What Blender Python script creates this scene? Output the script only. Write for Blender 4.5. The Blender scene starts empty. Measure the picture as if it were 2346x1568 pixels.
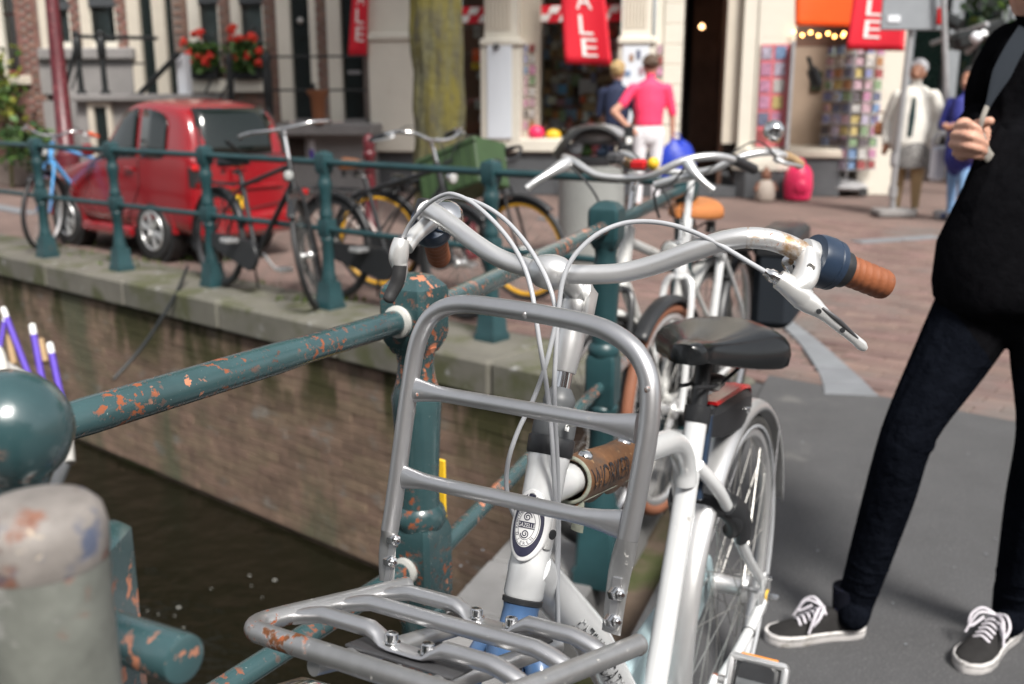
import bpy, bmesh, math, random
import numpy as np
from mathutils import Vector, Matrix

random.seed(7)
PI = math.pi
sc = bpy.context.scene
col = sc.collection

# ------------------------------------------------------------------ camera, sky, sun, exposure
CAMH = 1.33
FPX = 35 / 36 * 2346.0
PITCH = math.radians(13.888)
cd = bpy.data.cameras.new('camera')
cd.lens = 35; cd.sensor_width = 36; cd.clip_start = 0.05; cd.clip_end = 900
cd.dof.use_dof = True; cd.dof.focus_distance = 1.07; cd.dof.aperture_fstop = 5.0; cd.dof.aperture_blades = 7
cam = bpy.data.objects.new('camera', cd); col.objects.link(cam)
cam.location = (0, 0, CAMH); cam.rotation_euler = (PI / 2 - PITCH, 0, 0)
sc.camera = cam

SUN_EL, SUN_AZ = math.radians(50), math.radians(157)      # azimuth clockwise from +Y
w = bpy.data.worlds.new('World'); sc.world = w; w.use_nodes = True
wn = w.node_tree.nodes; wl = w.node_tree.links
bg = wn['Background']
sky = wn.new('ShaderNodeTexSky'); sky.sky_type = 'NISHITA'; sky.sun_disc = False
sky.sun_elevation = SUN_EL; sky.sun_rotation = SUN_AZ
sky.air_density = 1.0; sky.dust_density = 3.0; sky.ozone_density = 1.0
hs = wn.new('ShaderNodeHueSaturation'); hs.inputs['Saturation'].default_value = 0.22
wl.new(sky.outputs[0], hs.inputs['Color']); wl.new(hs.outputs[0], bg.inputs['Color'])
bg.inputs['Strength'].default_value = 0.135
sd = bpy.data.lights.new('sun', 'SUN'); sd.energy = 4.1; sd.angle = math.radians(13); sd.color = (1.0, 0.96, 0.9)
so = bpy.data.objects.new('sun', sd); col.objects.link(so)
so.rotation_euler = (PI / 2 - SUN_EL, 0, PI - SUN_AZ); so.location = (3, -3, 12)
sc.view_settings.view_transform = 'Standard'; sc.view_settings.look = 'None'
sc.view_settings.exposure = 0.5; sc.view_settings.gamma = 1.0
sc.cycles.use_denoising = True

# ------------------------------------------------------------------ picture point -> place (2346 x 1568 grid of the photo)
_c, _s = math.cos(PITCH), math.sin(PITCH)
def ray(u, v):
    x = (u - 1173) / FPX; y = (784 - v) / FPX
    return Vector((x, _c + y * _s, -_s + y * _c))
O = Vector((0, 0, CAMH))
def at(u, v, t): return O + ray(u, v) * t
def atz(u, v, z=0.0):
    r = ray(u, v); return O + r * ((z - CAMH) / r.z)
def aty(u, v, Y):
    r = ray(u, v); return O + r * (Y / r.y)
def plane3(a, b, c):
    n = (Vector(b) - Vector(a)).cross(Vector(c) - Vector(a)).normalized()
    p0 = Vector(a)
    def f(u, v, off=0.0):
        r = ray(u, v); t = (p0 - O).dot(n) / r.dot(n)
        return O + r * (t - off)
    return f
V = Vector

# ------------------------------------------------------------------ materials
MATS = {}
def _n(nt, typ, **kw):
    n = nt.nodes.new(typ)
    for k, v in kw.items(): setattr(n, k, v)
    return n
def mat(name, c, rough=0.5, metal=0.0, var=0.0, vscale=8.0, bump=0.0, bscale=60.0, coat=0.0, rnd=0.0,
        spots=(), world=False, emit=None, trans=0.0, alpha=1.0, sub=0.0, aniso=None, spec=0.5, sheen=0.0):
    """procedural principled material: base colour with noise, patches of other colours, per-piece tint, relief"""
    m = bpy.data.materials.new(name); m.use_nodes = True
    nt = m.node_tree; L = nt.links; b = nt.nodes['Principled BSDF']
    b.inputs['Base Color'].default_value = (*c, 1); b.inputs['Roughness'].default_value = rough
    b.inputs['Metallic'].default_value = metal; b.inputs['Coat Weight'].default_value = coat
    b.inputs['Coat Roughness'].default_value = 0.16
    b.inputs['Specular IOR Level'].default_value = spec
    b.inputs['Sheen Weight'].default_value = sheen
    if trans: b.inputs['Transmission Weight'].default_value = trans
    if alpha < 1: b.inputs['Alpha'].default_value = alpha
    if sub: b.inputs['Subsurface Weight'].default_value = sub; b.inputs['Subsurface Radius'].default_value = (.01, .004, .002)
    if emit: b.inputs['Emission Color'].default_value = (*emit[:3], 1); b.inputs['Emission Strength'].default_value = emit[3]
    if world:
        g = _n(nt, 'ShaderNodeNewGeometry'); co = g.outputs['Position']
    else:
        g = _n(nt, 'ShaderNodeTexCoord'); co = g.outputs['Object']
    def noise(scale, detail=5, rough_=0.6, stretch=None, ofs=0.0):
        src = co
        mp = _n(nt, 'ShaderNodeMapping'); L.new(co, mp.inputs['Vector'])
        mp.inputs['Location'].default_value = (ofs, ofs * 1.7, -ofs)
        if stretch: mp.inputs['Scale'].default_value = stretch
        t = _n(nt, 'ShaderNodeTexNoise'); t.inputs['Scale'].default_value = scale
        t.inputs['Detail'].default_value = detail; t.inputs['Roughness'].default_value = rough_
        L.new(mp.outputs[0], t.inputs['Vector'])
        return t.outputs['Fac']
    cur = None; rcur = None; hts = []
    if world: sz_ = _n(nt, 'ShaderNodeSeparateXYZ'); L.new(co, sz_.inputs[0])
    def mixc(fac, a, bcol):
        x = _n(nt, 'ShaderNodeMix', data_type='RGBA')
        if isinstance(fac, float): x.inputs[0].default_value = fac
        else: L.new(fac, x.inputs[0])
        if a is None: x.inputs[6].default_value = (*c, 1)
        else: L.new(a, x.inputs[6])
        if isinstance(bcol, tuple): x.inputs[7].default_value = (*bcol, 1)
        else: L.new(bcol, x.inputs[7])
        return x.outputs[2]
    def ramp(fac, lo, hi):
        r = _n(nt, 'ShaderNodeMapRange'); r.inputs[1].default_value = lo; r.inputs[2].default_value = hi
        r.interpolation_type = 'SMOOTHSTEP'; L.new(fac, r.inputs[0]); return r.outputs[0]
    if var:
        f = noise(vscale, 6, .65)
        dk = tuple(x * (1 - var) for x in c); lt = tuple(min(1, x * (1 + var)) for x in c)
        r = _n(nt, 'ShaderNodeValToRGB'); r.color_ramp.elements[0].position = .3; r.color_ramp.elements[1].position = .7
        r.color_ramp.elements[0].color = (*dk, 1); r.color_ramp.elements[1].color = (*lt, 1)
        L.new(f, r.inputs[0]); cur = r.outputs[0]
    if rnd:
        oi = _n(nt, 'ShaderNodeObjectInfo'); gi = _n(nt, 'ShaderNodeNewGeometry')
        ad = _n(nt, 'ShaderNodeMath', operation='ADD'); L.new(oi.outputs['Random'], ad.inputs[0]); L.new(gi.outputs['Random Per Island'], ad.inputs[1])
        fr = _n(nt, 'ShaderNodeMath', operation='FRACT'); L.new(ad.outputs[0], fr.inputs[0])
        mr = _n(nt, 'ShaderNodeMapRange'); mr.inputs[3].default_value = 1 - rnd; mr.inputs[4].default_value = 1 + rnd
        L.new(fr.outputs[0], mr.inputs[0])
        hv = _n(nt, 'ShaderNodeHueSaturation'); L.new(mr.outputs[0], hv.inputs['Value'])
        m2 = _n(nt, 'ShaderNodeMapRange'); m2.inputs[3].default_value = .49; m2.inputs[4].default_value = .512
        f2 = _n(nt, 'ShaderNodeMath', operation='MULTIPLY'); f2.inputs[1].default_value = 7.31; L.new(fr.outputs[0], f2.inputs[0])
        f3 = _n(nt, 'ShaderNodeMath', operation='FRACT'); L.new(f2.outputs[0], f3.inputs[0]); L.new(f3.outputs[0], m2.inputs[0])
        L.new(m2.outputs[0], hv.inputs['Hue'])
        if cur is None: hv.inputs['Color'].default_value = (*c, 1)
        else: L.new(cur, hv.inputs['Color'])
        cur = hv.outputs[0]
    for i, sp in enumerate(spots):
        # (colour, noise scale, threshold, softness, roughness, stretch, gate scale, gate threshold)
        colr, scl, th, sf, rg = sp[:5]
        st = sp[5] if len(sp) > 5 else None
        f = ramp(noise(scl, 8, .62, st, 3.1 * (i + 1)), th - sf, th + sf)
        if len(sp) > 6 and sp[6]:
            gt = ramp(noise(sp[6], 3, .5, None, 9.7 * (i + 1)), sp[7] - .05, sp[7] + .05)
            mm = _n(nt, 'ShaderNodeMath', operation='MULTIPLY'); L.new(f, mm.inputs[0]); L.new(gt, mm.inputs[1]); f = mm.outputs[0]
        if len(sp) > 8:
            zr = ramp(sz_.outputs[2], sp[8][0], sp[8][1])
            mm = _n(nt, 'ShaderNodeMath', operation='MULTIPLY'); L.new(f, mm.inputs[0]); L.new(zr, mm.inputs[1]); f = mm.outputs[0]
        cur = mixc(f, cur, colr)
        x = _n(nt, 'ShaderNodeMix', data_type='FLOAT'); L.new(f, x.inputs[0])
        if rcur is None: x.inputs[2].default_value = rough
        else: L.new(rcur, x.inputs[2])
        x.inputs[3].default_value = rg; rcur = x.outputs[0]
        if metal:
            iv = _n(nt, 'ShaderNodeMapRange'); iv.inputs[3].default_value = metal; iv.inputs[4].default_value = 0
            L.new(f, iv.inputs[0]); L.new(iv.outputs[0], b.inputs['Metallic'])
        hts.append(f)
    if cur is not None: L.new(cur, b.inputs['Base Color'])
    if rcur is not None: L.new(rcur, b.inputs['Roughness'])
    prev = None
    for f in hts:
        bp = _n(nt, 'ShaderNodeBump'); bp.inputs['Strength'].default_value = .35; bp.inputs['Distance'].default_value = .0012
        bp.invert = True
        L.new(f, bp.inputs['Height'])
        if prev is not None: L.new(prev, bp.inputs['Normal'])
        prev = bp.outputs[0]
    if bump:
        bp = _n(nt, 'ShaderNodeBump'); bp.inputs['Strength'].default_value = bump; bp.inputs['Distance'].default_value = .3 / bscale
        L.new(noise(bscale, 6, .6), bp.inputs['Height'])
        if prev is not None: L.new(prev, bp.inputs['Normal'])
        prev = bp.outputs[0]
    if prev is not None: L.new(prev, b.inputs['Normal'])
    MATS[name] = m
    return m

RUST = (.24, .062, .018); PRIMER = (.50, .185, .095); RUSTD = (.09, .025, .01)
mat('teal', (.029, .068, .074), .24, var=.22, vscale=6, bump=.12, bscale=110, coat=.8,
    spots=((PRIMER, 60, .585, .012, .75, None, 5, .58), (RUST, 90, .57, .015, .9, None, 7, .60), (RUSTD, 150, .60, .02, .9, None, 7, .62),
           ((.21, .33, .19), 34, .775, .006, .5), ((.33, .40, .38), 210, .715, .01, .6)))
mat('teal_worn', (.030, .069, .074), .27, var=.22, vscale=7, bump=.15, bscale=90, coat=.7,
    spots=((PRIMER, 46, .585, .012, .75, None, 7, .53), (RUST, 80, .58, .015, .9, None, 9, .55), (RUSTD, 130, .62, .02, .9, None, 8, .56), ((.33, .40, .38), 190, .70, .01, .6)))
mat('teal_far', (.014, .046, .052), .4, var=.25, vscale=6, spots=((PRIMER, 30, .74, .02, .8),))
mat('greypost_body', (.145, .152, .135), .6, var=.3, vscale=22, bump=.2, bscale=110, spots=(((.20, .095, .065), 20, .66, .04, .85), ((.25, .25, .235), 30, .62, .05, .7)))
mat('greypost', (.22, .20, .185), .6, var=.3, vscale=26, bump=.25, bscale=120,
    spots=(((.20, .095, .065), 24, .565, .05, .85), ((.085, .10, .15), 24, .57, .04, .6), (RUSTD, 34, .66, .02, .9), ((.50, .42, .32), 40, .69, .03, .7)))
mat('carrier', (.52, .52, .53), .34, metal=.88, var=.08, vscale=14, bump=.03, bscale=250,
    spots=(((.52, .51, .50), 110, .70, .01, .5), (RUST, 46, .76, .012, .9), ((.25, .17, .10), 150, .745, .01, .8)))
mat('carrier_rust', (.42, .42, .42), .40, metal=.85, var=.08, vscale=14, bump=.05, bscale=200,
    spots=(((.20, .085, .04), 42, .56, .035, .85), (RUST, 95, .58, .02, .9, None, 30, .48)))
mat('carrier_dull', (.42, .42, .42), .40, metal=.85, var=.15, vscale=20, bump=.05, bscale=200,
    spots=((RUST, 26, .70, .012, .9), ((.42, .41, .39), 90, .66, .015, .6)))
mat('bar', (.72, .72, .72), .38, metal=.75, var=.05, vscale=20, bump=.02, bscale=300,
    spots=(((.36, .17, .045), 30, .70, .03, .8, None, 5, .53), (RUST, 70, .72, .01, .9, None, 6, .55)))
mat('bar_rust', (.72, .72, .72), .38, metal=.75, var=.05, vscale=20, bump=.04, bscale=300,
    spots=(((.34, .20, .085), 26, .49, .08, .6), (RUST, 120, .62, .012, .9, None, 18, .5)))
mat('alu', (.72, .72, .72), .36, metal=.8, var=.05, bump=.02, bscale=300)
mat('alu_white', (.70, .70, .69), .3, metal=.6, var=.05, bump=.03, bscale=260, spots=(((.30, .27, .23), 60, .74, .02, .6),))
mat('chrome', (.72, .72, .72), .12, metal=1.0)
mat('steel', (.42, .41, .39), .35, metal=.85, var=.15, vscale=60)
mat('steel_dark', (.10, .10, .105), .45, metal=.6, var=.2, vscale=30)
mat('white_frame', (.70, .71, .715), .26, metal=.22, var=.05, vscale=9, coat=.6, bump=.01, bscale=200,
    spots=(((.40, .38, .35), 24, .70, .05, .5), ((.20, .17, .13), 120, .745, .01, .7)))
mat('white_dirty', (.62, .62, .60), .4, metal=.15, var=.12, vscale=9, spots=(((.20, .19, .17), 22, .66, .03, .7),))
mat('blue_fork', (.055, .115, .235), .3, var=.15, vscale=12, coat=.5, spots=(((.35, .38, .42), 40, .72, .02, .6),))
mat('sky_blue', (.10, .36, .72), .35, var=.1)
mat('pale_blue', (.36, .47, .50), .4, var=.1, spots=(((.12, .13, .13), 30, .70, .02, .7),))
mat('cable', (.36, .37, .39), .38, var=.06, vscale=30, coat=.1)
mat('rubber', (.022, .022, .023), .62, var=.25, vscale=30, bump=.15, bscale=160)
mat('tyre_grey', (.045, .044, .042), .75, var=.25, vscale=20, bump=.2, bscale=120)
mat('black_plastic', (.018, .019, .021), .4, var=.2, vscale=30, bump=.03, bscale=300)
mat('grey_plastic', (.085, .09, .095), .45, var=.12, vscale=30, spots=(((.2, .2, .2), 60, .72, .02, .6),))
mat('navy_plastic', (.017, .031, .058), .33, var=.15, vscale=20, bump=.03, bscale=200, spots=(((.22, .26, .31), 55, .73, .01, .6),))
mat('saddle_black', (.008, .009, .010), .23, spec=.5, var=.12, vscale=10, bump=.05, bscale=500)
mat('grip_leather', (.215, .068, .026), .55, var=.25, vscale=22, bump=.3, bscale=160, spots=(((.10, .045, .022), 45, .62, .06, .7), ((.45, .28, .19), 60, .70, .03, .7)))
mat('brown_tyre', (.20, .075, .038), .7, var=.15)
mat('tan_leather', (.43, .155, .045), .45, var=.15, vscale=10)
mat('sleeve_leather', (.125, .056, .022), .62, var=.3, vscale=26, bump=.45, bscale=220,
    spots=(((.075, .048, .032), 16, .55, .10, .75), ((.33, .20, .095), 120, .66, .02, .7)))
mat('felt', (.20, .21, .17), .95, var=.3, vscale=80, bump=.6, bscale=300)
mat('print_black', (.014, .014, .018), .7, spots=(((.205, .098, .038), 150, .62, .02, .7),))
mat('print_worn', (.020, .021, .024), .6, spots=(((.66, .67, .67), 110, .545, .02, .5),))
mat('badge_dark', (.022, .022, .045), .35, coat=.3)
mat('badge_white', (.66, .66, .66), .35, coat=.3)
mat('white_paint', (.78, .78, .76), .4)
mat('red_lens', (.45, .012, .014), .25, coat=.5)
mat('amber', (.75, .24, .02), .3, coat=.4)
mat('yellow', (.72, .44, .02), .5, var=.1)
mat('yellow_rim', (.62, .33, .02), .45, var=.1)
mat('white_glue', (.50, .50, .47), .7, bump=.3, bscale=80)
# setting
mat('asphalt', (.062, .062, .065), .85, var=.12, vscale=5, bump=.5, bscale=160, world=True,
    spots=(((.15, .15, .148), 190, .60, .05, .9), ((.045, .045, .046), 130, .62, .05, .9), ((.06, .06, .062), 2.4, .60, .12, .85), ((.11, .108, .105), 3.5, .66, .06, .9)))
mat('paver', (.158, .102, .088), .8, var=.18, vscale=3, bump=.4, bscale=90, rnd=.22, world=True,
    spots=(((.13, .112, .102), 1.1, .58, .12, .85),))
mat('joint_sand', (.115, .098, .085), .9, var=.25, vscale=20, world=True)
mat('kerb_stone', (.165, .175, .188), .75, var=.12, vscale=6, bump=.3, bscale=80, world=True, rnd=.06)
mat('coping', (.120, .114, .095), .85, var=.2, vscale=3, bump=.4, bscale=50, world=True, rnd=.07,
    spots=(((.070, .074, .035), 3.2, .55, .10, .9), ((.26, .26, .25), 9, .66, .05, .9)))
mat('deck_stone', (.20, .197, .195), .8, var=.14, vscale=6, bump=.35, bscale=70, world=True, rnd=.1, spots=(((.16, .155, .15), 5, .62, .06, .9),))
mat('wall_brick', (.165, .113, .080), .85, var=.3, vscale=7, bump=.5, bscale=60, world=True, rnd=.13,
    spots=(((.19, .175, .155), 3.0, .64, .07, .9, (1, 1, 2.2)), ((.085, .085, .050), 1.7, .56, .10, .9, (1, 1, .35)),
           ((.036, .034, .008), 3.0, .51, .06, .95, (1, 1, .28), 0, 0, (-.75, -.40))))
mat('wall_core', (.105, .076, .056), .9, var=.25, vscale=8, bump=.4, bscale=40, world=True,
    spots=(((.050, .060, .018), 2.0, .56, .08, .95, (1, 1, .4)),))
mat('house_brick', (.205, .122, .096), .85, var=.12, vscale=5, bump=.3, bscale=60, rnd=.16)
mat('house_brick_red', (.205, .105, .085), .85, var=.12, vscale=5, bump=.3, bscale=60, rnd=.18)
mat('mortar', (.19, .155, .135), .9, var=.1, vscale=9)
mat('stone_grey', (.215, .205, .20), .8, var=.12, vscale=3, bump=.2, bscale=30)
mat('stone_dark', (.070, .074, .080), .6, var=.2, vscale=5)
mat('cream', (.64, .605, .525), .5, var=.03, vscale=4, spots=(((.55, .50, .42), 3, .70, .10, .6),))
mat('cream_trim_shade', (.54, .49, .41), .5, var=.05, vscale=5)  # darker cream for trim and for the shade painted on pillar returns
mat('white_board', (.66, .70, .75), .35)
mat('black_gloss', (.010, .016, .016), .22, coat=.5)
mat('iron', (.010, .012, .013), .45, var=.2)
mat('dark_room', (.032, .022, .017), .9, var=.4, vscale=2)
mat('brown_room', (.14, .072, .048), .8, var=.3, vscale=3)
mat('sand_wall', (.34, .255, .19), .8, var=.12, vscale=2)
mat('curtain', (.32, .36, .39), .8, var=.15, vscale=6)
mat('lead', (.055, .06, .065), .5)
mat('dark_red', (.085, .011, .016), .4, var=.3, vscale=12, bump=.2, bscale=25, spots=(((.30, .10, .10), 24, .64, .04, .6),))
mat('red_wood', (.15, .022, .018), .5)
mat('car_red', (.235, .0045, .009), .22, var=.03, coat=1.0)
mat('car_dark', (.012, .012, .013), .55)
mat('sale_red', (.62, .006, .024), .65, var=.06, vscale=3)
mat('orange_cloth', (.80, .10, .008), .6, var=.08, vscale=3)
mat('blue_bag', (.010, .035, .36), .45, var=.25, vscale=16, bump=.5, bscale=16)
mat('crate_green', (.034, .066, .024), .55, var=.12, vscale=10)
mat('bin_grey', (.27, .28, .27), .55, var=.08, vscale=6)
mat('bark', (.085, .082, .045), .9, var=.35, vscale=14, bump=1.0, bscale=16,
    spots=(((.115, .098, .016), 6, .50, .14, .95, (1, 1, .22)), ((.06, .055, .038), 12, .58, .10, .95, (1, 1, .3))))
mat('leaf_bright', (.11, .20, .03), .6, rnd=.4); mat('leaf', (.050, .105, .018), .6, rnd=.4); mat('leaf_dark', (.022, .055, .014), .6, rnd=.4); mat('leaf_yellow', (.16, .17, .02), .6, rnd=.35)
mat('flower_red', (.62, .028, .012), .6, rnd=.2); mat('flower_pink', (.55, .14, .16), .6)
mat('moss', (.075, .11, .022), .95, var=.4, vscale=30, bump=.8, bscale=80)
mat('purple', (.085, .035, .42), .5, var=.1); mat('wood', (.36, .24, .13), .7, var=.2, vscale=20)
mat('boat_grey', (.36, .35, .33), .6, var=.15); mat('boat_cream', (.62, .60, .55), .55)
mat('lens', (.55, .56, .55), .12, coat=.8, metal=.2)
mat('sign_grey', (.27, .29, .31), .5, metal=.3, var=.06); mat('galv', (.40, .40, .41), .45, metal=.5, var=.12, vscale=9)
mat('pink_plastic', (.80, .03, .12), .35); mat('fig_brown', (.17, .07, .04), .7); mat('fig_pale', (.42, .36, .31), .7)
mat('bulb', (1, .6, .2), .4, emit=(1.0, .50, .14, 9.0)); mat('lamp_warm', (1, .6, .3), .4, emit=(1.0, .55, .25, 5.0))
# people
mat('skin', (.52, .285, .205), .5, var=.06, vscale=30, sub=.15, bump=.08, bscale=150)
mat('skin_tan', (.36, .175, .11), .5, var=.06, sub=.1)
mat('knit_black', (.0055, .0055, .0065), .95, spec=0, var=.25, vscale=30, bump=.5, bscale=28)
mat('jeans_black', (.0048, .0058, .0088), .9, spec=0, var=.3, vscale=16, bump=1.0, bscale=15)
mat('sock', (.006, .007, .012), .9, spec=.1, spots=(((.05, .05, .16), 85, .66, .02, .9),))
mat('canvas_black', (.022, .021, .021), .9, spec=.2, var=.15, vscale=40, bump=.3, bscale=300)
mat('sole_white', (.56, .54, .53), .6, var=.1, vscale=20, spots=(((.33, .31, .28), 28, .62, .05, .8),))
mat('lace', (.66, .63, .68), .8, bump=.3, bscale=300); mat('strap', (.020, .024, .030), .95, spec=.1, bump=.3, bscale=200)
mat('strap_pale', (.30, .28, .25), .8)
mat('shirt_pink', (.86, .045, .135), .7, var=.08, vscale=9, bump=.3, bscale=10)
mat('trousers_white', (.68, .67, .70), .75, var=.06, bump=.3, bscale=10)
mat('shirt_navy', (.012, .020, .055), .8); mat('jacket_white', (.62, .60, .55), .75, var=.06, bump=.4, bscale=10)
mat('top_dark', (.012, .03, .032), .8); mat('khaki', (.36, .25, .13), .8)
mat('check_grey', (.14, .135, .13), .8, spots=(((.36, .35, .34), 60, .55, .02, .8),))
mat('jacket_blue', (.022, .028, .20), .7, var=.15, bump=.4, bscale=12); mat('jeans_blue', (.17, .30, .50), .8, var=.2, vscale=12)
mat('bag_purple', (.045, .018, .14), .6); mat('bag_brown', (.20, .075, .03), .5); mat('bag_white', (.70, .72, .76), .5)
mat('hair_grey', (.42, .42, .44), .6, bump=.6, bscale=60, var=.2); mat('hair_black', (.012, .010, .010), .5, bump=.6, bscale=60)
mat('hair_brown', (.085, .05, .03), .6, bump=.6, bscale=60); mat('hair_blond', (.42, .29, .13), .6, bump=.6, bscale=60, var=.2)
CARDCOLS = [(.55, .50, .62), (.30, .32, .55), (.62, .42, .48), (.18, .20, .30), (.50, .25, .12), (.62, .60, .58), (.22, .34, .55), (.40, .10, .10),
            (.60, .48, .20), (.14, .12, .13), (.30, .42, .25), (.62, .30, .45)]
for i, cc in enumerate(CARDCOLS): mat('card%d' % i, tuple(x * .62 for x in cc), .5, var=.85, vscale=34)

def glass_mat():
    m = bpy.data.materials.new('window_glass'); m.use_nodes = True
    nt = m.node_tree; nt.nodes.remove(nt.nodes['Principled BSDF']); out = nt.nodes['Material Output']
    tr = nt.nodes.new('ShaderNodeBsdfTransparent'); tr.inputs[0].default_value = (.88, .92, .90, 1); gl = nt.nodes.new('ShaderNodeBsdfGlossy'); gl.inputs['Roughness'].default_value = .02
    fr = nt.nodes.new('ShaderNodeFresnel'); fr.inputs[0].default_value = 1.5; mx = nt.nodes.new('ShaderNodeMixShader')
    nt.links.new(fr.outputs[0], mx.inputs[0]); nt.links.new(tr.outputs[0], mx.inputs[1]); nt.links.new(gl.outputs[0], mx.inputs[2]); nt.links.new(mx.outputs[0], out.inputs[0])
    MATS['glass'] = m
    m = bpy.data.materials.new('car_glass'); m.use_nodes = True
    b = m.node_tree.nodes['Principled BSDF']
    b.inputs['Base Color'].default_value = (.004, .008, .007, 1); b.inputs['Roughness'].default_value = .02
    b.inputs['Specular IOR Level'].default_value = .6; b.inputs['Coat Weight'].default_value = .2; b.inputs['Coat Roughness'].default_value = .02
    MATS['car_glass'] = m
glass_mat()

def brick_tex_mat(name, c1, c2, mortar, scale, rot=0.0):
    m = bpy.data.materials.new(name); m.use_nodes = True
    nt = m.node_tree; L = nt.links; b = nt.nodes['Principled BSDF']; b.inputs['Roughness'].default_value = .85
    g = _n(nt, 'ShaderNodeNewGeometry'); mp = _n(nt, 'ShaderNodeMapping'); mp.inputs['Rotation'].default_value = (0, 0, rot)
    L.new(g.outputs['Position'], mp.inputs['Vector'])
    t = _n(nt, 'ShaderNodeTexBrick'); t.inputs['Scale'].default_value = scale
    t.inputs['Color1'].default_value = (*c1, 1); t.inputs['Color2'].default_value = (*c2, 1); t.inputs['Mortar'].default_value = (*mortar, 1)
    t.inputs['Mortar Size'].default_value = .03; t.inputs['Brick Width'].default_value = .5; t.inputs['Row Height'].default_value = .25
    L.new(mp.outputs[0], t.inputs['Vector']); 
    nz = _n(nt, 'ShaderNodeTexNoise'); nz.inputs['Scale'].default_value = 1.3; nz.inputs['Detail'].default_value = 6; L.new(g.outputs['Position'], nz.inputs['Vector'])
    r = _n(nt, 'ShaderNodeMapRange'); r.inputs[1].default_value = .3; r.inputs[2].default_value = .7; r.inputs[3].default_value = .75; r.inputs[4].default_value = 1.2; L.new(nz.outputs[0], r.inputs[0])
    hv = _n(nt, 'ShaderNodeHueSaturation'); L.new(r.outputs[0], hv.inputs['Value']); L.new(t.outputs['Color'], hv.inputs['Color'])
    L.new(hv.outputs[0], b.inputs['Base Color'])
    MATS[name] = m
QANG = math.atan2(-.64, .77)
brick_tex_mat('street_brick', (.182, .118, .102), (.152, .10, .086), (.10, .082, .07), 2.4, -QANG)

def water_mat():
    m = bpy.data.materials.new('canal_water'); m.use_nodes = True
    nt = m.node_tree; L = nt.links; b = nt.nodes['Principled BSDF']
    b.inputs['Base Color'].default_value = (.007, .0065, .0035, 1); b.inputs['Roughness'].default_value = .07
    b.inputs['Specular IOR Level'].default_value = .25
    g = _n(nt, 'ShaderNodeNewGeometry'); t = _n(nt, 'ShaderNodeTexNoise'); t.inputs['Scale'].default_value = 4.5; t.inputs['Detail'].default_value = 4
    L.new(g.outputs['Position'], t.inputs['Vector'])
    bp = _n(nt, 'ShaderNodeBump'); bp.inputs['Strength'].default_value = .7; bp.inputs['Distance'].default_value = .05
    L.new(t.outputs[0], bp.inputs['Height']); L.new(bp.outputs[0], b.inputs['Normal'])
    MATS['water'] = m
water_mat()

# ------------------------------------------------------------------ mesh helpers
def tag(o, label=None, cat=None, group=None, kind=None):
    if label: o['label'] = label
    if cat: o['category'] = cat
    if group: o['group'] = group
    if kind: o['kind'] = kind
    return o
def empty(name, loc=(0, 0, 0), rz=0.0, label=None, cat=None, group=None):
    o = bpy.data.objects.new(name, None); col.objects.link(o); o.empty_display_size = .1
    o.location = loc; o.rotation_euler = (0, 0, rz)
    return tag(o, label, cat, group)
def wmat(o):
    m = Matrix.LocRotScale(o.location, o.rotation_euler, o.scale)
    return wmat(o.parent) @ m if o.parent else m

def spl(pts, n=6, closed=False):
    """Catmull-Rom through points (tuples of any length)"""
    P = [tuple(p) for p in pts]; out = []; N = len(P)
    segs = N if closed else N - 1
    for i in range(segs):
        if closed: p0, p1, p2, p3 = P[(i - 1) % N], P[i], P[(i + 1) % N], P[(i + 2) % N]
        else: p0, p1, p2, p3 = P[max(i - 1, 0)], P[i], P[i + 1], P[min(i + 2, N - 1)]
        for k in range(n):
            t = k / n; t2 = t * t; t3 = t2 * t
            out.append(tuple(.5 * (2 * b + (-a + c) * t + (2 * a - 5 * b + 4 * c - d) * t2 + (-a + 3 * b - 3 * c + d) * t3) for a, b, c, d in zip(p0, p1, p2, p3)))
    if not closed: out.append(P[-1])
    return out

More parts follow.
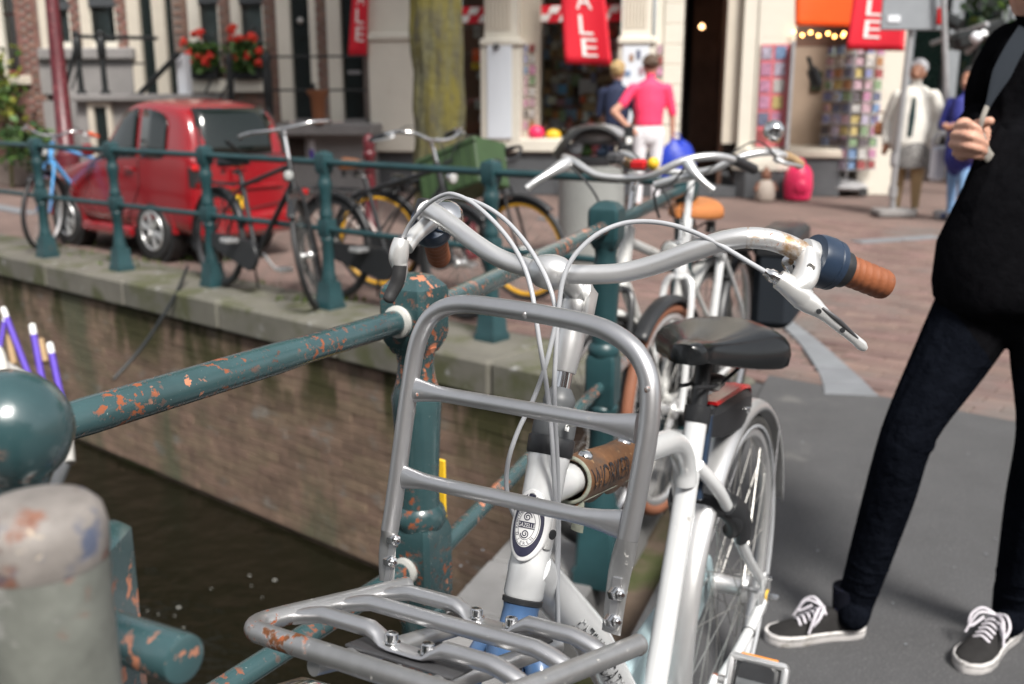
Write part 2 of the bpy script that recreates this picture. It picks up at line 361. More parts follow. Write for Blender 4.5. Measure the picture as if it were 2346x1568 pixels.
class MB:
    def __init__(s): s.v = []; s.f = []; s.m = []; s.X = Matrix.Identity(4); s.cm = 0
    def add(s, vs, fs):
        b = len(s.v); s.v += [s.X @ V(q) for q in vs]; s.f += [[b + i for i in f] for f in fs]; s.m += [s.cm] * len(fs); return s
    def box(s, c, d, R=None, bev=0.0):
        c = V(c); hx, hy, hz = d[0] / 2, d[1] / 2, d[2] / 2
        R = R or Matrix.Identity(3)
        if bev <= 0:
            vs = [c + R @ V((x * hx, y * hy, z * hz)) for z in (-1, 1) for y in (-1, 1) for x in (-1, 1)]
            return s.add(vs, [[0, 2, 3, 1], [4, 5, 7, 6], [0, 1, 5, 4], [2, 6, 7, 3], [0, 4, 6, 2], [1, 3, 7, 5]])
        b = min(bev, hx * .9, hy * .9, hz * .9)
        ring = [(-hx + b, -hy), (hx - b, -hy), (hx, -hy + b), (hx, hy - b), (hx - b, hy), (-hx + b, hy), (-hx, hy - b), (-hx, -hy + b)]
        ins = [(x * (hx - b) / hx, y * (hy - b) / hy) for x, y in ring]
        L = [(ins, -hz), (ring, -hz + b), (ring, hz - b), (ins, hz)]
        vs = [c + R @ V((x, y, z)) for r, z in L for x, y in r]
        fs = [list(range(7, -1, -1)), list(range(24, 32))]
        for k in range(3):
            for i in range(8): j = (i + 1) % 8; fs.append([k * 8 + i, k * 8 + j, k * 8 + 8 + j, k * 8 + 8 + i])
        return s.add(vs, fs)
    def tube(s, path, r, seg=12, cap=True, closed=False, flat=None, up=None, round_end=False):
        """sweep; r scalar / list / list of (ra, rb) ; up = reference vector for the b axis"""
        P = [V(p[:3]) for p in path]; n = len(P)
        if isinstance(r, (int, float)): r = [r] * n
        T = []
        for i in range(n):
            a = P[(i - 1) % n] if closed or i > 0 else P[i]; b = P[(i + 1) % n] if closed or i < n - 1 else P[i]
            t = (b - a)
            T.append(t.normalized() if t.length > 1e-9 else (T[-1] if T else V((0, 0, 1))))
        if up is not None: u = V(up)
        else:
            u = V((0, 0, 1)) if abs(T[0].z) < .9 else V((1, 0, 0))
        vs = []; fs = []
        u = (u - T[0] * u.dot(T[0])).normalized()
        for i in range(n):
            if up is not None: q = V(up); u = (q - T[i] * q.dot(T[i])).normalized()
            else:
                q = u - T[i] * u.dot(T[i]); u = q.normalized() if q.length > 1e-6 else u
            w_ = T[i].cross(u)
            ra, rb = (r[i] if isinstance(r[i], (tuple, list)) else (r[i], r[i]))
            for k in range(seg):
                a = 2 * PI * k / seg; vs.append(P[i] + w_ * (ra * math.cos(a)) + u * (rb * math.sin(a)))
        m = n if closed else n - 1
        for i in range(m):
            j = (i + 1) % n
            for k in range(seg):
                l = (k + 1) % seg; fs.append([i * seg + k, i * seg + l, j * seg + l, j * seg + k])
        if cap and not closed:
            fs.append(list(range(seg - 1, -1, -1))); fs.append(list(range((n - 1) * seg, n * seg)))
        return s.add(vs, fs)
    def cyl(s, a, b, r, r2=None, seg=16, cap=True):
        return s.tube([a, b], [r, r if r2 is None else r2], seg, cap)
    def lathe(s, o, axis, prof, seg=20, ref=None, sq=None):
        """prof list of (distance along axis, radius)"""
        o = V(o); ax = V(axis).normalized(); u = V(ref) if ref is not None else (V((0, 1, 0)) if abs(ax.y) < .9 else V((1, 0, 0)))
        u = (u - ax * u.dot(ax)).normalized(); w_ = ax.cross(u); vs = []; fs = []
        for d, r in prof:
            for k in range(seg):
                a = 2 * PI * k / seg; vs.append(o + ax * d + (u * math.cos(a) + w_ * math.sin(a)) * max(r, 1e-5))
        for i in range(len(prof) - 1):
            for k in range(seg):
                l = (k + 1) % seg; fs.append([i * seg + k, i * seg + l, (i + 1) * seg + l, (i + 1) * seg + k])
        fs.append(list(range(seg - 1, -1, -1))); fs.append(list(range((len(prof) - 1) * seg, len(prof) * seg)))
        return s.add(vs, fs)
    def sphere(s, c, r, seg=16, rings=10, sc_=(1, 1, 1), R=None):
        c = V(c); R = R or Matrix.Identity(3); vs = []; fs = []
        for i in range(rings + 1):
            th = PI * i / rings
            for k in range(seg):
                a = 2 * PI * k / seg
                vs.append(c + R @ V((r * sc_[0] * math.sin(th) * math.cos(a), r * sc_[1] * math.sin(th) * math.sin(a), r * sc_[2] * math.cos(th))))
        for i in range(rings):
            for k in range(seg):
                l = (k + 1) % seg; fs.append([i * seg + k, (i + 1) * seg + k, (i + 1) * seg + l, i * seg + l])
        return s.add(vs, fs)
    def torus(s, c, axis, R, r, seg=48, sub=10, flat=1.0, a0=0.0, a1=2 * PI, ref=None):
        c = V(c); ax = V(axis).normalized(); u = V(ref) if ref is not None else (V((0, 0, 1)) if abs(ax.z) < .9 else V((1, 0, 0)))
        u = (u - ax * u.dot(ax)).normalized(); w_ = ax.cross(u); full = abs(a1 - a0 - 2 * PI) < 1e-6
        vs = []; fs = []; n = seg if full else seg + 1
        for i in range(n):
            a = a0 + (a1 - a0) * i / seg; d = u * math.cos(a) + w_ * math.sin(a)
            for k in range(sub):
                b = 2 * PI * k / sub; vs.append(c + d * (R + r * math.cos(b)) + ax * (r * flat * math.sin(b)))
        for i in range(seg):
            j = (i + 1) % n
            for k in range(sub):
                l = (k + 1) % sub; fs.append([i * sub + k, i * sub + l, j * sub + l, j * sub + k])
        return s.add(vs, fs)
    def loft(s, secs, closed=True, cap=True):
        n = len(secs[0]); vs = [p for q in secs for p in q]; fs = []
        for i in range(len(secs) - 1):
            for k in range(n if closed else n - 1):
                l = (k + 1) % n; fs.append([i * n + k, i * n + l, (i + 1) * n + l, (i + 1) * n + k])
        if cap and closed: fs.append(list(range(n - 1, -1, -1))); fs.append(list(range((len(secs) - 1) * n, len(secs) * n)))
        return s.add(vs, fs)
    def prism(s, poly, d):
        """poly 3d points, extruded by vector d"""
        n = len(poly); d = V(d); vs = [V(p) for p in poly] + [V(p) + d for p in poly]
        fs = [list(range(n)), list(range(2 * n - 1, n - 1, -1))] + [[i, i + n, (i + 1) % n + n, (i + 1) % n] for i in range(n)]
        return s.add(vs, fs)
    def build(s, name, mt, parent=None, smooth=True, local=False, angle=38, sub=0, bevel=0.0):
        me = bpy.data.meshes.new(name); vs = s.v
        if parent is not None and not local:
            inv = wmat(parent).inverted(); vs = [inv @ q for q in vs]
        me.from_pydata([tuple(q) for q in vs], [], s.f)
        mts = mt if isinstance(mt, (list, tuple)) else [mt]
        for x in mts: me.materials.append(MATS[x])
        if len(mts) > 1: me.polygons.foreach_set('material_index', s.m)
        bm = bmesh.new(); bm.from_mesh(me); bmesh.ops.recalc_face_normals(bm, faces=bm.faces); bm.to_mesh(me); bm.free()
        if smooth:
            me.polygons.foreach_set('use_smooth', [True] * len(me.polygons))
            try: me.set_sharp_from_angle(angle=math.radians(angle))
            except Exception: pass
        o = bpy.data.objects.new(name, me); col.objects.link(o); o.parent = parent
        if bevel: md = o.modifiers.new('bevel', 'BEVEL'); md.width = bevel; md.segments = 2; md.limit_method = 'ANGLE'
        if sub: md = o.modifiers.new('sub', 'SUBSURF'); md.levels = sub; md.render_levels = sub
        return o

def copy_obj(o, parent=None):
    c = o.copy(); col.objects.link(c); c.parent = parent
    for ch in list(o.children): copy_obj(ch, c)
    return c

def text_faces(txt, size=1.0, font_scale=1.0):
    """flat triangles of a word, baseline at 0, x centred"""
    cu = bpy.data.curves.new('t', 'FONT'); cu.body = txt; cu.size = size; cu.align_x = 'CENTER'; cu.resolution_u = 4
    ob = bpy.data.objects.new('t', cu); col.objects.link(ob)
    dg = bpy.context.evaluated_depsgraph_get(); me = ob.evaluated_get(dg).to_mesh()
    vs = [(q.co.x, q.co.y) for q in me.vertices]; fs = [list(p.vertices) for p in me.polygons]
    ob.evaluated_get(dg).to_mesh_clear(); bpy.data.objects.remove(ob); bpy.data.curves.remove(cu)
    return vs, fs
def refine(vs, fs, maxlen):
    """split long text triangles so they can follow a curved surface"""
    bm = bmesh.new(); bv = [bm.verts.new((x, y, 0)) for x, y in vs]
    for f in fs:
        try: bm.faces.new([bv[i] for i in f])
        except ValueError: pass
    bmesh.ops.triangulate(bm, faces=bm.faces[:])
    for _ in range(4):
        es = [e for e in bm.edges if e.calc_length() > maxlen]
        if not es: break
        bmesh.ops.subdivide_edges(bm, edges=es, cuts=1); bmesh.ops.triangulate(bm, faces=bm.faces[:])
    bm.verts.index_update()
    r = [(q.co.x, q.co.y) for q in bm.verts], [[q.index for q in f.verts] for f in bm.faces]; bm.free(); return r

# ================================================================== SETTING
EQ = V((.607, 4.40, 0)); QD = V((.77, -.64, 0)).normalized(); BD = V((.363, .932, 0)).normalized()
QN = V((.64, .77, 0)).normalized()                      # from canal into the quay
BN = V((BD.y, -BD.x, 0))                                # from canal onto the bridge
WATER = -1.5
def sheet(name, poly, z, mt, kind='structure'):
    b = MB(); b.add([(p[0], p[1], z) for p in poly], [list(range(len(poly)))])
    return tag(b.build(name, mt, None, smooth=False), kind=kind)
W_far = EQ - QD * 90; N_near = EQ - BD * 14
ASP = EQ + QN * .62                                     # where asphalt of the bridge meets the brick street
cop_q = .55
sheet('street', [W_far + QN * cop_q, EQ + QN * cop_q, EQ + QD * 60 + QN * cop_q, V((400, -60, 0)), V((400, 500, 0)), V((-400, 500, 0)), V((-400, 120, 0))], -.012, 'street_brick')
sheet('bridge_deck', [EQ + BN * .325 - BD * 40, EQ + BN * .325 + QN * (cop_q - .002), EQ + QD * 60 + QN * (cop_q - .002), EQ + QD * 60 - BD * 60], 0.0, 'asphalt')
sheet('canal_water', [W_far - QN * 200, W_far + QN * .3, EQ + QN * .3 + QD * 6, EQ + QD * 6 - BD * 60], WATER, 'water')

# quay wall : core, single bricks (nearest), the rest, coping slabs
qw = empty('quay_wall', EQ - QD * 3, 0, 'old mossy brown brick canal wall with pale stone coping', 'wall')
b = MB(); R_q = Matrix(((QD.x, -QN.x * -1, 0), (QD.y, QN.y, 0), (0, 0, 1)))
R_q = Matrix((QD, QN, V((0, 0, 1)))).transposed()
b.box(EQ - QD * 14.5 + QN * .30 + V((0, 0, -1.105)), (33, .56, 1.79), R_q)
b.build('wall_core', 'wall_core', qw, smooth=False)
BL_, BH_ = .211, .0588; PX, PZ = .215, .0625
bb = MB(); bb.box((0, 0, 0), (BL_, .04, BH_), bev=.0025); brick_me = bb.build('brick', 'wall_brick', qw, smooth=False, local=True)
rest = MB(); cnt = 0; places = []
for r in range(20):
    z = -.245 - r * PZ
    if z < WATER - .03: break
    for k in range(64):
        s_ = -.1 + k * PX + (PX / 2 if r % 2 else 0)
        c = EQ - QD * s_ + QN * (.021 + random.uniform(-.0025, .0025)) + V((0, 0, z))
        places.append((s_, c))
places.sort(key=lambda q: abs(q[0] - 2.4))
for i, (s_, c) in enumerate(places):
    if i < 298:
        o = brick_me if i == 0 else brick_me.copy()
        if i: col.objects.link(o)
        o.location = c - qw.location; o.rotation_euler = (random.uniform(-.01, .01), random.uniform(-.012, .012), math.atan2(QD.y, QD.x) + random.uniform(-.01, .01))
    else:
        rest.box(c, (BL_, .04, BH_), R_q, bev=.0025)
tag(rest.build('brickwork', 'wall_brick', qw, smooth=False), kind='stuff')
b = MB(); b.box((0, 0, 0), (1.19, .60, .20), bev=.018)
slab0 = None
sheet('bridge_joint', [EQ - QD * .4 + QN * .02, EQ + QD * .6 + QN * .02, EQ + QD * .6 + QN * .7, EQ - QD * .4 + QN * .7], -.02, 'asphalt')
for k in range(15):
    c = EQ - QD * (k * 1.2 + .3) + QN * (.255 + random.uniform(-.008, .008)) + V((0, 0, -.095 + random.uniform(-.004, .004)))
    if slab0 is None: slab0 = b.build('coping_stone', 'coping', qw, smooth=False, local=True); o = slab0
    else: o = slab0.copy(); col.objects.link(o)
    o.location = c - qw.location; o.rotation_euler = (0, 0, math.atan2(QD.y, QD.x) + random.uniform(-.004, .004))
# stone edge of the bridge, slab by slab
be = empty('bridge_edge', EQ - BD * 2, 0, 'grey stone edging slabs along the bridge beneath the railing', 'kerb')
b = MB(); b.box((0, 0, 0), (.292, .33, .16), bev=.006); s0 = None
for k in range(18):
    c = EQ - BD * (k * .298 - .1) + BN * (.160 + random.uniform(-.004, .004)) + V((0, 0, -.072 + random.uniform(-.003, .003)))
    if s0 is None: s0 = b.build('stone_slab', 'deck_stone', be, smooth=False, local=True); o = s0
    else: o = s0.copy(); col.objects.link(o)
    o.location = c - be.location; o.rotation_euler = (0, 0, math.atan2(BD.y, BD.x))
b = MB(); R_b = Matrix((BD, BN, V((0, 0, 1)))).transposed()
b.box(EQ - BD * 8 + BN * .32 + V((0, 0, -.86)), (17, .5, 1.36), R_b); b.build('abutment', 'wall_core', be, smooth=False)

# brick paving of the street, nearest bricks single
KP = [V(p) for p in spl([tuple(atz(1740, 690)), tuple(atz(1796, 736)), tuple(atz(1850, 782)), tuple(atz(1893, 828)), tuple(atz(1928, 870)), tuple(atz(1950, 906))], 6)]
pv = empty('brick_paving', ASP + QD * 2, 0); tag(pv, kind='structure')
bb = MB(); bb.box((0, 0, 0), (.196, .094, .05), bev=.005); p0 = None
cells = []
for r in range(64):
    y = cop_q + .06 + r * .1
    for k in range(44):
        x = -2.2 + k * .202 + (.101 if r % 2 else 0)
        c = EQ + QD * x + QN * y
        if c.x < -.6 or c.x > 5.6: continue
        # the pale gutter band runs through here
        d = (c - V((1.47, 4.4, 0))); a = d.dot(V((.03, 1, 0)))
        gx = 1.40 + .10 * max(0, a) * .9
        if min((c - q_).length for q_ in KP[::2]) < .11: continue
        cells.append((abs(c.x - 1.9) + abs(c.y - 4.9) * .8, c))
cells.sort(key=lambda q: q[0]); rest = MB()
for i, (_, c) in enumerate(cells):
    z = -.0255 + random.uniform(-.0025, .0025)
    if i < 298:
        if p0 is None: p0 = bb.build('paving_brick', 'paver', pv, smooth=False, local=True); o = p0
        else: o = p0.copy(); col.objects.link(o)
        o.location = c + V((0, 0, z)) - pv.location
        o.rotation_euler = (random.uniform(-.008, .008), random.uniform(-.008, .008), QANG + random.uniform(-.012, .012))
    else: rest.box(c + V((0, 0, z)), (.196, .094, .05), R_q, bev=.005)
tag(rest.build('paving_bricks', 'paver', pv, smooth=False), kind='stuff')
kb = empty('gutter_kerb', (1.6, 4.5, 0), 0); tag(kb, kind='structure')
for i in range(len(KP) - 1):
    if i % 5: continue
    j = min(i + 5, len(KP) - 1); seg = KP[i:j + 1]; lft = []; rgt = []
    for q_ in range(i, j + 1):
        d = (KP[min(q_ + 1, len(KP) - 1)] - KP[max(q_ - 1, 0)]).normalized(); n_ = V((-d.y, d.x, 0)); e = d * (.004 if q_ == i else (-.004 if q_ == j else 0))
        wd = .04 + .085 * (q_ / len(KP)) ** 1.6; lft.append(KP[q_] + n_ * wd + e + V((0, 0, .006))); rgt.append(KP[q_] - n_ * wd + e + V((0, 0, .006)))
    b = MB(); b.prism(lft + rgt[::-1], (0, 0, -.06)); b.build('kerb_stone', 'kerb_stone', kb, smooth=False, bevel=.004)
# pale gutter lines along the street
gl = empty('gutter_line', (3, 9.4, 0), 0); tag(gl, kind='structure')
for (a, c, wd) in ((atz(1960, 556), atz(2200, 540), .16), (atz(-40, 468), atz(110, 496), .2), (atz(-40, 372), atz(60, 382), .2), (atz(1240, 500), atz(1330, 512), .16)):
    a = V((a.x, a.y, -.004)); c = V((c.x, c.y, -.004)); d = (c - a).normalized(); n = int((c - a).length / .5)
    for k in range(max(1, n)):
        b = MB(); Rk = Matrix((d, V((-d.y, d.x, 0)), V((0, 0, 1)))).transposed()
        b.box(a + d * (k * .5 + .25), (.485, wd, .03), Rk, bev=.004); b.build('gutter_stone', 'kerb_stone', gl, smooth=False)
# moss and weeds at the foot of the posts
b = MB()
for (u, v, n, rad) in ((760, 690, 60, .22), (690, 690, 50, .2), (380, 600, 60, .6), (240, 580, 60, .6), (150, 560, 40, .5), (560, 650, 30, .3)):
    c = atz(u, v)
    for k in range(n):
        a = random.uniform(0, 6.28); r = rad * math.sqrt(random.random()); p = c + V((r * math.cos(a), r * math.sin(a) * .5, .0))
        h = random.uniform(.01, .05); q = V((random.uniform(-.03, .03), random.uniform(-.03, .03), h)); s2 = V((math.cos(a), math.sin(a), 0)) * random.uniform(.006, .02)
        b.add([p - s2, p + s2, p + q], [[0, 1, 2]])
tag(b.build('weeds', 'moss', None, smooth=False), 'tufts of moss and fallen leaves along the quay edge', 'weeds', kind='stuff')
b = MB()
for k in range(45):
    u = random.choice([random.uniform(1800, 2340), random.uniform(1050, 1340)]); v = random.uniform(1000, 1500) if u > 1700 else random.uniform(1250, 1400)
    c = atz(u, v, .002); r = random.uniform(.002, .007); a = random.uniform(0, 6.28)
    b.add([c + V((math.cos(a + j * 1.3) * r * random.uniform(.6, 1.3), math.sin(a + j * 1.3) * r * random.uniform(.6, 1.3), random.uniform(0, .003))) for j in range(5)], [[0, 1, 2, 3, 4]])
tag(b.build('litter', 'kerb_stone', None, smooth=False), 'tiny pale crumbs of litter scattered over the asphalt', 'litter', kind='stuff')
# floating specks on the water
b = MB()
for k in range(16):
    u = random.gauss(470, 130); v = random.gauss(1440, 70)
    c = atz(u, v, WATER + .006); r = random.uniform(.004, .014)
    if (c - EQ).dot(QN) > -.1: continue
    b.add([c + V((math.cos(j * 1.05) * r * random.uniform(.7, 1.6), math.sin(j * 1.05) * r * .6, 0)) for j in range(6)], [[0, 1, 2, 3, 4, 5]])
tag(b.build('foam', 'white_glue', None, smooth=False), 'flecks of foam drifting on the dark canal water', 'foam', kind='stuff')

# ================================================================== RAILINGS
def rail_post(parent, base, h, k=1.0, mt='teal_far', rot=0.0, round_top=False, name='post'):
    """cast post: square foot, round shaft with collars, square blocks where the rails run through"""
    b = MB(); bx, by, bz = base
    def sq(z, r): return [(bx + r * math.cos(rot + PI / 4 + i * PI / 2), by + r * math.sin(rot + PI / 4 + i * PI / 2), bz + z) for i in range(4)]
    b.loft([sq(0, .10 * k), sq(.03, .10 * k), sq(.05, .088 * k), sq(.16, .074 * k), sq(.18, .068 * k)])
    b.lathe((bx, by, bz), (0, 0, 1), [(.17, .05 * k), (.2, .052 * k), (.23, .042 * k), (h * .42, .036 * k), (h * .44, .045 * k), (h * .455, .046 * k), (h * .47, .036 * k)], 14)
    b.loft([sq(h * .465, .052 * k), sq(h * .48, .06 * k), sq(h * .565, .06 * k), sq(h * .58, .052 * k)])
    b.lathe((bx, by, bz), (0, 0, 1), [(h * .57, .036 * k), (h * .59, .043 * k), (h * .61, .045 * k), (h * .63, .036 * k), (h * .70, .034 * k), (h * .77, .044 * k), (h * .80, .048 * k), (h * .815, .042 * k), (h * .84, .036 * k), (h * .87, .04 * k)], 14)
    if round_top: b.sphere((bx, by, bz + h * .95), .062 * k, 14, 10)
    else: b.loft([sq(h * .86, .045 * k), sq(h * .885, .058 * k), sq(h * .97, .060 * k), sq(h * .985, .052 * k), sq(h * 1.0, .012 * k)])
    return b.build(name, mt, parent, angle=30)
qr = empty('quay_railing', atz(490, 658), 0, 'dark green iron railing along the far canal quay', 'railing')
qp = [atz(-60, 556), atz(110, 590), atz(280, 620), atz(490, 658), atz(757, 708), atz(1127, 780)]
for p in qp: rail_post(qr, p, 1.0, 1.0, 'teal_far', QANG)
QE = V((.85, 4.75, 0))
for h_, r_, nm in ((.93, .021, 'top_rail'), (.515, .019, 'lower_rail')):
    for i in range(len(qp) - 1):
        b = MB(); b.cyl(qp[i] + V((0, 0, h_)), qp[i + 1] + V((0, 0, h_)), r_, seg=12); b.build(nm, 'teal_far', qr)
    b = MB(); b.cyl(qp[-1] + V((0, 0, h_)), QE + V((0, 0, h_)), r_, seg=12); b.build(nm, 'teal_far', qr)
b = MB(); b.tube(spl([at(430, 610, 7.2), at(400, 680, 6.9), at(330, 790, 6.5), at(260, 870, 6.3)], 5), .012, 8)
tag(b.build('mooring_rope', 'iron', None), 'thin dark mooring rope slanting down the canal wall', 'rope')

# bridge railing in the foreground
P1 = V((-.150, 1.497, 0)); P2 = V((.245, 2.58, 0)); P0 = V((-.80, .44, 0)); P3 = V((.64, 3.68, 0))
br = empty('bridge_railing', P1, 0, 'teal bridge railing with chipped paint and rust spots', 'railing')
def big_post(p, mt, rot, nm='post'):
    b = MB(); x, y, _ = p
    def sq(z, r, q=8):
        o = []
        for i in range(4):
            for j in (-1, 1):
                a = rot + PI / 4 + i * PI / 2 + j * .10; o.append((x + r * math.cos(a), y + r * math.sin(a), z))
        return o
    b.loft([sq(0, .085), sq(.04, .085), sq(.055, .075), sq(.2, .062), sq(.215, .055)])
    b.lathe((x, y, 0), (0, 0, 1), [(.2, .045), (.24, .047), (.27, .037), (.48, .034), (.50, .043), (.515, .043), (.525, .036)], 20)
    b.loft([sq(.515, .045), sq(.53, .052), sq(.645, .052), sq(.66, .046)])
    b.lathe((x, y, 0), (0, 0, 1), [(.65, .036), (.664, .043), (.672, .044), (.684, .041), (.692, .034), (.72, .0325), (.80, .036), (.855, .039), (.872, .040), (.885, .036), (.90, .031), (.925, .028), (.945, .031), (.955, .036)], 22)
    b.loft([sq(.945, .036), sq(.965, .049), sq(.975, .052), sq(1.038, .053), sq(1.048, .05), sq(1.064, .030), sq(1.068, .012)])
    return b.build(nm, mt, br, angle=28)
rot1 = math.atan2(BD.y, BD.x)
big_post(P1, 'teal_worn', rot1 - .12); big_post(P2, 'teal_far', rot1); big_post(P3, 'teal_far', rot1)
dn = (P1 - P0).normalized()
def rail(a, c, z, r, nm, mt='teal', n=10):
    b = MB(); a = V((a[0], a[1], z)); c = V((c[0], c[1], z)); pts = [a.lerp(c, i / n) for i in range(n + 1)]
    b.tube(pts, r, 24); return b.build(nm, mt, br)
t1 = rail(P0, P1 - dn * .03, 1.0, .0188, 'top_rail')
b = MB(); m0 = P0.lerp(P1, .50); m1 = P0.lerp(P1, .80)
b.tube([V((*(P0.lerp(P1, .50 + .3 * i / 8)).xy, 1.0)) for i in range(9)], [.0192] + [.0207] * 7 + [.0192], 24); b.build('rail_sleeve', 'teal_worn', t1)
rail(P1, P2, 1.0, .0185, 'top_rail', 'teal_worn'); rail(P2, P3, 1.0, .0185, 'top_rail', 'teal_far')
rail(P0, P1 - dn * .03, .59, .0165, 'lower_rail', 'teal_worn'); rail(P1, P2, .575, .0155, 'lower_rail', 'teal_worn'); rail(P2, P3, .575, .0155, 'lower_rail', 'carrier_rust')
for z, r in ((1.0, .0245), (.59, .0225)):
    b = MB(); c = P1 - dn * .046 + V((0, 0, z)); b.lathe(c, dn, [(-.004, r * .72), (0, r), (.006, r * 1.02), (.014, r * .95), (.02, r * .9)], 20); b.build('rail_collar', 'white_glue', br)
# yellow plate behind the post
b = MB(); pc = at(982, 1112, 1.78); Rp = Matrix.Rotation(-.55, 3, 'Z'); b.box(pc, (.075, .006, .11), Rp, bev=.002)
tag(b.build('yellow_plate', 'yellow', None), 'yellow plate fixed behind the bridge railing post', 'sign')

# the ball-topped post and the grey worn post right in front of the lens
bc = at(25, 983, .66)
bp_ = empty('ball_post', (bc.x, bc.y, 0), 0, 'blurred teal post with round ball top at left edge', 'post')
b = MB(); b.sphere(bc, .0395, 32, 20); b.build('ball', 'teal', bp_)
b = MB(); b.lathe((bc.x, bc.y, 0), (0, 0, 1), [(0, .045), (.06, .045), (.08, .030), (bc.z - .10, .028), (bc.z - .07, .02), (bc.z - .045, .018), (bc.z - .03, .024)], 24); b.build('shaft', 'teal', bp_)
b = MB(); b.box((bc.x + .012, bc.y + .01, bc.z - .155), (.095, .06, .15), bev=.006); b.build('block', 'teal_worn', bp_)
b = MB(); s0_ = at(215, 1440, .66); s1_ = at(425, 1512, .615); dd = (s1_ - s0_).normalized()
b.lathe(s0_, dd, [(-.05, .0155), (0, .0155), ((s1_ - s0_).length - .004, .0158), ((s1_ - s0_).length - .001, .0152), ((s1_ - s0_).length, .013), ((s1_ - s0_).length, .001)], 28); b.build('stub_pipe', 'teal', bp_)
gc = at(85, 1180, .5)
b = MB(); b.lathe((gc.x, gc.y, 0), (0, 0, 1), [(0, .045), (.05, .045), (.06, .0315), (gc.z - .045, .0312), (gc.z - .03, .0318), (gc.z - .008, .0315), (gc.z + .001, .0295), (gc.z + .0055, .025), (gc.z + .0075, .014), (gc.z + .008, .001)], 32)
gp_ = b.build('worn_post', 'greypost_body', None); tag(gp_, 'blurred grey post with rusty domed top, nearest the lens', 'post')
b = MB(); b.lathe((gc.x, gc.y, 0), (0, 0, 1), [(gc.z - .024, .0318), (gc.z - .022, .0326), (gc.z - .008, .0328), (gc.z + .001, .0308), (gc.z + .0060, .026), (gc.z + .0085, .015), (gc.z + .009, .001)], 32); b.build('cap', 'greypost', gp_)

# ================================================================== HOUSES AND SHOP
C0 = V((3.4, 13.6, 0)); FE = V((-.985, .172, 0)).normalized(); FN = V((-FE.y, FE.x, 0))
if FN.y > 0: FN = -FN
fpl = plane3(C0, C0 + FE, C0 + V((0, 0, 1)))
def fpd(u, v, d=0.0):
    r = ray(u, v); return O + r * ((C0 + FN * d - O).dot(FN) / r.dot(FN))
def fs(u, v=150, d=0.0): return (fpd(u, v, d) - C0).dot(FE)
def fz(u, v, d=0.0): return fpd(u, v, d).z
R_f = Matrix((FE, FN, V((0, 0, 1)))).transposed()
def fbox(b, u0, u1, z0, z1, d0, d1, bev=0.0, v=150):
    """box on the facade between picture columns u0..u1, heights z0..z1, depth d0..d1 in front of it"""
    dm = max(d0, d1); s0, s1 = fs(u0, v, dm), fs(u1, v, dm); s0, s1 = min(s0, s1), max(s0, s1)
    c = C0 + FE * ((s0 + s1) / 2) + FN * ((d0 + d1) / 2) + V((0, 0, (z0 + z1) / 2))
    return b.box(c, (s1 - s0, abs(d1 - d0), z1 - z0), R_f, bev)
def fpart(name, mt, parent, *a, **k):
    b = MB(); fbox(b, *a, **k); return b.build(name, mt, parent, smooth=False)
def fbricks(b, u0, u1, z0, z1, d=.0):
    s0, s1 = sorted((fs(u0), fs(u1))); r = 0; z = z0 + .03
    while z < z1 - .02:
        s_ = s0 + (.05 if r % 2 else .105)
        while s_ < s1 - .02:
            l = min(.205, (s1 - s_) * 2, (s_ - s0) * 2)
            if l > .05:
                c = C0 + FE * s_ + FN * (d + .006 + random.uniform(-.002, .002)) + V((0, 0, z))
                b.box(c, (l - .012, .022, .050), R_f)
            s_ += .21
        z += .0625; r += 1
TOP = 3.6
def window(parent, u0, u1, zs, dep=-.045, curtain='curtain', fm='cream', bar=None, cov=.95):
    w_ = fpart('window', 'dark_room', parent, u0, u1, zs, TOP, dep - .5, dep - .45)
    fpart('window_pane', 'glass', w_, u0 + 1, u1 - 1, zs + .06, TOP, dep, dep + .012)
    fpart('curtain', curtain, w_, u0 + 2, u0 + (u1 - u0) * cov, zs + .04, TOP, dep - .14, dep - .10)
    for a, c in ((u0, u0 + 3.5), (u1 - 3.5, u1)): fpart('sash', fm, w_, a, c, zs, TOP, dep - .01, dep + .04)
    fpart('sash', fm, w_, u0, u1, zs, zs + .09, dep - .005, dep + .045)
    if bar: fpart('blind', 'lead', w_, u0, u1, bar, bar + .12, dep - .03, dep + .06)
    return w_
def sill(parent, u0, u1, z0, z1, mt='cream'): return fpart('window_sill', mt, parent, u0, u1, z0, z1, -.05, .12, bev=.012)

zst = fz(700, 280, .3)                                      # stoop height
# house C (pale brick, flower boxes)
hc = empty('brick_house', C0 + FE * fs(640), 0, 'brown brick canal house with two black doors and flower boxes', 'house')
bc_ = MB(); core = MB()
for (a, c, z0) in ((403, 438, 0), (509, 535, 0), (610, 638, 0), (727, 752, zst), (832, 843, zst)):
    fbox(core, a, c, z0, 7, -.3, 0); fbricks(bc_, a, c, max(z0, .2), TOP)
zs = fz(520, 186)
for (a, c) in ((438, 509), (535, 610)): fbox(core, a, c, 0, zs - .16, -.3, 0); fbricks(bc_, a, c, .6, zs - .17)
fbox(core, 438, 843, TOP, 7, -.3, -.005)
core.build('wall', 'mortar', hc, smooth=False); tag(bc_.build('brickwork', 'house_brick', hc, smooth=False), kind='stuff')
for (a, c) in ((438, 462), (535, 555), (638, 668), (712, 727), (752, 783)): fpart('door_post', 'cream', hc, a, c, zst if a > 620 else zs, TOP, -.06, .025)
window(hc, 462, 509, zs, bar=fz(485, 8)); window(hc, 555, 610, zs, bar=fz(580, 8))
sill(hc, 436, 521, zs - .16, zs + .02); sill(hc, 529, 612, zs - .16, zs + .02)
